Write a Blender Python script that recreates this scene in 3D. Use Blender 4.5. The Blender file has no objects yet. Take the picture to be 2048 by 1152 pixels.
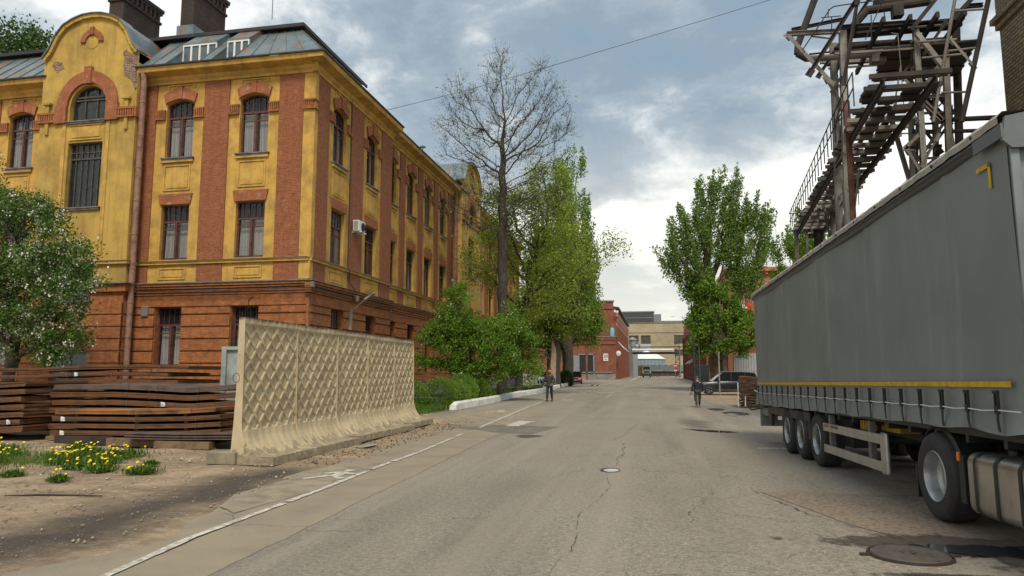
import bpy, bmesh, math, random
import numpy as np
from mathutils import Vector, Matrix
R = math.radians
random.seed(7); rng = np.random.default_rng(11)
scene = bpy.context.scene
COL = scene.collection

# ------------------------------------------------------------------ camera
cam_d = bpy.data.cameras.new("camera"); cam = bpy.data.objects.new("camera", cam_d); COL.objects.link(cam)
cam_d.lens = 24.961; cam_d.sensor_width = 36; cam_d.clip_end = 6000; cam_d.clip_start = 0.1
cam.location = (0, 0, 1.75); cam.rotation_euler = (R(90 + 6.668), 0, R(11.312))
scene.camera = cam

# ------------------------------------------------------------------ sky, sun, exposure
SUN_EL, SUN_AZ = 52, 166          # azimuth measured clockwise from +Y
world = bpy.data.worlds.new("World"); scene.world = world; world.use_nodes = True
def build_world():
    nt = world.node_tree; nt.nodes.clear(); N = nt.nodes.new; L = nt.links.new
    out = N("ShaderNodeOutputWorld"); bg = N("ShaderNodeBackground"); bg.inputs["Strength"].default_value = 0.1
    sky = N("ShaderNodeTexSky"); sky.sky_type = 'NISHITA'; sky.sun_disc = False
    sky.sun_elevation = R(SUN_EL); sky.sun_rotation = R(SUN_AZ); sky.dust_density = 1.5; sky.air_density = 1.0
    tc = N("ShaderNodeTexCoord"); sep = N("ShaderNodeSeparateXYZ"); L(tc.outputs["Generated"], sep.inputs[0])
    def M(op, a, b=None, c=None):
        m = N("ShaderNodeMath"); m.operation = op
        for i, v in enumerate((a, b, c)):
            if v is None: continue
            if isinstance(v, (int, float)): m.inputs[i].default_value = v
            else: L(v, m.inputs[i])
        return m.outputs[0]
    z = M('MAXIMUM', sep.outputs[2], 0.0); zz = M('ADD', z, 0.30)
    u = M('DIVIDE', sep.outputs[0], zz); v = M('DIVIDE', sep.outputs[1], zz)
    cmb = N("ShaderNodeCombineXYZ"); L(u, cmb.inputs[0]); L(v, cmb.inputs[1])
    def noise(scale, detail, rough, dist, off):
        mp = N("ShaderNodeMapping"); L(cmb.outputs[0], mp.inputs[0]); mp.inputs["Location"].default_value = off
        n = N("ShaderNodeTexNoise"); L(mp.outputs[0], n.inputs["Vector"])
        n.inputs["Scale"].default_value = scale; n.inputs["Detail"].default_value = detail
        n.inputs["Roughness"].default_value = rough; n.inputs["Distortion"].default_value = dist
        return n.outputs["Fac"]
    n1 = noise(1.55, 10, 0.58, 0.35, (3.1, 1.7, 0)); n2 = noise(4.6, 9, 0.65, 0.3, (7.7, 2.3, 4)); n3 = noise(0.55, 3, 0.5, 0.0, (1.2, 5.5, 2))
    d = M('ADD', M('MULTIPLY', n1, 0.55), M('ADD', M('MULTIPLY', n2, 0.20), M('MULTIPLY', n3, 0.25)))
    # a brighter break in the cloud low over the road, seen from anywhere as part of the sky
    ramp = N("ShaderNodeValToRGB"); L(d, ramp.inputs[0]); e = ramp.color_ramp.elements
    e[0].position = 0.40; e[0].color = (2.0, 2.85, 3.7, 1); e[1].position = 0.615; e[1].color = (9.2, 9.2, 8.8, 1)
    for p, c in ((0.45, (2.3, 2.95, 3.55, 1)), (0.485, (3.0, 3.6, 4.1, 1)), (0.51, (4.6, 5.05, 5.3, 1)), (0.54, (6.9, 7.1, 7.0, 1))):
        q = e.new(p); q.color = c
    hz = N("ShaderNodeValToRGB"); L(z, hz.inputs[0]); h = hz.color_ramp.elements
    h[0].position = 0.0; h[0].color = (0.80, 0.80, 0.80, 1); h[1].position = 0.34; h[1].color = (0, 0, 0, 1)
    q = h.new(0.13); q.color = (0.52, 0.52, 0.52, 1)
    mx = N("ShaderNodeMix"); mx.data_type = 'RGBA'; L(hz.outputs[0], mx.inputs[0]); L(ramp.outputs[0], mx.inputs[6])
    mx.inputs[7].default_value = (8.4, 8.0, 6.7, 1)
    m2 = N("ShaderNodeMix"); m2.data_type = 'RGBA'; m2.inputs[0].default_value = 0.94
    L(sky.outputs[0], m2.inputs[6]); L(mx.outputs[2], m2.inputs[7])
    L(m2.outputs[2], bg.inputs[0]); L(bg.outputs[0], out.inputs[0])
build_world()
sun_d = bpy.data.lights.new("sun", 'SUN'); sun = bpy.data.objects.new("sun", sun_d); COL.objects.link(sun)
sun_d.energy = 2.3; sun_d.angle = R(18); sun_d.color = (1.0, 0.89, 0.72)
_d = Vector((math.sin(R(SUN_AZ)) * math.cos(R(SUN_EL)), math.cos(R(SUN_AZ)) * math.cos(R(SUN_EL)), math.sin(R(SUN_EL))))
sun.rotation_euler = _d.to_track_quat('Z', 'Y').to_euler(); sun.location = (0, 0, 60)
scene.view_settings.view_transform = 'Standard'; scene.view_settings.look = 'None'
scene.view_settings.exposure = 0.5; scene.view_settings.gamma = 1
scene.render.engine = 'CYCLES'

# ------------------------------------------------------------------ materials
def mat(name, base=(0.5, 0.5, 0.5), rough=0.8, metal=0.0, var=0.0, vscale=2.0, col2=None, bump=0.0, bscale=30.0,
        dirt=None, dirt_amt=0.0, dscale=0.7, brick=None, wave=None, coord='Object', spec=0.5, island=0.0, streak=None, coat=0.0):
    m = bpy.data.materials.new(name); m.use_nodes = True; nt = m.node_tree; N = nt.nodes.new; L = nt.links.new
    p = nt.nodes["Principled BSDF"]; p.inputs["Roughness"].default_value = rough; p.inputs["Metallic"].default_value = metal
    p.inputs["Specular IOR Level"].default_value = spec
    if coat: p.inputs["Coat Weight"].default_value = coat
    tc = N("ShaderNodeTexCoord"); co = tc.outputs[coord]
    def rgb(c): return (c[0], c[1], c[2], 1)
    def noise(sc, det=6, rg=0.6, src=None):
        n = N("ShaderNodeTexNoise"); L(src or co, n.inputs["Vector"]); n.inputs["Scale"].default_value = sc
        n.inputs["Detail"].default_value = det; n.inputs["Roughness"].default_value = rg; return n.outputs["Fac"]
    def ramp(f, a, b):
        r = N("ShaderNodeMapRange"); L(f, r.inputs[0]); r.inputs[1].default_value = a; r.inputs[2].default_value = b; return r.outputs[0]
    def mix(f, a, b, t='MIX'):
        x = N("ShaderNodeMix"); x.data_type = 'RGBA'; x.blend_type = t
        if isinstance(f, float): x.inputs[0].default_value = f
        else: L(f, x.inputs[0])
        for i, v in ((6, a), (7, b)):
            if isinstance(v, tuple): x.inputs[i].default_value = v
            else: L(v, x.inputs[i])
        return x.outputs[2]
    hgt = None
    c = rgb(base)
    if brick:
        bt = N("ShaderNodeTexBrick"); uv = tc.outputs["UV"]; L(uv, bt.inputs["Vector"])
        bt.inputs["Scale"].default_value = 1.0; bt.inputs["Brick Width"].default_value = brick.get('w', 0.26)
        bt.inputs["Row Height"].default_value = brick.get('h', 0.078); bt.inputs["Mortar Size"].default_value = brick.get('m', 0.010)
        bt.inputs["Mortar Smooth"].default_value = 0.3; bt.inputs["Bias"].default_value = -0.2
        bt.inputs["Color1"].default_value = rgb(base); bt.inputs["Color2"].default_value = rgb(brick['c2']); bt.inputs["Mortar"].default_value = rgb(brick['mc'])
        c = bt.outputs["Color"]; hgt = bt.outputs["Fac"]
    if var:
        c2 = rgb(col2) if col2 else rgb([v * (1 - var) for v in base])
        f = ramp(noise(vscale), 0.42, 0.66)
        if col2: c = mix(f, c, c2) if not brick else mix(f, c, mix(0.6, c, c2))
        else:
            mm = N("ShaderNodeMath"); mm.operation = 'MULTIPLY'; L(f, mm.inputs[0]); mm.inputs[1].default_value = var
            c = mix(mm.outputs[0], c, (0, 0, 0, 1) if not brick else rgb([v * 0.35 for v in base]))
    if island:
        g = N("ShaderNodeNewGeometry"); hs = N("ShaderNodeHueSaturation")
        mr = N("ShaderNodeMapRange"); L(g.outputs["Random Per Island"], mr.inputs[0]); mr.inputs[3].default_value = 1 - island; mr.inputs[4].default_value = 1 + island
        L(mr.outputs[0], hs.inputs["Value"])
        if isinstance(c, tuple): hs.inputs["Color"].default_value = c
        else: L(c, hs.inputs["Color"])
        c = hs.outputs[0]
    if dirt:
        f = ramp(noise(dscale, 8, 0.7), 0.55, 0.75); mm = N("ShaderNodeMath"); mm.operation = 'MULTIPLY'; L(f, mm.inputs[0]); mm.inputs[1].default_value = dirt_amt
        c = mix(mm.outputs[0], c, rgb(dirt))
    if streak:
        mp = N("ShaderNodeMapping"); L(co, mp.inputs[0]); mp.inputs["Scale"].default_value = streak.get('s', (6, 6, 0.35))
        f = ramp(noise(1.0, 5, 0.6, mp.outputs[0]), streak.get('a', 0.5), streak.get('b', 0.75)); mm = N("ShaderNodeMath"); mm.operation = 'MULTIPLY'
        L(f, mm.inputs[0]); mm.inputs[1].default_value = streak['amt']; c = mix(mm.outputs[0], c, rgb(streak['c']))
    if wave:
        w = N("ShaderNodeTexWave"); w.wave_type = 'BANDS'; w.bands_direction = wave.get('dir', 'Z'); L(co, w.inputs["Vector"])
        w.inputs["Scale"].default_value = wave['s']; w.inputs["Distortion"].default_value = wave.get('d', 0.6); w.inputs["Detail"].default_value = 3
        mm = N("ShaderNodeMath"); mm.operation = 'MULTIPLY'; L(w.outputs["Fac"], mm.inputs[0]); mm.inputs[1].default_value = wave['amt']
        c = mix(mm.outputs[0], c, rgb(wave['c'])); hgt = w.outputs["Fac"] if hgt is None else hgt
    if isinstance(c, tuple): p.inputs["Base Color"].default_value = c
    else: L(c, p.inputs["Base Color"])
    if bump:
        b = N("ShaderNodeBump"); b.inputs["Strength"].default_value = min(1, bump); b.inputs["Distance"].default_value = 0.02 * max(1, bump)
        L(noise(bscale, 8, 0.65), b.inputs["Height"])
        if brick:
            b2 = N("ShaderNodeBump"); b2.inputs["Strength"].default_value = 0.6; b2.inputs["Distance"].default_value = 0.01; b2.invert = True
            L(hgt, b2.inputs["Height"]); L(b.outputs[0], b2.inputs["Normal"]); L(b2.outputs[0], p.inputs["Normal"])
        else: L(b.outputs[0], p.inputs["Normal"])
    return m
def leafmat(name, c, c2, trans=0.35):
    m = bpy.data.materials.new(name); m.use_nodes = True; nt = m.node_tree; N = nt.nodes.new; L = nt.links.new
    nt.nodes.clear(); out = N("ShaderNodeOutputMaterial"); d = N("ShaderNodeBsdfPrincipled"); t = N("ShaderNodeBsdfTranslucent"); mx = N("ShaderNodeMixShader")
    d.inputs["Roughness"].default_value = 0.55; d.inputs["Specular IOR Level"].default_value = 0.25
    g = N("ShaderNodeNewGeometry"); tc = N("ShaderNodeTexCoord"); n = N("ShaderNodeTexNoise"); L(tc.outputs["Object"], n.inputs["Vector"]); n.inputs["Scale"].default_value = 0.55; n.inputs["Detail"].default_value = 3
    a = N("ShaderNodeMath"); a.operation = 'ADD'; L(g.outputs["Random Per Island"], a.inputs[0]); L(n.outputs["Fac"], a.inputs[1])
    r = N("ShaderNodeMapRange"); L(a.outputs[0], r.inputs[0]); r.inputs[1].default_value = 0.45; r.inputs[2].default_value = 1.5
    x = N("ShaderNodeMix"); x.data_type = 'RGBA'; L(r.outputs[0], x.inputs[0]); x.inputs[6].default_value = (*c, 1); x.inputs[7].default_value = (*c2, 1)
    L(x.outputs[2], d.inputs["Base Color"]); L(x.outputs[2], t.inputs["Color"]); mx.inputs[0].default_value = trans
    L(d.outputs[0], mx.inputs[1]); L(t.outputs[0], mx.inputs[2]); L(mx.outputs[0], out.inputs[0]); return m

BR = dict(w=0.26, h=0.078, m=0.011)
M = {}
M['stucco'] = mat('yellow_stucco', (0.55, 0.335, 0.075), 0.85, var=0.40, vscale=1.3, dirt=(0.30, 0.20, 0.08), dirt_amt=0.7, dscale=1.6, bump=0.35, bscale=14, streak=dict(c=(0.17, 0.12, 0.06), amt=0.5, a=0.52, b=0.78))
M['stucco_old'] = mat('peeling_stucco', (0.50, 0.33, 0.075), 0.9, var=0.4, vscale=0.8, dirt=(0.34, 0.26, 0.13), dirt_amt=0.95, dscale=0.55, bump=0.6, bscale=9, streak=dict(c=(0.17, 0.13, 0.07), amt=0.6, a=0.5, b=0.8))
M['brick'] = mat('painted_red_brick', (0.30, 0.098, 0.038), 0.85, brick=dict(c2=(0.19, 0.060, 0.026), mc=(0.33, 0.14, 0.065), **BR), var=0.45, vscale=9, dirt=(0.42, 0.19, 0.075), dirt_amt=0.7, dscale=2.4, bump=1.6, bscale=16, streak=dict(c=(0.13, 0.04, 0.02), amt=0.5, a=0.5, b=0.8))
M['brick_lo'] = mat('painted_orange_brick', (0.38, 0.145, 0.05), 0.85, brick=dict(c2=(0.26, 0.08, 0.025), mc=(0.38, 0.15, 0.05), **BR), var=0.6, vscale=3.5, dirt=(0.14, 0.055, 0.025), dirt_amt=0.9, dscale=1.0, bump=1.8, bscale=13, streak=dict(c=(0.16, 0.055, 0.02), amt=0.6, a=0.48, b=0.8))
M['lintel'] = mat('brick_lintel', (0.33, 0.12, 0.052), 0.85, brick=dict(c2=(0.31, 0.085, 0.03), mc=(0.26, 0.09, 0.04), w=0.085, h=0.6, m=0.012), var=0.4, vscale=2, dirt=(0.62, 0.48, 0.36), dirt_amt=0.55, dscale=3, bump=0.5)
M['plinth'] = mat('grey_plinth_stone', (0.23, 0.22, 0.20), 0.9, var=0.4, vscale=1.2, bump=0.5, bscale=8)
M['tin'] = mat('weathered_roof_tin', (0.19, 0.245, 0.265), 0.45, metal=0.45, var=0.35, vscale=1.0, dirt=(0.12, 0.13, 0.13), dirt_amt=0.6, dscale=0.8, streak=dict(c=(0.33, 0.12, 0.035), amt=0.95, a=0.555, b=0.64, s=(2.6, 1.2, 0.5)), bump=0.2, bscale=3)
M['tin_dark'] = mat('dark_gutter_tin', (0.045, 0.045, 0.048), 0.55, metal=0.4, var=0.4, vscale=2)
M['ledge'] = mat('zinc_ledge', (0.22, 0.21, 0.20), 0.6, metal=0.3, var=0.5, vscale=2.5)
M['frame'] = mat('brown_window_frame', (0.11, 0.038, 0.028), 0.55, var=0.5, vscale=5, dirt=(0.2, 0.15, 0.11), dirt_amt=0.6, dscale=6)
M['frame_w'] = mat('white_window_frame', (0.72, 0.72, 0.70), 0.4, var=0.15, vscale=4)
M['frame_d'] = mat('grey_wood_frame', (0.075, 0.072, 0.06), 0.7, var=0.5, vscale=5)
M['curtain'] = mat('white_curtain', (0.85, 0.85, 0.82), 0.9, wave=dict(s=5.0, d=1.5, amt=0.5, c=(0.22, 0.23, 0.24), dir='X'))
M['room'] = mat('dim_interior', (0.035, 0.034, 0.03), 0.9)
M['pipe'] = mat('rusty_pink_downpipe', (0.30, 0.17, 0.13), 0.7, var=0.4, vscale=3, dirt=(0.13, 0.06, 0.035), dirt_amt=0.9, dscale=3)
M['chim'] = mat('sooty_chimney_brick', (0.045, 0.025, 0.020), 0.9, brick=dict(c2=(0.02, 0.013, 0.012), mc=(0.075, 0.06, 0.05), **BR), var=0.5, vscale=1.5, bump=0.7)
M['conc'] = mat('cream_concrete', (0.60, 0.51, 0.34), 0.9, var=0.25, vscale=1.6, dirt=(0.25, 0.22, 0.16), dirt_amt=0.7, dscale=2.2, bump=0.5, bscale=25, streak=dict(c=(0.20, 0.18, 0.13), amt=0.75, a=0.53, b=0.72, s=(5, 5, 1.2)))
M['conc_raw'] = mat('bare_concrete', (0.27, 0.235, 0.175), 0.92, var=0.4, vscale=3, dirt=(0.13, 0.11, 0.08), dirt_amt=0.7, dscale=3, bump=0.7, bscale=18)
M['conc_grey'] = mat('grey_painted_concrete', (0.33, 0.37, 0.36), 0.9, var=0.4, vscale=2, dirt=(0.20, 0.17, 0.13), dirt_amt=0.9, dscale=1.2, bump=0.5, bscale=12)
M['rust'] = mat('rusted_sheet_steel', (0.215, 0.095, 0.036), 0.75, metal=0.05, var=0.5, vscale=2.2, col2=(0.10, 0.05, 0.026), wave=dict(s=21, d=0.4, amt=0.75, c=(0.03, 0.017, 0.012), dir='Z'), bump=0.3, bscale=12, streak=dict(c=(0.30, 0.125, 0.04), amt=0.6, s=(1.0, 1.0, 9.0), a=0.5, b=0.7))
M['rust_hi'] = mat('orange_rusted_steel', (0.38, 0.155, 0.04), 0.7, metal=0.1, var=0.5, vscale=1.2, col2=(0.10, 0.05, 0.03), wave=dict(s=21, d=0.4, amt=0.45, c=(0.07, 0.035, 0.02), dir='Z'), bump=0.3, bscale=12, dirt=(0.55, 0.30, 0.06), dirt_amt=0.7, dscale=1.0)
M['rust_gr'] = mat('grey_brown_sheet_steel', (0.16, 0.12, 0.10), 0.6, metal=0.2, var=0.5, vscale=2.0, wave=dict(s=21, d=0.4, amt=0.5, c=(0.06, 0.035, 0.03), dir='Z'), bump=0.2)
M['wood'] = mat('weathered_timber', (0.20, 0.13, 0.075), 0.9, var=0.5, vscale=4, streak=dict(c=(0.08, 0.05, 0.03), amt=0.8, s=(0.6, 8, 8)), bump=0.4, bscale=20)
M['paper'] = mat('white_paper_tag', (0.70, 0.71, 0.70), 0.7, var=0.75, vscale=22, col2=(0.12, 0.13, 0.15))
M['iron'] = mat('weathered_structural_steel', (0.15, 0.135, 0.12), 0.75, metal=0.25, var=0.6, vscale=1.1, col2=(0.24, 0.225, 0.20), dirt=(0.14, 0.055, 0.028), dirt_amt=0.9, dscale=1.4, bump=0.3)
M['iron_dk'] = mat('sooty_structural_steel', (0.046, 0.039, 0.035), 0.85, metal=0.2, var=0.5, vscale=1.4, dirt=(0.09, 0.038, 0.02), dirt_amt=0.8, dscale=1.2, bump=0.3)
M['iron_lt'] = mat('grey_painted_steel', (0.30, 0.295, 0.27), 0.7, metal=0.1, var=0.5, vscale=1.4, dirt=(0.13, 0.055, 0.025), dirt_amt=0.8, dscale=1.5, bump=0.3, streak=dict(c=(0.07, 0.04, 0.03), amt=0.8))
M['iron_rust'] = mat('orange_rusted_column', (0.13, 0.05, 0.028), 0.85, var=0.5, vscale=2, dirt=(0.24, 0.20, 0.15), dirt_amt=0.8, dscale=1.3, bump=0.5)
M['tarp'] = mat('grey_truck_tarpaulin', (0.180, 0.205, 0.208), 0.42, var=0.14, vscale=0.7, dirt=(0.25, 0.27, 0.275), dirt_amt=0.6, dscale=0.6, streak=dict(c=(0.30, 0.32, 0.32), amt=0.5, a=0.56, b=0.76, s=(1.0, 2.6, 0.35)), bump=0.18, bscale=60)
M['tarp_roof'] = mat('pale_roof_tarpaulin', (0.36, 0.34, 0.30), 0.6, var=0.3, vscale=3, dirt=(0.16, 0.15, 0.13), dirt_amt=0.5, dscale=5, bump=0.5, bscale=6)
M['stripe'] = mat('yellow_reflective_tape', (0.60, 0.36, 0.012), 0.45, var=0.35, vscale=12)
M['alu'] = mat('aluminium_profile', (0.45, 0.45, 0.44), 0.38, metal=0.75, var=0.25, vscale=4)
M['galv'] = mat('galvanised_panel', (0.20, 0.225, 0.235), 0.5, metal=0.3, var=0.2, vscale=3)
M['chassis'] = mat('dark_chassis_paint', (0.022, 0.024, 0.027), 0.5, var=0.4, vscale=3, dirt=(0.07, 0.06, 0.05), dirt_amt=0.6, dscale=2)
M['black'] = mat('black_plastic', (0.014, 0.015, 0.017), 0.5)
M['tyre'] = mat('tyre_rubber', (0.028, 0.028, 0.029), 0.8, var=0.3, vscale=5, dirt=(0.075, 0.068, 0.058), dirt_amt=0.7, dscale=4, bump=0.3)
M['rim'] = mat('steel_rim', (0.42, 0.43, 0.43), 0.4, metal=0.6, var=0.4, vscale=5)
M['tank'] = mat('brushed_tank_aluminium', (0.55, 0.52, 0.48), 0.34, metal=0.85, var=0.3, vscale=3, streak=dict(c=(0.12, 0.11, 0.10), amt=0.5, s=(8, 1, 0.6)))
M['orange_lens'] = mat('orange_marker_lens', (0.75, 0.16, 0.01), 0.3)
M['red_lens'] = mat('red_lamp_lens', (0.45, 0.01, 0.01), 0.3)
M['lampglass'] = mat('headlamp_glass', (0.75, 0.78, 0.80), 0.1, metal=0.3)
M['white'] = mat('chalky_white_paint', (0.70, 0.70, 0.67), 0.85, var=0.25, vscale=3, dirt=(0.28, 0.25, 0.20), dirt_amt=0.7, dscale=3.5, bump=0.5, bscale=14)
M['plain_white'] = mat('white_enamel', (0.72, 0.73, 0.72), 0.45, var=0.1)
M['mark'] = mat('worn_road_paint', (0.55, 0.53, 0.47), 0.85, var=0.8, vscale=9, col2=(0.22, 0.195, 0.155))
M['bark'] = mat('dark_bark', (0.055, 0.045, 0.035), 0.95, var=0.5, vscale=3, bump=1.0, bscale=12, streak=dict(c=(0.12, 0.10, 0.08), amt=0.6, s=(9, 9, 1.2)))
M['bark_lt'] = mat('grey_brown_bark', (0.14, 0.105, 0.075), 0.95, var=0.5, vscale=3, bump=1.0, bscale=12, streak=dict(c=(0.05, 0.035, 0.025), amt=0.7, s=(9, 9, 0.8)))
M['barewood'] = mat('stripped_pale_wood', (0.36, 0.28, 0.20), 0.85, var=0.3, vscale=3, streak=dict(c=(0.17, 0.12, 0.08), amt=0.8, s=(10, 10, 0.6)))
M['fence'] = mat('dull_green_fence_paint', (0.06, 0.07, 0.06), 0.6, var=0.4, vscale=4)
M['soil'] = mat('bare_soil', (0.16, 0.115, 0.075), 0.95, var=0.5, vscale=3, bump=1, bscale=10)
def glassmat(name, tint=(0.03, 0.035, 0.04), transp=0.45):
    m = bpy.data.materials.new(name); m.use_nodes = True; nt = m.node_tree; N = nt.nodes.new; L = nt.links.new
    p = nt.nodes["Principled BSDF"]; p.inputs["Base Color"].default_value = (*tint, 1); p.inputs["Roughness"].default_value = 0.06; p.inputs['Specular IOR Level'].default_value = 0.9
    t = N("ShaderNodeBsdfTransparent"); mx = N("ShaderNodeMixShader"); out = nt.nodes["Material Output"]
    tc = N("ShaderNodeTexCoord"); n = N("ShaderNodeTexNoise"); L(tc.outputs["Object"], n.inputs["Vector"]); n.inputs["Scale"].default_value = 1.1
    b = N("ShaderNodeBump"); b.inputs["Strength"].default_value = 0.4; b.inputs["Distance"].default_value = 0.12; L(n.outputs["Fac"], b.inputs["Height"]); L(b.outputs[0], p.inputs["Normal"])
    mx.inputs[0].default_value = transp; L(p.outputs[0], mx.inputs[1]); L(t.outputs[0], mx.inputs[2]); L(mx.outputs[0], out.inputs["Surface"]); return m
M['glass'] = glassmat('window_glass', transp=0.72); M['glass2'] = glassmat('painted_sky_glass', (0.16, 0.185, 0.20), 0.45); M['glass3'] = glassmat('dark_window_glass', (0.03, 0.035, 0.035), 0.5); M['carglass'] = glassmat('car_glass', (0.015, 0.018, 0.022), 0.12); M['carglass'].node_tree.nodes['Principled BSDF'].inputs['Specular IOR Level'].default_value = 0.25  # glass2: raised base colour paints in a bright sky reflection
M['dirtyglass'] = mat('dusty_glass', (0.055, 0.06, 0.058), 0.25, var=0.5, vscale=1.5, dirt=(0.13, 0.13, 0.12), dirt_amt=0.6, dscale=2.5)

# ------------------------------------------------------------------ mesh helpers
def tag(o, label=None, cat=None, group=None, kind=None):
    if label: o['label'] = label
    if cat: o['category'] = cat
    if group: o['group'] = group
    if kind: o['kind'] = kind
    return o
def empty(name, loc=(0, 0, 0), label=None, cat=None, group=None, rz=0.0):
    o = bpy.data.objects.new(name, None); COL.objects.link(o); o.location = loc; o.rotation_euler = (0, 0, rz); o.empty_display_size = 0.2
    return tag(o, label, cat, group)
def uvbox(me):
    n = len(me.polygons)
    if n == 0: return
    uvl = me.uv_layers.new(name="UVMap")
    nl = len(me.loops); vi = np.empty(nl, np.int32); me.loops.foreach_get('vertex_index', vi)
    co = np.empty(len(me.vertices) * 3, np.float32); me.vertices.foreach_get('co', co); co = co.reshape(-1, 3)
    no = np.empty(n * 3, np.float32); me.polygons.foreach_get('normal', no); no = np.abs(no.reshape(-1, 3))
    tot = np.empty(n, np.int32); me.polygons.foreach_get('loop_total', tot); ax = np.repeat(no.argmax(1), tot)
    c = co[vi]; uv = np.where((ax == 0)[:, None], c[:, [1, 2]], np.where((ax == 1)[:, None], c[:, [0, 2]], c[:, [0, 1]]))
    uvl.data.foreach_set('uv', uv.astype(np.float32).ravel())
class MB:
    def __init__(s): s.v = []; s.f = []; s.m = []; s.cur = 0
    def add(s, vs, fs):
        o = len(s.v); s.v += [tuple(map(float, p)) for p in vs]
        for f in fs: s.f.append([o + i for i in f]); s.m.append(s.cur)
        return s
    def hexa(s, p):   # 8 points: bottom 4 loop, top 4 loop
        return s.add(p, [(0, 3, 2, 1), (4, 5, 6, 7), (0, 1, 5, 4), (1, 2, 6, 5), (2, 3, 7, 6), (3, 0, 4, 7)])
    def box(s, x0, x1, y0, y1, z0, z1):
        return s.hexa([(x0, y0, z0), (x1, y0, z0), (x1, y1, z0), (x0, y1, z0), (x0, y0, z1), (x1, y0, z1), (x1, y1, z1), (x0, y1, z1)])
    def beam(s, a, b, w, h=None, up=(0, 0, 1)):
        h = h or w; a = Vector(a); b = Vector(b); d = (b - a).normalized(); u = Vector(up)
        if abs(d.dot(u)) > 0.98: u = Vector((0, 1, 0))
        x = d.cross(u).normalized() * (w / 2); y = x.cross(d).normalized() * (h / 2)
        return s.hexa([a - x - y, a + x - y, a + x + y, a - x + y, b - x - y, b + x - y, b + x + y, b - x + y])
    def lbeam(s, a, b, w, t=None):   # angle iron
        a = Vector(a); b = Vector(b); d = (b - a).normalized(); u = Vector((0, 0, 1)) if abs(d.z) < 0.95 else Vector((0, 1, 0))
        t = t or w * 0.16; x = d.cross(u).normalized(); y = x.cross(d).normalized()
        s.beam(a + y * (w / 2), b + y * (w / 2), w, t, up=y); s.beam(a + x * (w / 2 - t / 2) + y * 0.004, b + x * (w / 2 - t / 2) + y * 0.004, t, w, up=y); return s
    def ibeam(s, a, b, w, h):
        a = Vector(a); b = Vector(b); d = (b - a).normalized(); u = Vector((0, 0, 1)) if abs(d.z) < 0.95 else Vector((0, 1, 0))
        x = d.cross(u).normalized(); y = x.cross(d).normalized(); t = h * 0.13
        s.beam(a + y * (h / 2 - t / 2), b + y * (h / 2 - t / 2), w, t, up=y); s.beam(a - y * (h / 2 - t / 2), b - y * (h / 2 - t / 2), w, t, up=y); s.beam(a, b, t, h - 2 * t, up=y); return s
    def tube(s, pts, r, n=8, cap=True):
        pts = [Vector(p) for p in pts]; rs = r if isinstance(r, (list, tuple)) else [r] * len(pts); vs = []; fs = []; prev = None
        for i, p in enumerate(pts):
            d = (pts[min(i + 1, len(pts) - 1)] - pts[max(i - 1, 0)]).normalized()
            if prev is None: u = Vector((0, 0, 1)) if abs(d.z) < 0.9 else Vector((1, 0, 0)); x = d.cross(u).normalized()
            else: x = (prev - d * prev.dot(d)).normalized()
            prev = x; y = d.cross(x)
            for k in range(n):
                a = 2 * math.pi * k / n; vs.append(p + (x * math.cos(a) + y * math.sin(a)) * rs[i])
        for i in range(len(pts) - 1):
            for k in range(n): fs.append((i * n + k, i * n + (k + 1) % n, (i + 1) * n + (k + 1) % n, (i + 1) * n + k))
        if cap: fs.append(tuple(range(n))[::-1]); fs.append(tuple((len(pts) - 1) * n + k for k in range(n)))
        return s.add(vs, fs)
    def lathe(s, prof, c=(0, 0, 0), axis='z', n=24):  # prof: (radius, along)
        vs = []; fs = []
        for r, h in prof:
            for k in range(n):
                a = 2 * math.pi * k / n; q = (r * math.cos(a), r * math.sin(a), h)
                if axis == 'x': q = (q[2], q[0], q[1])
                elif axis == 'y': q = (q[0], q[2], q[1])
                vs.append((c[0] + q[0], c[1] + q[1], c[2] + q[2]))
        for i in range(len(prof) - 1):
            for k in range(n): fs.append((i * n + k, i * n + (k + 1) % n, (i + 1) * n + (k + 1) % n, (i + 1) * n + k))
        return s.add(vs, fs)
    def prism(s, poly, f0, f1):  # poly 2D list mapped by f0/f1 (2D->3D)
        n = len(poly); vs = [f0(*p) for p in poly] + [f1(*p) for p in poly]
        return s.add(vs, [tuple(range(n)), tuple(range(2 * n - 1, n - 1, -1))] + [(i, (i + 1) % n, n + (i + 1) % n, n + i) for i in range(n)])
    def grid(s, P, flip=False):  # P[i][j] points
        a = len(P); b = len(P[0]); vs = [p for row in P for p in row]
        fs = [((i * b + j), (i * b + j + 1), ((i + 1) * b + j + 1), ((i + 1) * b + j)) for i in range(a - 1) for j in range(b - 1)]
        return s.add(vs, fs)
    def build(s, name, mats, parent=None, smooth=False, recalc=True, bevel=0, loc=None):
        me = bpy.data.meshes.new(name); me.from_pydata(s.v, [], s.f)
        if not isinstance(mats, (list, tuple)): mats = [mats]
        for m in mats: me.materials.append(m)
        if len(mats) > 1: me.polygons.foreach_set('material_index', s.m)
        me.update()
        if recalc:
            bm = bmesh.new(); bm.from_mesh(me); bmesh.ops.recalc_face_normals(bm, faces=bm.faces); bm.to_mesh(me); bm.free()
        uvbox(me)
        if smooth:
            me.shade_smooth()
            try: me.set_sharp_from_angle(angle=R(35))
            except Exception: pass
        o = bpy.data.objects.new(name, me); COL.objects.link(o)
        if parent: o.parent = parent
        if loc: o.location = loc
        if bevel:
            b = o.modifiers.new("bevel", 'BEVEL'); b.width = bevel; b.segments = 2; b.limit_method = 'ANGLE'; b.angle_limit = R(40)
        return o
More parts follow.
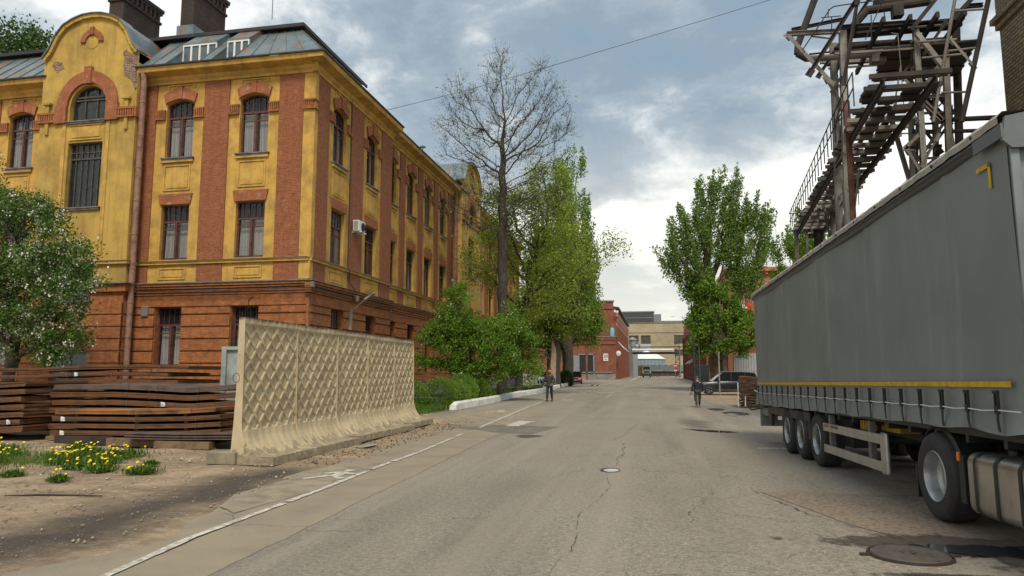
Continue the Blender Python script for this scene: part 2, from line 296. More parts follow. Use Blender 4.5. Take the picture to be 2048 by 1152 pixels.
def npmesh(name, V, F, m, parent=None, loc=None, smooth=False, k=4, uv=False):
    me = bpy.data.meshes.new(name); V = np.asarray(V, np.float32).reshape(-1, 3); F = np.asarray(F, np.int32).reshape(-1, k)
    me.vertices.add(len(V)); me.vertices.foreach_set('co', V.ravel()); me.loops.add(F.size); me.loops.foreach_set('vertex_index', F.ravel())
    me.polygons.add(len(F)); me.polygons.foreach_set('loop_start', np.arange(0, F.size, k, dtype=np.int32))
    if smooth: me.polygons.foreach_set('use_smooth', np.ones(len(F), bool))
    for q in (m if isinstance(m, (list, tuple)) else [m]): me.materials.append(q)
    me.update(calc_edges=True); me.validate()
    if uv: uvbox(me)
    o = bpy.data.objects.new(name, me); COL.objects.link(o)
    if parent: o.parent = parent
    if loc: o.location = loc
    return o
def copy_tree(o, parent=None):
    c = o.copy(); COL.objects.link(c)
    if parent: c.parent = parent
    for ch in [x for x in o.children]: copy_tree(ch, c)
    return c
def text(name, body, size, m, parent, mat4, extrude=0.002, bold=0.0):
    cu = bpy.data.curves.new(name, 'FONT'); cu.body = body; cu.size = size; cu.extrude = extrude; cu.offset = bold; cu.align_x = 'CENTER'; cu.align_y = 'CENTER'
    t = bpy.data.objects.new(name, cu); COL.objects.link(t); dg = bpy.context.evaluated_depsgraph_get(); dg.update()
    me = bpy.data.meshes.new_from_object(t.evaluated_get(dg)); bpy.data.objects.remove(t); me.materials.clear(); me.materials.append(m)
    o = bpy.data.objects.new(name, me); COL.objects.link(o); o.parent = parent; o.matrix_local = mat4; return o

def gz(x, y):
    """height of the ground: level, dipping gently to the right where the lorry stands"""
    w = np.clip((np.asarray(x, float) + 1.0) / 3.5, 0, 1); w = w * w * (3 - 2 * w)
    return w * np.interp(y, [0, 5, 9, 14, 21, 28, 40, 56, 75], [0.03, 0.06, 0.04, -0.04, -0.15, -0.19, -0.17, -0.05, 0])
M['bare_brick'] = mat('bare_weathered_brick', (0.17, 0.085, 0.055), 0.9, brick=dict(c2=(0.26, 0.16, 0.11), mc=(0.36, 0.29, 0.21), w=0.26, h=0.085, m=0.016), var=0.7, vscale=5, bump=1.2)
# ------------------------------------------------------------------ the yellow and brick building
class Fac:
    def __init__(s, o, du, dn): s.o = Vector(o); s.du = Vector(du); s.dn = Vector(dn)
    def P(s, u, z, n=0.0): return s.o + s.du * u + s.dn * n + Vector((0, 0, z))
    def box(s, mb, u0, u1, z0, z1, n0, n1):
        P = s.P; return mb.hexa([P(u0, z0, n0), P(u1, z0, n0), P(u1, z0, n1), P(u0, z0, n1), P(u0, z1, n0), P(u1, z1, n0), P(u1, z1, n1), P(u0, z1, n1)])
    def prism(s, mb, poly, n0, n1): return mb.prism(poly, lambda u, z: s.P(u, z, n0), lambda u, z: s.P(u, z, n1))
def arc_pts(u0, u1, zt, rise, n=8):   # left->right along an arch whose crown is zt
    c = (u0 + u1) / 2; h = (u1 - u0) / 2; pts = []
    if rise >= h * 0.98:
        for i in range(n + 1): a = math.pi * (1 - i / n); pts.append((c + h * math.cos(a), zt - h + h * math.sin(a)))
    else:
        r = (h * h + rise * rise) / (2 * rise); a0 = math.asin(h / r)
        for i in range(n + 1): a = -a0 + 2 * a0 * i / n; pts.append((c + r * math.sin(a), zt - r + r * math.cos(a)))
    return pts
def wall(F, mb, u0, u1, z0, z1, ops, n=0.0, depth=0.32):
    """sheet wall with real openings (u0,u1,z0,z1,rise) and reveals"""
    us = sorted({u0, u1, *[o[0] for o in ops], *[o[1] for o in ops]}); zs = sorted({z0, z1, *[o[2] for o in ops], *[o[3] for o in ops]})
    us = [u for u in us if u0 <= u <= u1]; zs = [z for z in zs if z0 <= z <= z1]
    for a, b in zip(us, us[1:]):
        for c, d in zip(zs, zs[1:]):
            mu, mz = (a + b) / 2, (c + d) / 2
            if any(o[0] < mu < o[1] and o[2] < mz < o[3] for o in ops): continue
            mb.add([F.P(a, c, n), F.P(b, c, n), F.P(b, d, n), F.P(a, d, n)], [(0, 1, 2, 3)])
    for o in ops:
        a, b, c, d, rise = o; c = max(c, z0)
        if d > z1 + 1e-6 or c >= z1: continue
        if rise > 0:
            ap = arc_pts(a, b, d, rise); zl = ap[0][1]
            mb.add([F.P(a, d, n)] + [F.P(p[0], p[1], n) for p in ap] + [F.P(b, d, n)], [tuple(range(len(ap) + 2))])
            path = [(a, c)] + ap + [(b, c)]
        else: path = [(a, c), (a, d), (b, d), (b, c)]
        path.append(path[0])
        for p, q in zip(path, path[1:]): mb.add([F.P(p[0], p[1], n), F.P(q[0], q[1], n), F.P(q[0], q[1], n - depth), F.P(p[0], p[1], n - depth)], [(0, 1, 2, 3)])
WC = [0]
def window(F, u0, u1, z0, z1, rise, parent, n=-0.2, style='brown', curtains=True, kind='casement', simple=False, label=None):
    fm = {'brown': M['frame'], 'grey': M['frame_d'], 'white': M['frame_w']}[style]
    mb = MB(); w = u1 - u0; h = z1 - z0; t = 0.06; zs = z1 - (rise if rise else 0)
    F.box(mb, u0, u0 + t, z0, zs, n - .06, n + .03); F.box(mb, u1 - t, u1, z0, zs, n - .06, n + .03); F.box(mb, u0 + t, u1 - t, z0, z0 + t, n - .06, n + .03)
    if rise:
        ap = arc_pts(u0, u1, z1, rise); ip = arc_pts(u0 + t, u1 - t, z1 - t, max(rise - .01, .02))
        for i in range(len(ap) - 1):
            q = [ap[i], ap[i + 1], ip[i + 1], ip[i]]; F.prism(mb, q, n - .06, n + .03)
    else: F.box(mb, u0 + t, u1 - t, z1 - t, z1, n - .06, n + .03)
    ztr = z0 + h * (0.70 if kind != 'tall' else 0.76); c = (u0 + u1) / 2
    if kind != 'plain': F.box(mb, u0 + t, u1 - t, ztr - .045, ztr + .045, n - .05, n + .05)
    bars = []
    if kind == 'casement':
        F.box(mb, c - .045, c + .045, z0 + t, ztr - .045, n - .05, n + .05)
        zb = z0 + (ztr - z0) * 0.80
        for a, b in ((u0 + t, c - .06), (c + .06, u1 - t)):
            F.box(mb, a, a + .035, z0 + t, ztr - .045, n - .04, n + .02); F.box(mb, b - .035, b, z0 + t, ztr - .045, n - .04, n + .02)
            F.box(mb, a + .05, b - .05, zb - .025, zb + .025, n - .03, n + .015); F.box(mb, a + .05, b - .05, z0 + t, z0 + t + .06, n - .04, n + .02)
        for k in range(1, 5): u = u0 + w * k / 5; F.box(mb, u - .014, u + .014, ztr + .045, z1 - .10 if rise else z1 - t, n - .03, n + .02)
    elif kind == 'tall':
        for k in range(1, 6):
            u = u0 + w * k / 6; F.box(mb, u - .022, u + .022, z0 + t, ztr - .06, n - .03, n + .02); F.box(mb, u - .022, u + .022, ztr + .06, zs - .05, n - .03, n + .02)
        F.box(mb, u0 + t, u1 - t, ztr + h * .10 - .02, ztr + h * .10 + .02, n - .028, n + .018)
    elif kind == 'arched':
        for k in (1, 2): u = u0 + w * k / 3; F.box(mb, u - .035, u + .035, z0 + t, z1 - .16, n - .04, n + .03)
        F.box(mb, u0 + t, u1 - t, z0 + h * .62 - .04, z0 + h * .62 + .04, n - .045, n + .035)
    elif kind == 'plain':
        F.box(mb, c - .04, c + .04, z0 + t, z1 - t, n - .04, n + .03)
    wo = mb.build('window', fm, parent)
    if label: wo['label'] = label
    g = MB(); top = (z1 - .02)
    if rise: F.prism(g, [(u0 + .02, z0 + .02)] + [(p[0], p[1] - .02) for p in arc_pts(u0 + .02, u1 - .02, z1, rise)] + [(u1 - .02, z0 + .02)], n - .035, n - .025)
    else: F.box(g, u0 + .02, u1 - .02, z0 + .02, top, n - .035, n - .025)
    g.build('pane', M[random.choice(('glass', 'glass', 'glass2', 'glass3'))] if style == 'brown' else M['glass3'], wo)
    if curtains:
        cb = MB(); wd = w * random.uniform(0.28, 0.46); zt2 = ztr - .02 if random.random() < .6 else z1 - .35
        for s0, s1 in ((u0 + .08, u0 + .08 + wd), (u1 - .08 - wd * random.uniform(.7, 1.2), u1 - .08)):
            k = 14; rows = []
            for zq in (z0 + .06, zt2): rows.append([F.P(s0 + (s1 - s0) * i / k, zq, n - .16 + .035 * math.sin(i * 2.3 + zq)) for i in range(k + 1)])
            cb.grid(rows)
        cb.build('curtain', M['curtain'], wo, recalc=False)
    return wo
def sill(F, u0, u1, z, parent, m='ledge', d=.16, n=0.0):
    mb = MB(); F.box(mb, u0 - .14, u1 + .14, z - .05, z, n - .19, n + d); F.box(mb, u0 - .10, u1 + .10, z - .14, z - .05, n + .003, n + d * .65); return mb.build('sill', [M[m]], parent)

XC, YC = -15.58, 30.0
bld = empty('factory_office_building', (XC, YC, 0), 'long three storey yellow and red brick office block with a tin mansard roof', 'building')
def B(mb, name, m, **k):   # build in world coordinates, then parent under the building empty
    o = mb.build(name, m, None, **k); o.parent = bld; o.location = (-XC, -YC, 0); return o
class _P:                # parent proxy: window()/sill() parts need the same offset
    pass
_old_build = MB.build
def _mb_build(s, name, mats, parent=None, **k):
    o = _old_build(s, name, mats, parent, **k)
    if parent is bld: o.location = (-XC, -YC, 0)
    return o
MB.build = _mb_build
FF = Fac((XC, YC, 0), (-1, 0, 0), (0, -1, 0))                 # front, facing the yard
R1 = Fac((XC, YC, 0), (0, 1, 0), (1, 0, 0))                   # street side, projecting corner block
R2 = Fac((XC - .35, YC + 10.1, 0), (0, 1, 0), (1, 0, 0))      # street side, set back a little
RR = Fac((XC + .35, YC + 25.2, 0), (0, 1, 0), (1, 0, 0))      # street risalit
R3 = Fac((XC - .35, YC + 31.8, 0), (0, 1, 0), (1, 0, 0))
G1 = Fac((XC - 9.07, YC - .73, 0), (-1, 0, 0), (0, -1, 0))    # front gabled risalit
F2 = Fac((XC - 14.55, YC, 0), (-1, 0, 0), (0, -1, 0))         # front, left of the risalit
ZP, ZG, ZB, ZS, ZT = 0.95, 5.30, 5.92, 6.98, 16.45           # plinth, ground floor, belt, string course, wall top

def section(F, length, bays, first_brick=0.0, corner=0.0, gsill=1.95, gdet=True, far=False, groundwin=None):
    """bays: list of window left edges (u) of width 1.42"""
    W = 1.52; S = 0.57; bays = [u - .05 for u in bays]
    ops_up = []; ops_lo = []
    for u in bays:
        ops_up += [(u, u + W, 12.15, 15.1, .22), (u, u + W, 7.08, 9.78, 0)]
        ops_lo.append((u + .05, u + W - .05, (groundwin or gsill), 4.78, 0))
    mb = MB(); wall(F, mb, 0, length, ZB, ZT, ops_up); B(mb, 'stucco_wall', M['stucco'], recalc=False)
    mb = MB(); wall(F, mb, 0, length, ZP, ZG + .62, ops_lo, n=.06, depth=.38); B(mb, 'ground_floor_wall', M['brick_lo'], recalc=False)
    mb = MB(); F.box(mb, 0, length, 0, ZP, -.2, .14); B(mb, 'plinth', M['plinth'])
    # brick fields between the stucco window strips
    fields = []; edges = [corner] + [e for u in bays for e in (u - S, u + W + S)] + [length]
    for a, b in zip(edges[0::2], edges[1::2]):
        if b - a > .12: fields.append((max(a, 0), min(b, length)))
    for a, b in fields:
        mb = MB(); F.box(mb, a, b, ZS + .0, 15.98, 0.003, .07); F.box(mb, a, b, ZB + .06, ZS - .16, .003, .05); B(mb, 'brick_field', M['brick'])
    # rusticated ground floor: raised brick bands between dark grooves
    mb = MB(); zz = ZP + .04; gaps = [(u + .05, u + W - .05) for u in bays]
    while zz < 4.6:
        z1 = min(zz + .505, 4.74); segs = []; cur = 0
        for a, b in gaps:
            if (groundwin or gsill) < z1 and zz < 4.78: segs.append((cur, a - .02)); cur = b + .02
        segs.append((cur, length))
        for a, b in segs:
            if b - a > .05: F.box(mb, a, b, zz, z1, .062, .15)
        zz += .575
    B(mb, 'rustication', M['brick_lo'], bevel=.012)
    mb = MB(); F.box(mb, 0, length, 4.80, ZG, .062, .135); B(mb, 'soldier_course', M['lintel'] if False else M['brick_lo'])
    mb = MB()
    for k, (z0, z1, n1) in enumerate(((ZG + .03, ZG + .14, .17), (ZG + .16, ZG + .30, .21), (ZG + .32, ZG + .42, .27), (ZG + .44, ZG + .56, .33))): F.box(mb, 0, length, z0, z1, .055, n1)
    B(mb, 'belt_course', M['brick_lo'], bevel=.015)
    mb = MB(); P = F.P
    mb.hexa([P(0, ZG + .565, .02), P(length, ZG + .565, .02), P(length, ZG + .565, .38), P(0, ZG + .565, .38), P(0, ZB + .06, .02), P(length, ZB + .06, .02), P(length, ZG + .60, .39), P(0, ZG + .60, .39)]); B(mb, 'belt_flashing', M['ledge'])
    mb = MB(); F.box(mb, 0, length, ZS - .15, ZS - .05, .003, .13); F.box(mb, 0, length, ZS - .05, ZS, .003, .17); B(mb, 'string_course', M['stucco'], bevel=.015)
    mb = MB(); F.box(mb, 0, length, ZS + .003, ZS + .028, .003, .20); B(mb, 'string_flashing', M['ledge'])
    # cornice: coved stucco under a deep eave
    mb = MB(); prof = [(.003, 15.90), (.12, 15.90), (.12, 16.02), (.19, 16.08), (.24, 16.14), (.24, 16.24), (.70, 16.36), (.72, 16.42), (.75, 16.58), (.003, 16.58)]
    mb.prism(prof, lambda n, z: F.P(0, z, n), lambda n, z: F.P(length, z, n)); B(mb, 'cornice', M['stucco'])
    for u in bays:
        lf = -.2
        window(F, u, u + W, 12.15, 15.1, .22, bld, kind='casement', curtains=(random.random() < .8))
        window(F, u, u + W, 7.08, 9.78, 0, bld, kind='casement', curtains=(random.random() < .9))
        window(F, u + .05, u + W - .05, (groundwin or gsill), 4.78, 0, bld, kind='casement', n=-.22, curtains=(random.random() < .8))
        sill(F, u, u + W, 12.14, bld); mb = MB(); F.box(mb, u - .10, u + W + .10, 11.9, 12.0, .003, .10); B(mb, 'sill_moulding', M['stucco'], bevel=.01)
        # keystoned segmental brick head, flat brick head
        ap = arc_pts(u - .04, u + W + .04, 15.12, .22); op = arc_pts(u - .16, u + W + .16, 15.66, .30)
        mb = MB(); F.prism(mb, ap + op[::-1], .003, .10); F.box(mb, u + W / 2 - .13, u + W / 2 + .13, 15.12, 15.74, .02, .14); B(mb, 'window_arch', M['lintel'])
        mb = MB(); F.prism(mb, [(u - .06, 9.80), (u + W + .06, 9.80), (u + W + .16, 10.32), (u - .16, 10.32)], .003, .09); B(mb, 'window_lintel', M['lintel'])
        # stucco panels (raised frame round a sunk field)
        for z0, z1 in ((10.48, 11.78), (ZB + .18, ZS - .30)):
            mb = MB(); a, b, t = u + .03, u + W - .03, .07
            for q in ((a, b, z0, z0 + t), (a, b, z1 - t, z1), (a, a + t, z0 + t, z1 - t), (b - t, b, z0 + t, z1 - t)): F.box(mb, *q, .003, .045)
            F.box(mb, a + t + .06, b - t - .06, z0 + t + .06, z1 - t - .06, .003, .028)
            B(mb, 'stucco_panel', M['stucco'], bevel=.012)
        mb = MB(); F.box(mb, u + .02, u + W - .02, 15.80, 15.86, .003, .06); F.box(mb, u + .02, u + .09, 15.66, 15.80, .003, .05); F.box(mb, u + W - .09, u + W - .02, 15.66, 15.80, .003, .05); B(mb, 'label_moulding', M['stucco'])
        for a, b in ((u - S, u - .03), (u + W + .03, u + W + S)):
            mb = MB(); F.box(mb, a, b, 14.10, 14.18, .003, .13); F.box(mb, a, b, 14.52, 14.60, .003, .13); k = 5
            F.box(mb, a, b, 14.18, 14.52, .003, .05)
            for i in range(k): q = a + (b - a) * (i + .5) / k; F.box(mb, q - .035, q + .035, 14.18, 14.52, .05, .12)
            B(mb, 'brick_frieze', M['brick_lo'])
section(FF, 9.07, [2.40, 6.42], corner=.52)
section(F2, 9.5, [1.15, 5.2], corner=.0)
section(R1, 10.1, [2.17, 6.42], corner=.30, groundwin=2.0)
section(R2, 14.75, [.40, 4.0, 7.68, 11.35], corner=-1, groundwin=1.7)
section(R3, 22.0, [2.2, 6.2, 10.2, 14.2, 18.2], corner=.0, groundwin=1.7)
# corner pilaster frieze
mb = MB()
for z0, z1, n in ((14.10, 14.18, .14), (14.52, 14.60, .14), (14.18, 14.52, .06)): FF.box(mb, -n, .50, z0, z1, -.3, n)
for i in range(5): q = .05 + .1 * i; FF.box(mb, q - .03, q + .03, 14.18, 14.52, .06, .12)
B(mb, 'brick_frieze', M['brick_lo'])
mb = MB(); FF.box(mb, -.07, .52, ZS, 15.95, -.3, .04); B(mb, 'corner_pilaster', M['stucco'], bevel=.01)
mb = MB(); FF.box(mb, -.05, .50, ZB + .07, ZS - .16, -.3, .03); B(mb, 'corner_pilaster', M['stucco'], bevel=.01)
mb = MB(); FF.box(mb, -.75, 0, 16.36, 16.58, 0, .75); FF.box(mb, -.24, 0, 15.9, 16.35, 0, .24); B(mb, 'cornice', M['stucco'])
mb = MB(); FF.box(mb, -.33, 0, ZG + .03, ZG + .56, 0, .33); B(mb, 'belt_course', M['brick_lo']); mb = MB(); FF.box(mb, -.135, 0, 0.9, ZG, -.02, .135); B(mb, 'brick_corner', M['brick_lo'])
mb = MB(); FF.box(mb, -.39, 0, ZG + .565, ZG + .6, 0, .39); B(mb, 'belt_flashing', M['ledge'])
mb = MB(); FF.box(mb, -.14, 0, 0, ZP, 0, .14); B(mb, 'plinth', M['plinth'])
# inner dark rooms, rear walls, side returns
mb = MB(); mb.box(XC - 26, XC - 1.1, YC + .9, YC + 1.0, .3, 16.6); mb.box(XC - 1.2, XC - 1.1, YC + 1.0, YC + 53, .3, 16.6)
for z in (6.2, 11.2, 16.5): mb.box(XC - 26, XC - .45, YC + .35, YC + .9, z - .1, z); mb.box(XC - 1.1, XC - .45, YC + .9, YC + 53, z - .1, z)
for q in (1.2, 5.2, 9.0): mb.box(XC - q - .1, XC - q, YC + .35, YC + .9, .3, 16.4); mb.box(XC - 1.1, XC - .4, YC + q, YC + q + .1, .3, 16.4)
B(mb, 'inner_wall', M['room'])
mb = MB(); mb.box(XC - 24, XC - 13, YC + 12.0, YC + 12.2, 0, 16.9); mb.box(XC - 13.2, XC - 13, YC + 12, YC + 53.8, 0, 16.9); mb.box(XC - 24.1, XC - 24, YC, YC + 12.2, 0, 16.9); mb.box(XC - 13.2, XC - .35, YC + 53.6, YC + 53.8, 0, 16.9); B(mb, 'rear_wall', M['brick'])
mb = MB(); mb.box(XC - .35, XC, YC + 10.0, YC + 10.1, 0, 16.9); B(mb, 'return_wall', M['brick'])

# gabled risalits
def risalit(F, width, dep, big=True):
    c = width / 2; hw = 1.04; aw = 1.04
    ops = [(c - aw, c + aw, 14.10, 15.95, aw * .98 + .02), (c - .98, c + .98, 9.7, 13.0, 0), (c - .95, c + .95, 5.1, 6.85 + .2, 0)]
    mb = MB(); wall(F, mb, 0, width, ZB, 16.9, [ops[0], ops[1], (c - .95, c + .95, ZB, 7.05, 0)])
    # gable
    h = width / 2; k = h / 2.74
    g = [(-2.74, 16.9), (-2.74, 17.45), (-2.62, 17.62), (-2.42, 17.85), (-2.25, 18.2), (-2.02, 18.68), (-1.62, 19.15), (-1.1, 19.42), (-.55, 19.58), (0, 19.62)]
    g = g + [(-x, z) for x, z in g[:-1][::-1]]; g = [(c + x * k, z) for x, z in g]
    F.prism(mb, g, -.45, 0); B(mb, 'risalit_wall', M['stucco_old'], recalc=False)
    # side cheeks
    mb = MB()
    for u in (0, width): mb.add([F.P(u, ZB, 0), F.P(u, ZB, -dep - .02), F.P(u, 17.4, -dep - .02), F.P(u, 17.4, 0)], [(0, 1, 2, 3)]); mb.add([F.P(u, 16.0, -.4), F.P(u, 16.0, -5), F.P(u, 17.5, -5), F.P(u, 17.5, -.4)], [(0, 1, 2, 3)])
    B(mb, 'side_cheek', M['stucco'], recalc=False)
    mb = MB(); wall(F, mb, 0, width, ZP, ZB, [(c - .95, c + .95, 5.1, ZB, 0), (c - .98, c + .98, .9 if big else ZP + .5, 2.75 if big else 4.4, 0)], n=.06, depth=.4)
    for u in (0, width): mb.add([F.P(u, ZP, .06), F.P(u, ZP, -dep), F.P(u, ZB, -dep), F.P(u, ZB, .06)], [(0, 1, 2, 3)])
    B(mb, 'ground_floor_wall', M['brick_lo'], recalc=False)
    mb = MB(); zz = ZP + .04
    while zz < 5.0:
        lo = 2.75 if big else 4.4
        for a, b in (((-.06, c - 1.0), (c + 1.0, width + .06)) if zz < lo else ((-.06, width + .06),)): F.box(mb, a, b, zz, zz + .52, -.3 if (a < 0 or b > width) and False else .062, .12)
        F.box(mb, -.06, 0, zz, zz + .52, -dep, .12); F.box(mb, width, width + .06, zz, zz + .52, -dep, .12)
        zz += .575
    B(mb, 'rustication', M['brick_lo'], bevel=.012)
    mb = MB(); F.box(mb, -.14, width + .14, 0, ZP, -dep, .14); B(mb, 'plinth', M['plinth'])
    for nm, m_, z0, z1, n in (('belt_course', 'brick_lo', ZG + .2, ZG + .56, .22), ('belt_flashing', 'ledge', ZG + .565, ZG + .61, .36), ('string_course', 'stucco', ZS - .14, ZS, .14), ('string_flashing', 'ledge', ZS + .003, ZS + .03, .18)):
        mb = MB()
        for a, b in ((-n, c - .97), (c + .97, width + n)): F.box(mb, a, b, z0, z1, -dep, n)
        B(mb, nm, M[m_])
    # brick arch with side blocks and keystone
    mb = MB(); r0, r1 = aw + .10, 1.74; zc = 15.95 - aw
    n = 14
    for i in range(n):
        a0, a1 = math.pi * i / n, math.pi * (i + 1) / n
        F.prism(mb, [(c + r0 * math.cos(a0), zc + r0 * math.sin(a0)), (c + r0 * math.cos(a1), zc + r0 * math.sin(a1)), (c + r1 * math.cos(a1), zc + r1 * math.sin(a1)), (c + r1 * math.cos(a0), zc + r1 * math.sin(a0))], .003, .12)
    for s in (-1, 1): F.box(mb, c + s * 1.14 if s > 0 else c - 1.80, c + 1.80 if s > 0 else c - 1.14, 14.02, zc, .003, .16)
    F.box(mb, c - .20, c + .20, zc + aw + .02, zc + 1.95, .01, .2); B(mb, 'brick_arch', M['lintel'])
    for a, b in ((0, c - 1.80), (c + 1.80, width)):
        mb = MB(); F.box(mb, a, b, 14.10, 14.18, .003, .15); F.box(mb, a, b, 14.52, 14.62, .003, .15); F.box(mb, a, b, 14.18, 14.52, .003, .06); k_ = 7
        for i in range(k_): q = a + (b - a) * (i + .5) / k_; F.box(mb, q - .04, q + .04, 14.18, 14.52, .06, .13)
        m_ = (a + b) / 2
        B(mb, 'brick_frieze', M['brick_lo'])
        mb = MB(); F.box(mb, m_ - .22, m_ + .22, 15.02, 15.12, .003, .2); F.box(mb, m_ - .10, m_ + .10, 14.62, 15.02, .003, .12); B(mb, 'wall_bracket', M['stucco_old']); mb = MB(); F.box(mb, m_ - .09, m_ + .09, 13.5, 14.10, .003, .10); B(mb, 'wall_bracket', M['stucco_old'])
    if big:
        mb = MB(); F.box(mb, width, width + .12, 14.10, 14.62, -dep, .12); B(mb, 'brick_frieze', M['brick_lo']); mb = MB(); F.box(mb, -.12, 0, 14.10, 14.62, -dep, .12); B(mb, 'brick_frieze', M['brick_lo'])
    # niche with a brick hood
    mb = MB(); zc2 = 18.2
    for i in range(8):
        a0, a1 = math.pi * i / 8, math.pi * (i + 1) / 8
        F.prism(mb, [(c + .38 * math.cos(a0), zc2 + .38 * math.sin(a0)), (c + .38 * math.cos(a1), zc2 + .38 * math.sin(a1)), (c + .66 * math.cos(a1), zc2 + .66 * math.sin(a1)), (c + .66 * math.cos(a0), zc2 + .66 * math.sin(a0))], .003, .09)
    F.box(mb, c - .10, c + .10, zc2 + .36, zc2 + .76, .02, .13); B(mb, 'niche_hood', M['lintel'])
    mb = MB(); F.prism(mb, [(c + .36 * math.cos(a), zc2 + .36 * math.sin(a)) for a in np.linspace(0, 2 * math.pi, 18)[:-1]], .004, .02); B(mb, 'niche', M['stucco_old'])
    mb = MB(); F.prism(mb, [(c - 1.2, 16.9), (c - .5, 16.9), (c, 16.9)], .001, .002)
    # exposed brick where the stucco fell off
    if big:
        for outl in ([(.02, 15.6), (.12, 15.5), (.35, 16.0), (.75, 16.3), (.88, 16.9), (.82, 17.25), (.95, 17.5), (.72, 17.6), (.45, 17.35), (.30, 17.5), (.05, 17.3)], [(width - 1.2, 16.95), (width - .75, 16.75), (width - .45, 17.15), (width - .62, 17.35), (width - 1.0, 17.3)]):
            rj = random.Random(4); Q = []
            for p_, q_ in zip(outl, outl[1:] + outl[:1]): Q += [(p_[0] + (q_[0] - p_[0]) * k_ / 6 + rj.uniform(-.035, .035), p_[1] + (q_[1] - p_[1]) * k_ / 6 + rj.uniform(-.035, .035)) for k_ in range(6)]
            mb = MB(); F.prism(mb, [(max(.01, a_), b_) for a_, b_ in Q], .003, .010); B(mb, 'bare_brick_patch', M['bare_brick'])
    # moulded coping following the gable, tin capping
    edge = g[1:-1]
    for nm, n0, n1, t0, t1, m_ in (('gable_coping', .0, .16, -.16, .02, 'stucco_old'), ('gable_capping', -.55, .24, .025, .075, 'tin')):
        mb = MB()
        for (a, b), (c_, d) in zip(edge, edge[1:]):
            L = math.hypot(c_ - a, d - b); nx, nz = -(d - b) / L, (c_ - a) / L
            F.prism(mb, [(a + nx * t0, b + nz * t0), (c_ + nx * t0, d + nz * t0), (c_ + nx * t1, d + nz * t1), (a + nx * t1, b + nz * t1)], n0 + .003, n1)
        B(mb, nm, M[m_], recalc=True)
    # vaulted tin roof behind the gable
    mb = MB(); rows = [[F.P(u, z + .02, -.45) for u, z in edge], [F.P(u, z - .05, -5.0) for u, z in edge]]; mb.grid(rows); B(mb, 'gable_roof', M['tin'], recalc=False)
    window(F, c - aw, c + aw, 14.10, 15.95, aw * .98 + .02, bld, kind='arched', style='grey', curtains=False, n=-.24)
    window(F, c - .98, c + .98, 9.7, 13.0, 0, bld, kind='tall', style='grey', curtains=False, n=-.24)
    window(F, c - .95, c + .95, 5.1, 7.05, 0, bld, kind='tall', style='grey', curtains=False, n=-.24)
    sill(F, c - 1.0, c + 1.0, 14.09, bld, n=0); sill(F, c - 1.0, c + 1.0, 9.69, bld, n=0); sill(F, c - .95, c + .95, 5.09, bld, n=.06)
    for u in (c - 1.35, c + 1.15): mb = MB(); F.box(mb, u, u + .2, 7.3, 14.0, .003, .05); B(mb, 'stucco_strip', M['stucco'], bevel=.01)
    mb = MB(); F.box(mb, c - .92, c + .92, 13.12, 13.18, .003, .05); F.box(mb, c - .92, c + .92, 13.86, 13.92, .003, .05); F.box(mb, c - .80, c + .80, 13.26, 13.80, .003, .03); B(mb, 'stucco_panel', M['stucco'])
    if big:
        mb = MB(); F.box(mb, c - .98, c + .98, .95, 2.75, -.16, -.10); F.box(mb, c - .98, c - .9, .95, 2.75, -.10, -.05); F.box(mb, c + .9, c + .98, .95, 2.75, -.10, -.05); F.box(mb, c - .03, c + .03, .95, 2.75, -.10, -.05)
        d = B(mb, 'door', mat('blue_grey_steel_door', (0.10, 0.13, 0.14), .6, var=.4, vscale=2)); h_ = MB(); F.box(h_, c + .1, c + .14, 1.7, 1.95, -.05, -.01); h_.build('handle', M['alu'], d)
    else: window(F, c - .98, c + .98, ZP + .5, 4.4, 0, bld, kind='casement', curtains=False)
risalit(G1, 5.48, .73); risalit(RR, 6.3, .70, big=False)

# mansard roof over the corner block, ribbed tin
roof = MB(); I = 1.92; zb = 19.22; ez = 16.60; e = .77
A = [(XC + e, YC - e), (XC - I, YC + I)]
def sheet(p0, p1, q1, q0, n, mb, rib=.05):   # p along eave, q along break: quad + standing seams
    p0, p1, q1, q0 = map(Vector, (p0, p1, q1, q0)); mb.add([p0, p1, q1, q0], [(0, 1, 2, 3)])
    nr = (p1 - p0).cross(q0 - p0).normalized()
    if nr.z < 0: nr = -nr
    for i in range(n + 1): t = i / n; a = p0.lerp(p1, t); b = q0.lerp(q1, t); mb.beam(a + nr * .02, b + nr * .02, .025, rib, up=nr)
Yend = YC + 9.3
DORM = ((7.62, 5.72), (5.12, 3.92)); DY = .62   # recessed dormer strips: (far u, near u)
def mpt(u, t): return (XC - u, YC - e + (e + I) * t, ez + (zb - ez) * t)
td = (e + DY) / (e + I)
for u0_, u1_, k_ in ((-e, 3.92, 5), (5.12, 5.72, 1), (7.62, 9.2, 2)):
    q0 = (XC - I, YC + I, zb) if u0_ < 0 else mpt(u0_, 1); sheet((XC - u0_, YC - e, ez), (XC - u1_, YC - e, ez), mpt(u1_, 1), q0, k_, roof)
for u1_, u0_ in DORM:
    zl = ez + .30; roof.add([(XC - u0_, YC - e, ez), (XC - u1_, YC - e, ez), (XC - u1_, YC + DY, zl), (XC - u0_, YC + DY, zl)], [(0, 1, 2, 3)])
    roof.add([(XC - u0_, YC + DY, 18.35), (XC - u1_, YC + DY, 18.35), (XC - u1_, YC + I - .3, zb), (XC - u0_, YC + I - .3, zb)], [(0, 1, 2, 3)])
    for u_ in (u0_, u1_): roof.add([(XC - u_, YC - e, ez), (XC - u_, YC + DY, zl), (XC - u_, YC + DY, 18.35), (XC - u_, YC + I - .3, zb), mpt(u_, 1)], [(0, 1, 2, 3, 4)])
sheet((XC - 14.4, YC - e, ez), (XC - 25, YC - e, ez), (XC - 25, YC + I, zb), (XC - 14.4, YC + I, zb), 12, roof)
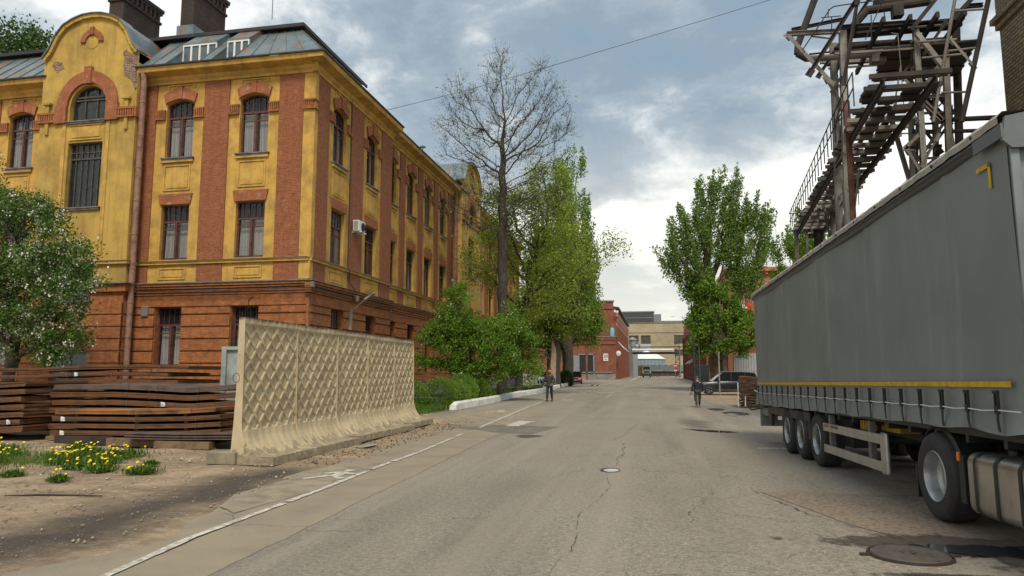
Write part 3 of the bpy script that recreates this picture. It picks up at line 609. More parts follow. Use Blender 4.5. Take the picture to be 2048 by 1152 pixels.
sheet((XC + e, YC - e, ez), (XC + e, YC + 10.1, ez), (XC - I, Yend + .3, zb), (XC - I, YC + I, zb), 10, roof)
roof.add([(XC + e, YC + 10.1, ez), (XC - I, Yend + .3, zb), (XC - I - 3, Yend + .3, zb), (XC - 6, YC + 10.1, ez)], [(0, 1, 2, 3)])
sheet((XC - I + .35, YC + I - .35, zb + .12), (XC - 25, YC + I - .35, zb + .12), (XC - 25, YC + 6, zb + 1.25), (XC - 6, YC + 6, zb + 1.25), 22, roof)
sheet((XC - I + .35, YC + I - .35, zb + .12), (XC - I + .35, Yend + .4, zb + .12), (XC - 6, Yend + .4, zb + 1.25), (XC - 6, YC + 6, zb + 1.25), 8, roof)
roof.add([(XC - 6, YC + 6, zb + 1.25), (XC - 25, YC + 6, zb + 1.25), (XC - 25, YC + 12.5, ez), (XC - 10, YC + 12.5, ez)], [(0, 1, 2, 3)])
# low pitched roof along the street wing
sheet((XC + .42, YC + 10.1, ez + .02), (XC + .42, YC + 54, ez + .02), (XC - 6.5, YC + 54, ez + 2.2), (XC - 6.5, YC + 10.1, ez + 2.2), 60, roof)
roof.add([(XC - 6.5, YC + 10.1, ez + 2.2), (XC - 6.5, YC + 54, ez + 2.2), (XC - 13.3, YC + 54, ez), (XC - 13.3, YC + 10.1, ez)], [(0, 1, 2, 3)])
roof_o = B(roof, 'roof', M['tin'], recalc=False)
mb = MB()
mb.box(XC - 9.2, XC + .83, YC - .83, YC - .76, 16.585, 16.66); mb.box(XC + .76, XC + .83, YC - .76, YC + 10.12, 16.585, 16.66); mb.box(XC - 25, XC - 14.4, YC - .83, YC - .76, 16.585, 16.66)
mb.box(XC + .38, XC + .46, YC + 10.12, YC + 54, 16.585, 16.66)
g_ = mb.build('gutter', M['tin_dark'], roof_o)
mb = MB(); mb.box(XC - 25, XC - I + .40, YC + I - .42, YC + I - .34, zb - .05, zb + .13); mb.box(XC - I + .34, XC - I + .42, YC + I - .34, Yend + .4, zb - .05, zb + .13); mb.box(XC - 25, XC - I + .34, YC + I - .34, YC + I + .1, zb - .04, zb - .01)
mb.build('eave_board', M['tin_dark'], roof_o)
# dormer windows standing in the recesses
for (u1_, u0_), nw in zip(DORM, (4, 3)):
    FD = Fac((XC - u0_, YC + DY, 0), (-1, 0, 0), (0, -1, 0)); w = u1_ - u0_; wb = MB(); z0_, z1_ = ez + .52, 18.22
    FD.box(wb, 0, w, z0_, z0_ + .07, .0, .07); FD.box(wb, 0, w, z1_ - .07, z1_, .0, .07)
    for i in range(nw + 1): u = w * i / nw; FD.box(wb, max(0, u - .05), min(w, u + .05), z0_ + .07, z1_ - .07, .0, .07)
    dw = wb.build('dormer_window', M['frame_w'], roof_o)
    gb = MB(); FD.box(gb, .02, w - .02, z0_ + .03, z1_ - .03, .01, .02); gb.build('dormer_glass', mat('dormer_glass', (.10, .13, .16), .08, var=.3, vscale=2), dw)
    gb = MB(); FD.box(gb, 0, w, ez + .25, z0_, .0, .05); gb.build('dormer_panel', M['tin'], dw); gb = MB(); FD.box(gb, 0, w, z1_, 18.36, 0, .05); gb.build('dormer_head', M['tin'], dw)
# chimneys
def chimney(x0, x1, y0, y1, z0, z1):
    mb = MB(); mb.box(x0, x1, y0, y1, z0, z1 - .9); mb.box(x0 - .08, x1 + .08, y0 - .08, y1 + .08, z1 - .9, z1 - .75)
    mb.box(x0, x1, y0, y1, z1 - .75, z1 - .3); mb.box(x0 - .10, x1 + .10, y0 - .10, y1 + .10, z1 - .3, z1 - .15); mb.box(x0 - .16, x1 + .16, y0 - .16, y1 + .16, z1 - .15, z1)
    n = int((y1 - y0) / .35)
    for i in range(n): y = y0 + (y1 - y0) * (i + .5) / n; mb.box(x1, x1 + .10, y - .07, y + .07, z1 - .75, z1 - .3)
    for i in range(2): x = x0 + (x1 - x0) * (i + .5) / 2; mb.box(x - .07, x + .07, y0 - .10, y0, z1 - .75, z1 - .3)
    c = mb.build('chimney', M['chim'], roof_o)
    mb = MB(); mb.box(x0 - .18, x1 + .18, y0 - .18, y1 + .18, z1 + .001, z1 + .05); mb.build('chimney_cap', M['tin'], c)
    mb = MB(); mb.box(x0 - .12, x1 + .12, y0 - .12, y1 + .12, z0, 20.72); mb.build('chimney_flashing', M['tin'], c)
chimney(-30.3, -29.35, 33.4, 36.4, 19.4, 23.75); chimney(-25.4, -24.6, 33.1, 36.0, 19.4, 23.6)
mb = MB(); mb.tube([(-19.1, 31.9, 19.9), (-19.12, 31.9, 24.2)], .018, 5); mb.build('lightning_rod', M['iron_dk'], roof_o)
mb = MB(); mb.tube([(-17.6, 52, 18.2), (-17.6, 52, 19.3)], .03, 5); mb.lathe([(.05, 19.3), (.25, 19.3), (.25, 19.36), (.02, 19.5)], (-17.6, 52, 0)); mb.build('roof_vent', M['tin'], roof_o)
# downpipes
def downpipe(x, y, z1, z0, r=.13, top=None):
    mb = MB(); pts = [(x, y, z0), (x, y, z1)]
    if top: pts += [top]
    mb.tube(pts, r, 12)
    z = z0 + 1.2
    while z < z1: mb.lathe([(r, z - .04), (r + .02, z - .03), (r + .02, z + .03), (r, z + .04)], (x, y, 0), n=12); z += 1.65
    B(mb, 'downpipe', M['pipe'], smooth=True)
downpipe(XC - 8.88, YC - .52, 16.1, .5, .14, (XC - 8.88, YC - .6, 16.5)); downpipe(XC + .02, YC + 24.6, 16.1, .5, .13, (XC + .3, YC + 24.6, 16.5)); downpipe(XC + .12, YC + 32.5, 16.4, .5, .13)
# power cables and junction boxes on the corner belt
mb = MB()
for k in range(3): z = ZG + .1 + .11 * k; mb.tube([(XC - 8.6, YC - .36, z), (XC - 4, YC - .36, z - .02), (XC + .38, YC - .38, z + .01), (XC + .38, YC + 5, z - .02), (XC + .38, YC + 10, z)], .018, 5)
mb.tube([(XC + .12, YC + 3.95, 16.2), (XC + .12, YC + 3.97, 7.1), (XC + .24, YC + 4.0, 6.9), (XC + .1, YC + 4.2, 6.4), (XC + .42, YC + 4.5, 5.8)], .03, 5)
mb.tube([(XC - 2.7, YC - .16, 5.2), (XC - 2.9, YC - .16, 5.0), (XC - 2.9, YC - .16, 2.2)], .015, 5); B(mb, 'cable', M['black'])
for (x, y, z, w) in ((XC + .40, YC + 4.6, 5.5, .18), (XC + .42, YC - .38, 5.66, .16), (XC + .1, YC + 10.0, 5.4, .22)):
    mb = MB(); mb.box(x - w / 2, x + w / 2, y - w / 2, y + w / 2, z - w * .8, z + w * .8); B(mb, 'junction_box', M['iron'], bevel=.01)
mb = MB(); FF.box(mb, 8.15, 8.5, 4.35, 4.8, .13, .24); B(mb, 'switch_box', M['galv'], bevel=.01)
# bars over the ground floor window behind the slab wall
mb = MB()
for i in range(7): u = 2.5 + i * .21; mb.tube([FF.P(u, 2.0, .10), FF.P(u, 4.2, .10)], .012, 5)
for z in (2.6, 3.4, 4.1): mb.tube([FF.P(2.4, z, .12), FF.P(3.85, z, .12)], .012, 5)
B(mb, 'window_grille', M['frame_d'])
MB.build = _old_build
# air conditioner and wall lamp are things of their own
ac = empty('air_conditioner', (XC + .30, 34.8, 9.35), 'white air conditioning unit bolted to the brick on the street side, between two windows', 'air conditioner')
mb = MB(); mb.box(-.14, .20, -.42, .42, -.27, .30); mb.build('casing', M['plain_white'], ac, bevel=.02)
mb = MB(); mb.lathe([(.02, .215), (.23, .215), (.23, .235), (.02, .235)], (0, .1, 0), 'x'); [mb.tube([(.24, .1, 0), (.24, .1 + .22 * math.cos(a), .22 * math.sin(a))], .008, 4) for a in np.linspace(0, 2 * math.pi, 10)[:-1]]; mb.build('fan_grille', M['black'], ac)
mb = MB(); [mb.box(-.10, .16, -.428, -.421, -.22 + k * .045, -.20 + k * .045) for k in range(11)]; mb.build('side_grille', M['frame_d'], ac)
for y in (-.3, .3): mb = MB(); mb.beam((-.28, y, -.32), (.30, y, -.32), .04); mb.beam((-.26, y, -.32), (-.26, y, -.02), .04); mb.build('bracket', M['plain_white'], ac)
lp = empty('street_lamp', (XC + .14, 34.3, 4.4), 'grey tubular lamp on a bent arm fixed to the brick wall above the slab wall', 'lamp')
mb = MB(); mb.box(.0, .12, -.1, .1, -.55, .55); mb.build('bracket', M['iron_lt'], lp, bevel=.01)
mb = MB(); mb.tube([(.12, 0, .4), (.25, 0, .55), (1.0, -.15, 1.05)], .03, 8); mb.build('arm', M['iron_lt'], lp)
mb = MB(); mb.beam((.9, -.13, 1.0), (1.45, -.22, 1.32), .2, .1); mb.build('lamp_head', M['iron_lt'], lp, bevel=.02)
# ------------------------------------------------------------------ ground, road, markings
def ground_mat(kind):
    m = bpy.data.materials.new(kind); m.use_nodes = True; nt = m.node_tree; N = nt.nodes.new; L = nt.links.new; p = nt.nodes["Principled BSDF"]
    tc = N("ShaderNodeTexCoord"); co = tc.outputs["Object"]; sep = N("ShaderNodeSeparateXYZ"); L(co, sep.inputs[0])
    def noise(sc, det=8, rg=0.6, scl=None, dist=0):
        src = co
        if scl: mp = N("ShaderNodeMapping"); L(co, mp.inputs[0]); mp.inputs["Scale"].default_value = scl; src = mp.outputs[0]
        n = N("ShaderNodeTexNoise"); L(src, n.inputs["Vector"]); n.inputs["Scale"].default_value = sc; n.inputs["Detail"].default_value = det; n.inputs["Roughness"].default_value = rg; n.inputs["Distortion"].default_value = dist
        return n.outputs["Fac"]
    def rg(f, a, b, lo=0, hi=1):
        r = N("ShaderNodeMapRange"); L(f, r.inputs[0]); r.inputs[1].default_value = a; r.inputs[2].default_value = b; r.inputs[3].default_value = lo; r.inputs[4].default_value = hi; return r.outputs[0]
    def ma(op, a, b):
        x = N("ShaderNodeMath"); x.operation = op
        for i, v in enumerate((a, b)):
            if isinstance(v, (int, float)): x.inputs[i].default_value = v
            else: L(v, x.inputs[i])
        return x.outputs[0]
    def mix(f, a, b):
        x = N("ShaderNodeMix"); x.data_type = 'RGBA'
        if isinstance(f, float): x.inputs[0].default_value = f
        else: L(f, x.inputs[0])
        for i, v in ((6, a), (7, b)):
            if isinstance(v, tuple): x.inputs[i].default_value = (*v, 1)
            else: L(v, x.inputs[i])
        return x.outputs[2]
    if kind == 'asphalt':
        # worn aggregate, right of the seam; smoother tan strip on the left of it
        sp = N("ShaderNodeTexVoronoi"); L(co, sp.inputs["Vector"]); sp.inputs["Scale"].default_value = 26
        c = mix(rg(noise(17, 7, .8), .36, .66), (.13, .112, .088), (.34, .305, .245))
        c = mix(rg(sp.outputs["Distance"], .06, .24, 1, 0), c, (.58, .54, .46))
        c = mix(ma('MULTIPLY', rg(noise(.35, 6), .45, .7), .5), c, (.20, .17, .13))
        c = mix(ma('MULTIPLY', rg(noise(.22, 5, .6, (2.2, .35, 1)), .48, .68), .5), c, (.105, .093, .078))
        c = mix(ma('MULTIPLY', rg(noise(1.0, 4, .55, (1.3, .045, 1)), .5, .66), .45), c, (.30, .265, .21))
        seam = ma('ADD', ma('ADD', sep.outputs[0], ma('MULTIPLY', sep.outputs[1], .039)), 3.58)
        seam = ma('ADD', seam, ma('MULTIPLY', ma('SUBTRACT', noise(.8, 4), .5), .18))
        old = mix(rg(noise(1.2, 7), .4, .7), (.27, .225, .158), (.20, .168, .122)); old = mix(ma('MULTIPLY', rg(noise(45, 3), .45, .7), .5), old, (.28, .25, .20))
        lf = ma('MULTIPLY', rg(seam, -.02, .02, 1, 0), rg(sep.outputs[1], 22, 30, 1, 0))
        c = mix(lf, c, old)
        # crack along the seam, and a net of cracks
        sc = rg(ma('ABSOLUTE', seam, 0), .006, .02, 1, 0); sc = ma('MULTIPLY', sc, rg(sep.outputs[1], 20, 26, 1, 0))
        wn = N("ShaderNodeTexNoise"); L(co, wn.inputs["Vector"]); wn.inputs["Scale"].default_value = 1.6; wn.inputs["Detail"].default_value = 8
        vm = N("ShaderNodeVectorMath"); vm.operation = 'ADD'; L(co, vm.inputs[0]); vs = N("ShaderNodeVectorMath"); vs.operation = 'SCALE'; L(wn.outputs["Color"], vs.inputs[0]); vs.inputs["Scale"].default_value = .9; L(vs.outputs[0], vm.inputs[1])
        def cracks(s, w, m0, m1, ns):
            v = N("ShaderNodeTexVoronoi"); v.feature = 'DISTANCE_TO_EDGE'; L(vm.outputs[0], v.inputs["Vector"]); v.inputs["Scale"].default_value = s
            return ma('MULTIPLY', rg(v.outputs["Distance"], w * .35, w, 1, 0), rg(noise(ns, 3), m0, m1))
        cr = ma('MAXIMUM', ma('MULTIPLY', sc, .8), ma('MAXIMUM', cracks(.30, .004, .46, .58, .30), cracks(1.5, .009, .54, .66, .45)))
        c = mix(ma('MULTIPLY', cr, .6), c, (.035, .032, .028))
        hb = ma('SUBTRACT', ma('MULTIPLY', noise(30, 5, .75), .9), cr)
        p.inputs["Roughness"].default_value = .86
        b = N("ShaderNodeBump"); b.inputs["Strength"].default_value = .55; b.inputs["Distance"].default_value = .012; L(hb, b.inputs["Height"]); L(b.outputs[0], p.inputs["Normal"])
    else:
        c = mix(rg(noise(1.1, 12, .78), .38, .62), (.40, .295, .185), (.20, .14, .09))
        c = mix(ma('MULTIPLY', rg(noise(9, 10, .8), .5, .62), .8), c, (.47, .38, .27))
        c = mix(ma('MULTIPLY', rg(noise(.7, 7, .7, (.5, 2.6, 1), 1.0), .52, .66), .75), c, (.13, .095, .062))
        # oily damp band where lorries turn, beside the asphalt edge
        d = ma('ADD', sep.outputs[0], 6.0); d = ma('ADD', d, ma('MULTIPLY', ma('SUBTRACT', noise(.6, 6), .5), 1.8))
        band = ma('MULTIPLY', rg(ma('ABSOLUTE', ma('ADD', d, .5), 0), .15, 1.1, 1, 0), rg(sep.outputs[1], 11.8, 12.8, 1, 0))
        c = mix(ma('MULTIPLY', band, .9), c, (.045, .037, .03))
        v = N("ShaderNodeTexVoronoi"); L(co, v.inputs["Vector"]); v.inputs["Scale"].default_value = 24
        c = mix(ma('MULTIPLY', rg(v.outputs["Distance"], .05, .2, 1, 0), .5), c, (.42, .37, .30))
        p.inputs["Roughness"].default_value = .95
        h = ma('ADD', ma('MULTIPLY', noise(3.0, 9, .7, (.6, 1.8, 1)), 1.6), ma('MULTIPLY', noise(28, 6, .7), .5))
        b = N("ShaderNodeBump"); b.inputs["Strength"].default_value = .9; b.inputs["Distance"].default_value = .05; L(h, b.inputs["Height"]); L(b.outputs[0], p.inputs["Normal"])
    L(c, p.inputs["Base Color"]); return m
GM = ground_mat('bare_earth'); AM = ground_mat('asphalt')
def sheet_grid(name, xs, ys, zoff, m, kind='structure', noisef=None):
    X, Y = np.meshgrid(xs, ys); Z = gz(X, Y) + zoff
    if noisef is not None: Z = Z + noisef(X, Y)
    V = np.stack([X, Y, Z], -1).reshape(-1, 3); a, b = X.shape; i = np.arange(a - 1)[:, None] * b + np.arange(b - 1)[None, :]
    F = np.stack([i, i + 1, i + b + 1, i + b], -1).reshape(-1, 4); o = npmesh(name, V, F, m, smooth=True); o['kind'] = kind; return o
xs = np.unique(np.concatenate([np.linspace(-2500, -60, 12), np.linspace(-60, 30, 91), np.linspace(30, 2500, 12)]))
ys = np.unique(np.concatenate([np.linspace(-800, -10, 8), np.linspace(-10, 90, 101), np.linspace(90, 400, 40), np.linspace(400, 4000, 16)]))
sheet_grid('ground', xs, ys, -.05, GM)
def dune(X, Y):   # gentle ruts and lumps in the earth yard
    return .018 * np.sin(X * 1.7 + np.sin(Y * .9) * 1.3) * np.cos(Y * 1.3) + .012 * np.sin(X * 4.1 + Y * 2.3) + .008 * np.cos(Y * 5.7 - X * 1.1)
yard = sheet_grid('yard_earth', np.linspace(-34, -4.9, 195), np.linspace(-2, 30, 214), -.018, GM, noisef=lambda X, Y: dune(X, Y) * np.clip((-5.4 - X) / 1.2, 0, 1))
# asphalt: strip of rows, ragged left edge
LB = [(-9, -6.6), (4, -5.7), (5.4, -5.6), (6.2, -5.28), (7.0, -5.1), (9, -5.82), (11, -6.1), (14, -6.05), (17.5, -6.43), (20.7, -6.5), (23.5, -6.9), (25.5, -7.7), (28, -9.5), (31.3, -9.0), (42, -9.2), (56, -9.1), (70, -9.6), (84, -9.7), (90, -14), (96, -30), (3000, -30)]
yy = np.unique(np.concatenate([np.linspace(-9, 90, 397), np.linspace(90, 400, 60), [800, 1500]]))
XL = np.interp(yy, [a for a, _ in LB], [b for _, b in LB])
jit = (np.sin(yy * 3.1) * .07 + np.sin(yy * 7.7 + 1) * .05 + np.sin(yy * 17.3) * .025) * (yy < 31)
XL = XL + jit; XR = np.interp(yy, [0, 33, 36, 40, 56, 70, 74, 3000], [22, 22, 8, 4.6, 2.6, 3.4, 18, 18]) + np.sin(yy * 2.3) * .12
T = np.linspace(0, 1, 45) ** 1.0
V = []; 
for a, b, y in zip(XL, XR, yy): x = a + (b - a) * T; V.append(np.stack([x, np.full_like(x, y), gz(x, y) - .002 - .012 * (T == 0)], -1))
V = np.concatenate(V); nb = len(T); i = np.arange(len(yy) - 1)[:, None] * nb + np.arange(nb - 1)[None, :]
o = npmesh('road', V, np.stack([i, i + 1, i + nb + 1, i + nb], -1).reshape(-1, 4), AM, smooth=True); o['kind'] = 'structure'
# repair patches
def patch(name, pts, m, zoff, kind='structure', jit=.0, cat=None, label=None, group=None, sub=10):
    mb = MB(); P = []
    for (a, b) in zip(pts, pts[1:] + pts[:1]):
        n = max(1, int(math.dist(a, b) / .25)) if jit else 1
        for k in range(n): t = k / n; P.append((a[0] + (b[0] - a[0]) * t + random.uniform(-jit, jit), a[1] + (b[1] - a[1]) * t + random.uniform(-jit, jit)))
    mb.add([(x, y, float(gz(x, y)) + zoff) for x, y in P], [tuple(range(len(P)))]); o = mb.build(name, m, recalc=False)
    if kind: o['kind'] = kind
    return o
PM1 = mat('brownish_patch_asphalt', (.26, .205, .152), .9, var=.55, vscale=19, bump=.7, bscale=30, dirt=(.15, .125, .10), dirt_amt=.6, dscale=1.6)
PM2 = mat('grey_patch_asphalt', (.17, .155, .13), .9, var=.4, vscale=1.5, bump=.5, bscale=60)
PM3 = mat('pale_patch_concrete', (.29, .245, .175), .9, var=.4, vscale=2.5, bump=.4, bscale=50)
patch('road_patch', [(1.45, 11.1), (3.9, 11.2), (7.5, 11.0), (7.5, 6.6), (4.4, 7.0), (2.75, 7.6), (2.1, 8.8)], PM1, .004, jit=.015)
patch('road_patch', [(-4.55, 20.2), (-3.4, 19.9), (-3.0, 22.6), (-5.0, 22.9), (-6.4, 21.8), (-5.2, 21.0)], PM2, .002, jit=.02)
patch('road_patch', [(-6.7, 22.8), (-4.6, 22.9), (-4.7, 33), (-8.7, 31.5), (-7.6, 26)], PM3, .002, jit=.03)
patch('road_patch', [(-5.15, 8.2), (-4.95, 10.4), (-5.6, 12.6), (-5.95, 12.4), (-5.85, 10.5), (-5.6, 8.6)], PM3, .002, jit=.03)
# paint: edge line, dashes, pedestrian symbol
def ribbon(name, pts, w, m, zoff, breaks=(), jit=.008, label=None, wf=None):
    mb = MB(); P = []
    for a, b in zip(pts, pts[1:]):
        n = max(1, int(math.dist(a, b) / .12))
        for k in range(n): t = k / n; P.append((a[0] + (b[0] - a[0]) * t, a[1] + (b[1] - a[1]) * t))
    P.append(pts[-1])
    for i, (a, b) in enumerate(zip(P, P[1:])):
        if random.random() < breaks[0] if breaks else False: continue
        d = Vector((b[0] - a[0], b[1] - a[1])).normalized(); nx, ny = -d.y, d.x; ww = [w * random.uniform(.8, 1.1) / 2 for _ in range(2)]
        if i and prevw: ww[0] = prevw
        prevw = ww[1]
        j0 = 0; vs = []
        for (x, y), h in ((a, ww[0]), (b, ww[1])): vs += [(x - nx * h, y - ny * h), (x + nx * h, y + ny * h)]
        mb.add([(x, y, float(gz(x, y)) + zoff) for x, y in (vs[0], vs[1], vs[3], vs[2])], [(0, 1, 2, 3)])
    o = mb.build(name, m, recalc=False); o['kind'] = 'structure'; return o
prevw = None
ribbon('edge_line', [(-4.63, 5.3), (-4.84, 6.95), (-4.86, 8.3), (-4.90, 10.0), (-5.02, 12.5), (-5.05, 15.0), (-5.32, 19.5)], .10, M['mark'], .009, (.05,))
ribbon('edge_line', [(-5.39, 21.8), (-5.75, 28), (-6.15, 35), (-6.30, 40)], .12, M['mark'], .009, (.02,))
ribbon('edge_line', [(-6.1, 47), (-6.2, 62)], .12, M['mark'], .006, (.1,))
ribbon('edge_line', [(-3.2, 47), (-3.3, 56)], .10, M['mark'], .006, (.3,))
ribbon('kerb_line', [(-4.5, 137), (-4.4, 160), (-4.9, 240)], .5, M['mark'], .012)
ribbon('kerb_line', [(6.1, 128), (6.0, 180), (4.9, 270)], .5, M['mark'], .012)
patch('zebra_bar', [(-4.75, 22.6), (-4.3, 22.6), (-4.15, 24.9), (-4.75, 24.9)], M['mark'], .006, jit=.02)
for q in ([(-5.6, 43), (-4.9, 43), (-4.9, 43.8), (-5.6, 43.8)], [(-7.8, 44), (-6.6, 44), (-6.6, 44.6), (-7.8, 44.6)], [(-6.7, 57), (-5.4, 57), (-5.4, 58), (-6.7, 58)], [(-4.6, 58), (-3.3, 58), (-3.3, 59), (-4.6, 59)], [(-7.5, 75), (-4, 75), (-4, 76), (-7.5, 76)]): patch('zebra_bar', q, M['mark'], .006, jit=.05)
patch('zebra_bar', [(2.4, 18.2), (3.2, 18.2), (3.2, 18.5), (2.4, 18.5)], M['mark'], .006, jit=.02)
patch('zebra_bar', [(-2.2, 119), (6.0, 117), (6.0, 118.6), (-2.2, 120.6)], M['mark'], .012)
def walker(ox, oy, s):   # painted walking figure seen foreshortened
    parts = [[(-.1, .0), (.12, .02), (.16, .18), (.02, .24), (-.1, .16)], [(-.14, .28), (.10, .27), (.2, .75), (-.05, .78)], [(-.12, .7), (.05, .68), (.42, .98), (.30, 1.1)], [(-.18, .72), (.02, .78), (-.32, 1.25), (-.45, 1.16)], [(.05, .30), (.38, .48), (.34, .60), (.03, .48)], [(-.12, .30), (-.46, .55), (-.38, .66), (-.06, .50)]]
    mb = MB()
    for k, P in enumerate(parts): mb.add([(ox + x * s, oy - y * s * 1.25, .0065 + k * .0004) for x, y in P], [tuple(range(len(P)))])
    o = mb.build('footpath_symbol', M['mark'], recalc=False); o['kind'] = 'structure'
walker(-5.35, 12.15, .8); walker(-6.7, 31.5, 1.1)
# potholes, puddles, tar stains, long cracks
WET = mat('dark_wet_asphalt', (.028, .026, .024), .25, var=.3, vscale=2); PUD = mat('puddle_water', (.03, .032, .034), .03, spec=.8); CRK = mat('crack', (.02, .018, .016), .95)
def blob(name, cx_, cy_, rx, ry, m, zoff, n=26, j=.18, seed=0):
    r = random.Random(seed); ph = [r.uniform(0, 6.3) for _ in range(4)]; pts = []
    for i in range(n):
        a = 2 * math.pi * i / n; k = 1 + j * (math.sin(2 * a + ph[0]) + .6 * math.sin(3 * a + ph[1]) + .5 * math.sin(5 * a + ph[2]) + .3 * math.sin(9 * a + ph[3])); pts.append((cx_ + rx * k * math.cos(a), cy_ + ry * k * math.sin(a)))
    return patch(name, pts, m, zoff)
def stain(name, cx_, cy_, rx, ry, col_, rough, zoff, seed=0, edge=.25, nz=.55, sc=3.0, ang=0):
    """a thin sheet whose ragged outline comes from the stain itself fading into the road"""
    m = bpy.data.materials.new(name); m.use_nodes = True; nt = m.node_tree; N = nt.nodes.new; L = nt.links.new; p = nt.nodes["Principled BSDF"]; p.inputs["Base Color"].default_value = (*col_, 1); p.inputs["Roughness"].default_value = rough
    tc = N("ShaderNodeTexCoord"); mp = N("ShaderNodeMapping"); L(tc.outputs["Object"], mp.inputs[0]); mp.inputs["Scale"].default_value = (1 / rx, 1 / ry, 0); ln = N("ShaderNodeVectorMath"); ln.operation = 'LENGTH'; L(mp.outputs[0], ln.inputs[0])
    n = N("ShaderNodeTexNoise"); n.noise_dimensions = '4D'; n.inputs["W"].default_value = seed * 3.7; L(tc.outputs["Object"], n.inputs["Vector"]); n.inputs["Scale"].default_value = sc; n.inputs["Detail"].default_value = 8; n.inputs["Roughness"].default_value = .65
    a = N("ShaderNodeMath"); a.operation = 'MULTIPLY_ADD'; L(n.outputs["Fac"], a.inputs[0]); a.inputs[1].default_value = nz * 2; L(ln.outputs["Value"], a.inputs[2])
    r = N("ShaderNodeMapRange"); L(a.outputs[0], r.inputs[0]); r.inputs[1].default_value = .72 + nz - edge; r.inputs[2].default_value = .72 + nz; r.inputs[3].default_value = 1; r.inputs[4].default_value = 0
    t = N("ShaderNodeBsdfTransparent"); mx = N("ShaderNodeMixShader"); L(r.outputs[0], mx.inputs[0]); L(t.outputs[0], mx.inputs[1]); L(p.outputs[0], mx.inputs[2]); L(mx.outputs[0], nt.nodes["Material Output"].inputs[0])
    mb = MB(); k = 6; z0 = float(gz(cx_, cy_)); ca, sa = math.cos(ang), math.sin(ang)
    mb.grid([[(rx * 1.3 * (2 * i / k - 1), ry * 1.3 * (2 * j / k - 1), float(gz(cx_ + rx * 1.3 * (2 * i / k - 1) * ca, cy_ + ry * 1.3 * (2 * j / k - 1))) - z0) for i in range(k + 1)] for j in range(k + 1)])
    o = mb.build(name, m, recalc=False); o.location = (cx_, cy_, z0 + zoff); o.rotation_euler = (0, 0, ang); o['kind'] = 'structure'; return o
DK = (.035, .031, .027)
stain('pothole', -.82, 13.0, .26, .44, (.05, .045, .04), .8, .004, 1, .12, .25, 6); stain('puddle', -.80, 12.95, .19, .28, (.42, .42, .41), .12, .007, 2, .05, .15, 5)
stain('wet_patch', 3.3, 7.95, 2.5, .62, (.075, .060, .048), .5, .006, 3, .25, .7, 4); stain('puddle', 3.2, 7.72, 1.25, .34, (.03, .032, .034), .03, .010, 4, .06, .75, 5); stain('wet_patch', 3.75, 7.3, 1.2, .95, (.06, .052, .043), .45, .0075, 5, .25, .8, 4)
stain('wet_patch', 2.75, 6.72, 1.5, .15, DK, .6, .006, 6, .3, .6, 5); stain('puddle', 1.75, 23.6, 1.0, .55, (.03, .032, .034), .03, .008, 8, .06, .3, 2); stain('wet_patch', 1.75, 23.7, 1.5, .7, (.10, .085, .07), .5, .005, 9, .5, .5, 2)
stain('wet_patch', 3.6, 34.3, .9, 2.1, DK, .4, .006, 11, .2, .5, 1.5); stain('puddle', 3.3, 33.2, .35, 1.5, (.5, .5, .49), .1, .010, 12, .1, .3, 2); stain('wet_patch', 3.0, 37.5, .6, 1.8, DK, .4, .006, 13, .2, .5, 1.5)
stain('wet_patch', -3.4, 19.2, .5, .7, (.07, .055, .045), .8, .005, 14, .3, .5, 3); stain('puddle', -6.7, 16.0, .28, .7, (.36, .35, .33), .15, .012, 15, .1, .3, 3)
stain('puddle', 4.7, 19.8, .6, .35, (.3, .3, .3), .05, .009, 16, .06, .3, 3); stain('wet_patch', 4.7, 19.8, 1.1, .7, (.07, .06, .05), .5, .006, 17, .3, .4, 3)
stain('oil_stain', 5.2, 12.5, 2.2, 3.5, (.09, .078, .066), .8, .006, 18, .9, .6, 1.2); stain('oil_stain', 1.4, 27, 1.0, 5, (.15, .13, .11), .85, .004, 20, .9, .6, .8)
def crack(pts, w, jit=.05, seed=0):
    r = random.Random(seed); mb = MB(); P = []
    for a, b in zip(pts, pts[1:]):
        n = max(1, int(math.dist(a, b) / .10))
        for k in range(n): t = k / n; P.append((a[0] + (b[0] - a[0]) * t, a[1] + (b[1] - a[1]) * t))
    P.append(pts[-1]); off = [0, 0]; Q = []
    for x, y in P: off[0] = off[0] * .8 + r.uniform(-jit, jit); off[1] = off[1] * .8 + r.uniform(-jit, jit); Q.append((x + off[0], y + off[1]))
    hw = [w * (r.uniform(.0, 1) ** 1.5) / 2 * .62 for _ in Q]
    L_ = [(x - h, y + h * .4) for (x, y), h in zip(Q, hw)]; R_ = [(x + h, y - h * .4) for (x, y), h in zip(Q, hw)]
    for i in range(len(Q) - 1): mb.add([(x, y, float(gz(x, y)) + .0085) for x, y in (L_[i], R_[i], R_[i + 1], L_[i + 1])], [(0, 1, 2, 3)])
    o = mb.build('road_crack', CRK, recalc=False); o['kind'] = 'structure'
crack([(-1.05, 5.2), (-.85, 7.2), (-.95, 9), (-.7, 11), (-.82, 12.6)], .014, .02, 1); crack([(-.8, 13.4), (-.75, 15.5), (-.95, 19), (-.6, 24)], .03, .05, 2)
crack([(1.4, 11.15), (3.3, 11.3), (5, 11.05)], .03, .03, 3); crack([(1.4, 11.1), (1.75, 9.3), (2.2, 8.5), (2.5, 7.9)], .035, .03, 4)
crack([(-.2, 6.3), (.6, 6.6), (1.3, 7.3)], .015, .04, 5); crack([(-6.6, 21.2), (-3.4, 20.9), (-2.2, 21.2)], .04, .04, 6); crack([(-5.1, 9.4), (-3.9, 10.0), (-2.0, 10.2)], .015, .05, 7)
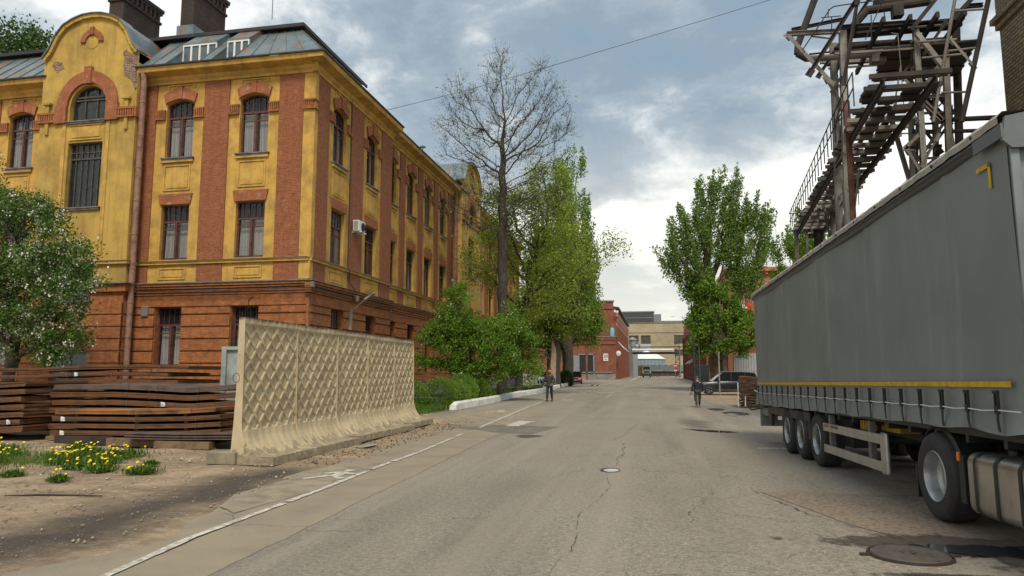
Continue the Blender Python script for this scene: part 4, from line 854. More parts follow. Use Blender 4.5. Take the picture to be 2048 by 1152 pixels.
crack([(1.2, 12.5), (.5, 9.5), (.4, 8.6)], .016, .05, 8); crack([(-4.9, 13.8), (-4.2, 14.2)], .012, .04, 9); crack([(-.2, 21.5), (2.2, 21.8), (2.9, 21.2)], .05, .06, 10)
crack([(-4.2, 16.3), (-5.6, 15.9)], .015, .03, 12); crack([(1.0, 30), (3.4, 33), (4.8, 33.6)], .12, .08, 13)
# manhole
mh = empty('manhole_cover', (2.28, 7.42, float(gz(2.28, 7.42)) + .012), 'round iron manhole cover sunk in the asphalt at the edge of the puddle', 'manhole cover', rz=.1)
mb = MB(); mb.lathe([(.001, .012), (.33, .012), (.335, .006), (.335, -.01)], n=40); mb.build('cover', mat('brown_cast_iron', (.12, .10, .082), .6, metal=.3, var=.4, vscale=9, bump=.5, bscale=40), mh)
mb = MB(); mb.lathe([(.345, -.012), (.347, .010), (.360, .011), (.366, -.012)], n=40)
for a in (0.0, math.pi * .52, math.pi): ca, sa = math.cos(a), math.sin(a); mb.box(.40 * ca - .045, .40 * ca + .045, .40 * sa - .018, .40 * sa + .018, -.01, .006)
mb.build('rim', M['iron_dk'], mh)
text('lettering', 'ГР', .14, M['iron_dk'], mh, Matrix.Translation((0, 0, .0125)), .002)
mh2 = empty('manhole_cover', (-6.3, 69, .008), 'pale ringed manhole cover far down the road past the walking man in the helmet', 'manhole cover')
mb = MB(); mb.lathe([(.001, .01), (.4, .01)], n=24); mb.build('cover', M['iron_dk'], mh2); mb = MB(); mb.lathe([(.42, .008), (1.2, .006)], n=24); mb.build('surround', M['conc_raw'], mh2)
# strewn stones and clods along the foot of the slab wall
def stones(name, n, box_, smin, smax, m, seed, avoid=None):
    r = np.random.default_rng(seed); P = np.stack([r.uniform(box_[0], box_[1], n), r.uniform(box_[2], box_[3], n)], 1); s = smin + (smax - smin) * r.random(n) ** 3
    base = np.array([(1, 0, 0), (-1, 0, 0), (0, 1, 0), (0, -1, 0), (0, 0, .7), (0, 0, -.5)], float); T = np.array([(0, 2, 4), (2, 1, 4), (1, 3, 4), (3, 0, 4), (2, 0, 5), (1, 2, 5), (3, 1, 5), (0, 3, 5)])
    V = base[None] * s[:, None, None] * r.uniform(.6, 1.2, (n, 6, 1)); a = r.uniform(0, 6.3, n); c, s_ = np.cos(a), np.sin(a)
    X = V[..., 0] * c[:, None] - V[..., 1] * s_[:, None]; Y = V[..., 0] * s_[:, None] + V[..., 1] * c[:, None]
    V = np.stack([X + P[:, :1], Y + P[:, 1:], V[..., 2] + gz(P[:, 0], P[:, 1])[:, None]], -1); F = T[None] + np.arange(n)[:, None, None] * 6
    o = npmesh(name, V, F, m, k=3); o['kind'] = 'stuff'; tag(o, {'gravel': 'loose grit and small stones scattered over the bare earth', 'rubble': 'dark clods and broken bits along the foot of the cream slab wall', 'grit': 'pale pebbles scattered on the earth by the plate stacks'}[name], 'gravel'); return o
stones('gravel', 2600, (-16, -5.6, 5, 15), .008, .035, mat('grit_stone', (.32, .27, .21), .9, var=.5, vscale=1.3), 1)
stones('rubble', 1100, (-7.3, -5.95, 12.8, 25), .006, .038, mat('dark_clod', (.12, .09, .065), .95, var=.5, vscale=2), 2)
stones('grit', 60, (-14, -6, 9, 16), .03, .07, mat('pale_pebble', (.45, .40, .33), .9), 3)
# a charred timber lath lying on the earth
mb = MB(); mb.tube([(-8.9, 8.55, .03), (-8.3, 8.62, .05), (-7.6, 8.85, .02)], [.008, .016, .01], 5); tag(mb.build('wooden_lath', M['iron_dk']), 'thin dark weathered lath lying flat on the bare earth in the left foreground', 'lath')
# ------------------------------------------------------------------ concrete slab wall of five J-shaped panels
def slab_mesh():
    W, H = 2.27, 2.78; n = 340; m = 460; th = .13
    # face profile (distance x toward the street, height z) by arc length: straight, then a foot flaring out
    prof = []
    for i in range(m):
        t = i / (m - 1) * 3.15
        if t < 2.0: prof.append((0.0 + .02 * (t / 2.0), H - t))
        else:
            a = min((t - 2.0) / .70, math.pi / 2 * .90); r = .70
            x = .02 + r * (1 - math.cos(a)) * .86; z = H - 2.0 - r * math.sin(a); rest = (t - 2.0) - a * r
            if rest > 0: x += rest * .98; z -= rest * .12
            prof.append((x, max(z, .15)))
    prof = np.array(prof); tt = np.linspace(0, 3.15, m); yy_ = np.linspace(0, W, n); Yg, Tg = np.meshgrid(yy_, tt)
    du, dv = W / 5.5, .41
    a = (Yg - .09) / du + (Tg - .22) / dv; b = (Yg - .09) / du - (Tg - .22) / dv
    fa = np.abs((a + .5) % 1 - .5); fb = np.abs((b + .5) % 1 - .5); dist = np.minimum(fa, fb)
    depth = np.clip((dist - .095) / .03, 0, 1); tilt = 1.0
    ok = (Tg > .16) & (Tg < 2.16) & (Yg > .03) & (Yg < W - .03)
    rim = np.clip((Tg - .12) / .03, 0, 1)
    dd = (-.026 * depth * tilt) * ok * np.clip((2.16 - Tg) / .03, 0, 1) - .02 * rim * (Tg < 2.5) * np.clip((2.5 - Tg) / .2, 0, 1)
    nx = np.gradient(prof[:, 1]); nz = -np.gradient(prof[:, 0]); ln = np.hypot(nx, nz); nx, nz = -nx / ln, -nz / ln
    wob = .006 * np.sin(Tg * 9 + Yg * 4) + .004 * np.sin(Yg * 23 + Tg * 7)
    X = prof[:, 0][:, None] + (dd + wob) * nx[:, None]; Z = prof[:, 1][:, None] + (dd + wob) * nz[:, None] * .6
    V = np.stack([X, Yg, Z], -1).reshape(-1, 3); i = np.arange(m - 1)[:, None] * n + np.arange(n - 1)[None, :]
    F = np.stack([i, i + 1, i + n + 1, i + n], -1).reshape(-1, 4).tolist(); V = V.tolist()
    # back and sides, closing a J-shaped solid
    fx_, fz_ = prof[:, 0], prof[:, 1]; outl = list(zip(fx_[::10], fz_[::10])) + [(fx_[-1], .15), (fx_[-1] + .02, 0.0), (-.20, 0.0), (-.19, .25), (-.155, .8), (-th, 1.4), (-th, H)]
    mb = MB(); mb.v = [tuple(p) for p in V]; mb.f = F; mb.m = [0] * len(F)
    for y in (0.0, W):
        o = len(mb.v); mb.v += [(x, y, z) for x, z in outl]; mb.f.append(list(range(o, o + len(outl)))); mb.m.append(0)
    tail = [(fx_[0], H), (-th, H), (-th, 1.4), (-.155, .8), (-.19, .25), (-.20, 0), (fx_[-1] + .02, 0), (fx_[-1], .15), (fx_[-1], fz_[-1])]
    for p, q in zip(tail, tail[1:]): mb.add([(p[0], 0, p[1]), (p[0], W, p[1]), (q[0], W, q[1]), (q[0], 0, q[1])], [(0, 1, 2, 3)])
    # rough top edge
    return mb
CM = bpy.data.materials.new('slab_concrete'); CM.use_nodes = True
def _cm():
    nt = CM.node_tree; N = nt.nodes.new; L = nt.links.new; p = nt.nodes["Principled BSDF"]; p.inputs["Roughness"].default_value = .92
    g = N("ShaderNodeNewGeometry"); co = g.outputs["Position"]; sep = N("ShaderNodeSeparateXYZ"); L(co, sep.inputs[0])
    def no(sc, scl=(1, 1, 1), det=8, rg_=.65):
        mp = N("ShaderNodeMapping"); L(co, mp.inputs[0]); mp.inputs["Scale"].default_value = scl; n = N("ShaderNodeTexNoise"); L(mp.outputs[0], n.inputs["Vector"]); n.inputs["Scale"].default_value = sc; n.inputs["Detail"].default_value = det; n.inputs["Roughness"].default_value = rg_; return n.outputs["Fac"]
    def rg(f, a, b, lo=0, hi=1): r = N("ShaderNodeMapRange"); L(f, r.inputs[0]); r.inputs[1].default_value = a; r.inputs[2].default_value = b; r.inputs[3].default_value = lo; r.inputs[4].default_value = hi; return r.outputs[0]
    def ma(op, a, b):
        x = N("ShaderNodeMath"); x.operation = op
        for i, v in enumerate((a, b)):
            if isinstance(v, (int, float)): x.inputs[i].default_value = v
            else: L(v, x.inputs[i])
        return x.outputs[0]
    def mix(f, a, b):
        x = N("ShaderNodeMix"); x.data_type = 'RGBA'; L(f, x.inputs[0])
        for i, v in ((6, a), (7, b)):
            if isinstance(v, tuple): x.inputs[i].default_value = (*v, 1)
            else: L(v, x.inputs[i])
        return x.outputs[2]
    c = mix(rg(no(1.4), .35, .7), (.54, .45, .285), (.42, .345, .22))
    c = mix(ma('MULTIPLY', rg(no(1.0, (2, 7, .7)), .52, .7), .5), c, (.30, .26, .19))
    # paint worn off the foot and the near end: bare concrete shows in ragged patches
    z = ma('ADD', sep.outputs[2], ma('MULTIPLY', ma('SUBTRACT', no(4.5, (1, 1.5, .8)), .5), 1.1)); foot = rg(z, .20, .26, 1, 0)
    c = mix(foot, c, mix(rg(no(9), .4, .6), (.33, .27, .18), (.22, .18, .125)))
    top = ma('MULTIPLY', rg(ma('ADD', sep.outputs[2], ma('MULTIPLY', no(6, (1, 3, .6)), .18)), 2.80, 2.86, 0, 1), .9); c = mix(top, c, (.07, .06, .05))
    y = rg(ma('ADD', sep.outputs[1], ma('MULTIPLY', no(2.5), .22)), 12.37, 12.43, 1, 0); c = mix(ma('MULTIPLY', y, .75), c, (.32, .285, .22))
    c = mix(ma('MULTIPLY', rg(no(11), .58, .72), .55), c, (.16, .135, .10))
    L(c, p.inputs["Base Color"]); b = N("ShaderNodeBump"); b.inputs["Strength"].default_value = .6; b.inputs["Distance"].default_value = .012; L(no(22), b.inputs["Height"]); L(b.outputs[0], p.inputs["Normal"])
_cm()
sm = slab_mesh(); first = sm.build('concrete_wall_panel', CM, smooth=False)
XW = -7.70
for i in range(5):
    o = first if i == 0 else first.copy()
    if i: COL.objects.link(o)
    y = 12.36 + i * 2.15 + (.09 if i == 4 else 0); o.scale = (1, .922, 1); o.location = (XW - .03 * (y - 12.36) + (0, .012, -.015, .01, -.05)[i], y, (0, -.012, .008, -.01, .012)[i]); o.rotation_euler = (0, R((0, .25, -.3, .2, -.5)[i]), R((0, .15, -.2, .1, .3)[i]))
    tag(o, ('nearest cream concrete panel with diamond relief and a bare grey end, beside the steel plates', 'second diamond relief concrete panel counting from the near end of the wall', 'middle panel of the cream diamond relief concrete wall', 'fourth diamond relief concrete panel, just before the wide dark gap', 'farthest diamond relief concrete panel, beyond the wide dark gap and beside the hedge')[i], 'wall panel', 'panels of the diamond relief concrete wall')
mb = MB(); mb.box(-8.35, -7.75, 12.28, 12.58, 0, .24); tag(mb.build('concrete_block', M['conc_raw'], bevel=.02), 'small bare concrete block at the foot of the near end of the slab wall', 'block')
mb = MB(); mb.tube([(-7.82 + .07 * math.cos(a), 12.38, 1.62 + .09 * math.sin(a)) for a in np.linspace(0, 6.1, 14)], .007, 5); lo = mb.build('lifting_ring', M['iron_rust'], first); lo.matrix_parent_inverse = Matrix.Identity(4); lo.location = (-XW - .02, -12.38, 0)
mb = MB(); mb.box(-12.45, -10.2, 18.9, 19.15, 0, 2.46); mb.box(-12.45, -12.3, 18.82, 18.90, 0, 2.46); mb.box(-12.3, -10.2, 18.82, 18.90, 2.36, 2.46)
tag(mb.build('concrete_slab', M['conc_grey'], bevel=.01), 'upright grey concrete slab with blue paint stains, standing behind the plate stacks', 'slab')

# ------------------------------------------------------------------ stacks of rusty steel plate
def bend(profile, x): return float(np.interp(x, [p[0] for p in profile], [p[1] for p in profile]))
def bundle(x0, x1, y0, y1, z, t, prof, m, label, group, yaw=0.0, tagside=None, bands=(.2, .55, .85), sheets=4):
    """a bundle of thick sheets: thin layers with slightly uneven edges, sagging along its length"""
    L = x1 - x0; n = 26; cxm = (x0 + x1) / 2; cym = (y0 + y1) / 2; mb = MB(); r = random.Random(int(z * 997 + x0 * 31))
    for k in range(sheets):
        za, zb_ = z + t * k / sheets, z + t * (k + 1) / sheets - .003; e0, e1, ey = r.uniform(-.02, .02), r.uniform(-.03, .03), r.uniform(-.012, .012); P = []
        for i in range(n + 1):
            s = i / n; x = -L / 2 + e0 + (L + e1 - e0) * s; dz = bend(prof, s) ; P.append((x, dz))
        D = (y1 - y0) / 2
        lo_f = [(x, -D + ey, za - z + d) for x, d in P]; lo_b = [(x, D + ey, za - z + d) for x, d in P]; hi_f = [(x, -D + ey, zb_ - z + d) for x, d in P]; hi_b = [(x, D + ey, zb_ - z + d) for x, d in P]
        mb.grid([lo_b, lo_f, hi_f, hi_b, lo_b]); mb.add([lo_f[0], lo_b[0], hi_b[0], hi_f[0]], [(0, 1, 2, 3)]); mb.add([lo_f[-1], lo_b[-1], hi_b[-1], hi_f[-1]], [(3, 2, 1, 0)])
    o = mb.build('steel_plate_bundle', m); o.location = (cxm, cym, z); o.rotation_euler = (0, 0, yaw); tag(o, label, 'steel plates', group)
    for s in bands:
        x = -L / 2 + L * s; d = bend(prof, s); b = MB(); b.box(x - .014, x + .014, -D - .018, -D - .014, d - .008, d + t + .008); b.box(x - .014, x + .014, -D - .018, D * .2, d + t + .004, d + t + .008); b.build('steel_band', M['rust_gr'], o)
    if tagside is not None:
        x = -L / 2 + L * tagside; d = bend(prof, tagside); b = MB(); b.add([(x - .07, -D - .03, d + t + .01), (x + .05, -D - .03, d + t - .01), (x + .08, -D - .05, d + t - .10), (x - .04, -D - .05, d + t - .11)], [(0, 1, 2, 3)]); b.build('paper_tag', M['paper'], o, recalc=False)
    return o
def spacer(x, y, z, h, label, w=.09, ln=1.2):
    mb = MB(); mb.box(-w / 2, w / 2, -ln / 2, ln / 2, 0, h); o = mb.build('timber_spacer', M['wood']); o.location = (x, y, z); o.rotation_euler = (0, 0, random.uniform(-.05, .05)); tag(o, label, 'timber', 'timber spacers between the plate bundles')
ordn = ['lowest', 'second', 'third', 'fourth', 'fifth', 'sixth', 'seventh', 'eighth', 'ninth', 'tenth']
profA = [(0, 0), (.5, -.01), (.66, 0), (.80, .06), (1, .13)]
profB = [(0, .01), (.35, .03), (.55, .0), (.75, -.05), (.9, .0), (1, .05)]
gA = 'rusty plate bundles of the far left stack'; gB = 'rusty plate bundles of the middle stack'; gC = 'orange rusted plate bundles of the front stack'
NA = 7
for k in range(NA):
    z = .10 + k * .190; bundle(-22.5, -15.55 - .1 * (k % 3 == 1), 15.45, 17.4, z, .122 if k else .16, profA, M['rust'], f'{ordn[k]} bundle from the ground in the rusty plate stack at the left edge', gA, yaw=R(-2), tagside=.955 if k in (1,) else None, bands=(.3, .86))
    if k < NA - 1: spacer(-17.4, 16.4, z + .125, .06, f'timber spacer lying on the {ordn[k]} bundle of the plate stack at the left edge')
NB = 7
for k in range(NB):
    z = .06 + k * .200; x1 = -10.15 if k > 3 else -10.6
    bundle(-15.45 - .08 * (k % 2), x1, 16.05, 18.1, z, .125 if k else .17, profB if k > 2 else [(0, 0), (1, 0)], M['rust'] if k < NB - 1 else M['rust_gr'], f'{ordn[k]} bundle from the ground in the middle rusty plate stack' + (', its grey top sheet showing' if k == NB - 1 else ''), gB, tagside=.62 if k == 4 else None, bands=(.42, .58, .80))
    if k < NB - 1:
        for j, xx in enumerate((-14.2, -12.9, -12.35, -11.75)): spacer(xx, 17.0, z + .13 + (.02 if xx > -14 else .03), .05, f'{("left", "inner left", "inner right", "right")[j]} timber spacer on the {ordn[k]} bundle of the middle plate stack')
for k in range(4):
    z = .22 + k * .165; bundle(-14.35, -10.02 + (.15 if k < 3 else 0), 15.0, 16.0, z, .10, [(0, 0), (.5, .01), (.8, .045), (1, .10)], M['rust_hi'] if k == 3 else M['rust'], f'{ordn[k]} bundle from the ground in the low orange rusted stack in front' , gC, tagside=.06 if k in (0, 2) else None, bands=(.5, .86), sheets=3)
    if k < 3:
        for j, xx in enumerate((-13.9, -12.2, -10.9)): spacer(xx, 15.5, z + .102 + (.035 if xx > -11.5 else 0), .06, f'{("left", "middle", "right")[j]} timber spacer on the {ordn[k]} bundle of the low orange front stack', ln=.66)
for k in range(3): bundle(-22, -13.3 - .35 * k * (k != 2) + (.3 if k == 2 else 0), 17.3 + .8, 19.3 + .8, 1.32 + k * .205, .11, [(0, -.02), (.45, 0), (.62, .07), (.8, .09), (1, .06)], M['rust'], f'{("lowest", "middle", "topmost")[k]} of the three long sheet bundles spanning behind the plate stacks', 'long sheet bundles along the back', bands=(.35, .6, .78, .9), tagside=.64 if k == 1 else None)
for k in range(5): bundle(-21.5, -14.4, 17.4 + .8, 19.2 + .8, .1 + k * .24, .16, [(0, 0), (1, 0)], M['rust'], f'{ordn[k]} bundle from the ground under the long sheet bundles at the back', 'bundles under the long sheet bundles')
for k in range(3): bundle(-12.0, -9.2, 14.55, 15.5, .20 + k * .055, .03, [(0, -.0), (.5, .0), (1, .03)], M['rust_gr'], f'{("lowest", "middle", "uppermost")[k]} thin grey brown plate in the flat pile beside the slab wall', 'thin plates beside the slab wall', bands=(), sheets=1)
for i, (x0, x1, y, h) in enumerate(((-15.3, -12.6, 15.75, .10), (-14.3, -12.7, 14.98, .20), (-12.7, -10.4, 14.8, .18), (-11.2, -9.8, 14.5, .17))):
    mb = MB(); mb.box(x0, x1, y, y + .22, 0, h); tag(mb.build('timber_beam', M['wood'] if i != 1 else M['iron_dk'], bevel=.01), ('pale timber beam under the middle plate stack', 'dark tarred beam under the left end of the front stack', 'grey timber beam under the right half of the front stack', 'short timber beam under the thin plates by the slab wall')[i], 'timber beam')

# ------------------------------------------------------------------ kerbs and low fences
ks = [(-8.95, 31.2), (-8.93, 35.1), (-8.95, 39.1), (-9.2, 44.4), (-9.3, 49.6), (-9.05, 54), (-9.1, 58.2), (-9.5, 64), (-9.8, 71), (-10.05, 79), (-10.2, 88)]
nm = ['nearest', 'second', 'third', 'fourth', 'fifth', 'sixth', 'seventh', 'eighth', 'ninth', 'farthest']
for i, (a, b) in enumerate(zip(ks, ks[1:])):
    L_ = math.dist(a, b) - .05; rz = math.atan2(b[1] - a[1], b[0] - a[0]); mb = MB(); n = 8; rows = []
    for s in range(n + 1):
        x = L_ * s / n; w = .17 + random.uniform(-.012, .012); h = .36 + random.uniform(-.015, .015) - (.12 if (i == 0 and s == 0) else 0); rows.append([(x, -w, 0), (x, -w * .85, h * .8), (x, -w * .55, h), (x, w * .55, h), (x, w * .85, h * .8), (x, w, 0)])
    mb.grid(rows)
    for r_ in (rows[0], rows[-1]): mb.add(r_, [tuple(range(6))])
    o = mb.build('kerb_block', M['white']); o.location = (a[0], a[1], 0); o.rotation_euler = (R(random.uniform(-2.5, 2.5)), 0, rz); tag(o, f'{nm[i]} long whitewashed concrete kerb block edging the grass on the left', 'kerb block', 'whitewashed kerb blocks')
def rail_fence(pts, h, label, posts=2.4, r=.022):
    t = empty('rail_fence', (*pts[0], 0), label, 'fence'); o = Vector((*pts[0], 0)); mb = MB(); mb.tube([Vector((*p, h)) - o for p in pts], r, 6); mb.build('top_rail', M['fence'], t)
    for a, b in zip(pts, pts[1:]):
        n = max(1, int(math.dist(a, b) / posts))
        for k in range(n): s = k / n; x, y = a[0] + (b[0] - a[0]) * s, a[1] + (b[1] - a[1]) * s; mb = MB(); mb.tube([Vector((x, y, 0)) - o, Vector((x, y, h)) - o], r, 6); mb.build('post', M['fence'], t)
rail_fence([(-9.85, 39), (-9.6, 50), (-9.6, 62), (-10.4, 76), (-11.4, 88)], .62, 'low dull green pipe rail running along the grass behind the white kerb')
rail_fence([(-14.0, 58), (-13.2, 64), (-12.9, 80)], .62, 'low pipe rail farther back between the grass and the office block')
rail_fence([(-15, 31), (-9.5, 30.6), (-9.3, 36)], .55, 'low dark pipe rail half hidden in the hedge beyond the slab wall')
def fence_ground():
    mb = MB(); mb.add([(-15.3, 24.5, .0), (-9.1, 29.2, .0), (-9.1, 38.5, .0), (-9.4, 50, .02), (-9.3, 60, .03), (-10.3, 86, .03), (-11.5, 88, .02), (-15.3, 60, .02)], [tuple(range(8))]); o = mb.build('flower_bed_soil', M['soil'], recalc=False); o['kind'] = 'structure'
fence_ground()
mb = MB(); mb.add([(-15.35, 62, .025), (-11.3, 62, .02), (-12.5, 100, .02), (-30, 100, .02), (-30, 86, .02), (-15.35, 86, .02)], [tuple(range(6))]); o = mb.build('side_pavement', PM3, recalc=False); o['kind'] = 'structure'
# ------------------------------------------------------------------ trees
def grow(attr, root_pts, step, di, dk, maxit=160, seed=0, bias=0.0):
    """space colonisation; returns nodes, parents"""
    r = np.random.default_rng(seed); nodes = [np.array(p, float) for p in root_pts]; par = [-1] + list(range(len(root_pts) - 1))
    A = np.array(attr, float); alive = np.ones(len(A), bool); best = np.full(len(A), 1e9); bi = np.zeros(len(A), int)
    def upd(st):
        Nw = np.array(nodes[st:]); 
        if len(Nw) == 0: return
        for s in range(0, len(Nw), 256):
            c = Nw[s:s + 256]; d = np.linalg.norm(A[:, None] - c[None], axis=2); j = d.argmin(1); dm = d[np.arange(len(A)), j]; u = dm < best; best[u] = dm[u]; bi[u] = st + s + j[u]
    upd(0)
    for it in range(maxit):
        act = alive & (best < di)
        if not act.any():
            if not alive.any(): break
            # pull toward the nearest remaining attractor
            k = np.where(alive)[0][best[alive].argmin()]; act = np.zeros(len(A), bool); act[k] = True
        idx = np.where(act)[0]; dirs = {}
        for k in idx: v = A[k] - nodes[bi[k]]; dirs.setdefault(bi[k], []).append(v / (np.linalg.norm(v) + 1e-9))
        st = len(nodes)
        for b, vs in dirs.items():
            v = np.mean(vs, 0) + r.normal(0, .12, 3); v[2] += bias; v /= np.linalg.norm(v) + 1e-9; nodes.append(nodes[b] + v * step); par.append(b)
        upd(st); alive &= best > dk
        if len(nodes) > 16000: break
    return np.array(nodes), np.array(par)
def tree_wood(N_, P_, r0, rmax, expo=2.3, sides=5, kids=False):
    n = len(N_); rad = np.zeros(n); ch = np.zeros(n, int); acc = np.zeros(n)
    for i in range(n - 1, -1, -1):
        rad[i] = max(r0, acc[i] ** (1 / expo)) if ch[i] else r0
        if P_[i] >= 0: acc[P_[i]] += rad[i] ** expo; ch[P_[i]] += 1
    k = rmax / max(rad[0], 1e-6); rad = np.where(rad > r0 * 1.5, r0 + (rad - r0) * (rmax - r0) / max(rad[0] - r0, 1e-6), rad)
    return rad, ch
def tubes_np(a, b, ra, rb, k):
    d = b - a; L = np.linalg.norm(d, axis=1, keepdims=True) + 1e-9; d = d / L; up = np.where(np.abs(d[:, 2:3]) < .9, np.array([[0, 0, 1.]]), np.array([[1., 0, 0]])); x = np.cross(d, up); x /= np.linalg.norm(x, axis=1, keepdims=True) + 1e-9; y = np.cross(d, x)
    t = np.arange(k) * 2 * np.pi / k; ring = x[:, None] * np.cos(t)[None, :, None] + y[:, None] * np.sin(t)[None, :, None]
    a = a - d * ra[:, None] * .3; V = np.stack([a[:, None] + ring * ra[:, None, None], b[:, None] + ring * rb[:, None, None]], 1).reshape(-1, 3)
    i = np.arange(len(ra))[:, None] * 2 * k; j = np.arange(k)[None]; j2 = (j + 1) % k; F = np.stack([i + j, i + j2, i + k + j2, i + k + j], -1).reshape(-1, 4); return V, F
def leaf_quads(P, size, seed, droop=.25, asp=.62):
    r = np.random.default_rng(seed); n = len(P); d = r.normal(0, 1, (n, 3)); d[:, 2] -= droop; d /= np.linalg.norm(d, axis=1, keepdims=True); w = np.cross(d, r.normal(0, 1, (n, 3))); w /= np.linalg.norm(w, axis=1, keepdims=True) + 1e-9
    s = size * r.uniform(.6, 1.25, (n, 1)); V = np.stack([P, P + d * s * .45 + w * s * asp * .5, P + d * s, P + d * s * .45 - w * s * asp * .5], 1).reshape(-1, 3); return V, np.arange(n * 4).reshape(-1, 4)
def ell_points(ells, n, seed, hollow=.25, lump=0.0):
    r = np.random.default_rng(seed); out = []; vol = np.array([e[3] * e[4] * e[5] for e in ells]); cnt = (vol / vol.sum() * n).astype(int) + 1
    for e, c in zip(ells, cnt):
        q = r.normal(0, 1, (c * 2, 3)); q /= np.linalg.norm(q, axis=1, keepdims=True); q *= (hollow + (1 - hollow) * r.random((c * 2, 1))) ** .55
        p = np.array(e[:3]) + q * np.array(e[3:6])
        if lump: f = np.sin(p[:, 0] * 2.1 + seed) + np.sin(p[:, 1] * 1.7 + 1.3 * seed) + np.sin(p[:, 2] * 2.4 + 2.1 * seed); p = p[f > lump * 1.2 - .9 + r.normal(0, .35, len(f))]
        out.append(p[:c])
    return np.concatenate(out)
def make_tree(base, ells, label, group=None, h=10, rmax=.3, seed=1, natt=500, leaves=12000, lsize=.16, leafm=None, barkm='bark', step=.45, trunk_to=None, spread=.38, r0=.014, twigs=0, blossom=0, blm=None, cat='tree', lump=.2, droop=.25, name='deciduous_tree', di=2.8, dk=.55, lean=(0, 0), hollow=.25, upward=0, crown_leaf_ell=None, expo=2.3, strip=False, bias=0.0, plume=0.0):
    base = np.array(base, float); t = empty(name, tuple(base), label, cat, group)
    E = [(e[0] - base[0], e[1] - base[1], e[2] - base[2], *e[3:6]) for e in ells]
    att = ell_points(E, natt, seed, hollow, lump); tt = trunk_to or min(e[2] - e[5] * .8 for e in E); k = max(3, int(tt / step)); r = np.random.default_rng(seed + 5)
    rp = [(lean[0] * i / k + .05 * math.sin(i * 1.3 + seed), lean[1] * i / k + .05 * math.cos(i * 1.1 + seed), tt * i / k) for i in range(k + 1)]
    Nn, Pp = grow(att, rp, step, di, dk, seed=seed, bias=bias); rad, ch = tree_wood(Nn, Pp, r0, rmax, expo)
    i = np.where(Pp >= 0)[0]; a, b = Nn[Pp[i]], Nn[i]; ra, rb = rad[Pp[i]], rad[i]; ra = np.minimum(ra, np.maximum(rb * 1.35, rb + .004)); ra[i <= k] = np.maximum(ra[i <= k], rad[Pp[i[i <= k]]])
    Vs, Fs, off = [], [], 0
    for sel, s in ((ra > .08, 10), ((ra <= .08) & (ra > .03), 5), (ra <= .03, 3)):
        if sel.any(): V, F = tubes_np(a[sel], b[sel], ra[sel], rb[sel], s); Vs.append(V); Fs.append(F + off); off += len(V)
    # root flare
    V, F = tubes_np(np.array([[0, 0, -.1]]), np.array([[rp[1][0], rp[1][1], rp[1][2]]]), np.array([rmax * 1.35]), np.array([rmax]), 12); Vs.append(V); Fs.append(F + off); off += len(V)
    tips = np.where(rad <= r0 * 1.6)[0]
    if twigs:   # fine upturned twigs off the thin wood
        idx = r.choice(np.where(rad < r0 * 3.2)[0], twigs); s0 = Nn[idx]; pd = s0 - Nn[np.maximum(Pp[idx], 0)]; pd /= np.linalg.norm(pd, axis=1, keepdims=True) + 1e-9
        dv = pd * .9 + r.normal(0, .55, (twigs, 3)); dv[:, 2] += .45; dv /= np.linalg.norm(dv, axis=1, keepdims=True); L = r.uniform(.25, .75, (twigs, 1)); m1 = s0 + dv * L * .55; e1 = m1 + (dv + np.array([0, 0, .45])) * L * .42
        for A_, B_, q0, q1 in ((s0, m1, r0 * .8, r0 * .6), (m1, e1, r0 * .6, r0 * .35)): V, F = tubes_np(A_, B_, np.full(twigs, q0), np.full(twigs, q1), 3); Vs.append(V); Fs.append(F + off); off += len(V)
        V, F = tubes_np(e1, e1 + dv * .06, np.full(twigs, .022), np.full(twigs, .008), 3); Vs.append(V); Fs.append(F + off); off += len(V)
        tipP = e1
    else: tipP = Nn[tips]
    npmesh('trunk', np.concatenate(Vs), np.concatenate(Fs), M[barkm] if isinstance(barkm, str) else barkm, t, smooth=True)
    if strip:
        mb = MB(); W_ = [.10, .24, .34, .38, .36, .30, .16, .04]; Z_ = [.1, .8, 1.6, 2.4, 3.2, 4.0, 4.8, 5.3]; P_ = []
        for z_, w_ in zip(Z_, W_): kx = min(k, int(z_ / step)); x0_, y0_ = rp[kx][0], rp[kx][1]; P_.append([(x0_ + (rmax * 1.06) * math.sin(q), y0_ - (rmax * 1.06) * math.cos(q), z_) for q in np.linspace(-w_ + .10, w_ + .10, 5)])
        mb.grid(P_); mb.build('bare_wood_strip', M['barewood'], t, smooth=True, recalc=False)
    if leaves:
        src = tipP if not crown_leaf_ell else tipP
        c = r.choice(len(src), leaves); g = r.normal(0, spread, (leaves, 3)); g[:, 2] *= .75
        if plume: u_ = r.random((leaves, 1)); pl = np.array([0, 0, 1.0]) + (src[c] - np.array([0, 0, src[:, 2].mean()])) * np.array([.10, .10, 0]); g = g * (1.05 - .8 * u_) + pl * (u_ * 1.3 - .35) * plume
        P = src[c] + g
        if upward: P[:, 2] += np.abs(g[:, 0]) * upward
        V, F = leaf_quads(P, lsize, seed + 9, droop); npmesh('crown', V, F, leafm, t)
        if blossom:
            ci = r.choice(len(src), max(1, blossom // 9)); P = np.repeat(src[ci] + r.normal(0, spread * .9, (len(ci), 3)), 9, 0) + r.normal(0, .075, (len(ci) * 9, 3)); V, F = leaf_quads(P, .075, seed + 19, -.2, .95); npmesh('blossom', V, F, blm, t)
    return t
LG = leafmat('fresh_green_leaf', (.06, .13, .02), (.24, .38, .05), .4); LY = leafmat('yellow_green_leaf', (.14, .20, .03), (.38, .48, .07), .45); LD = leafmat('deep_green_leaf', (.022, .06, .014), (.08, .16, .03), .25)
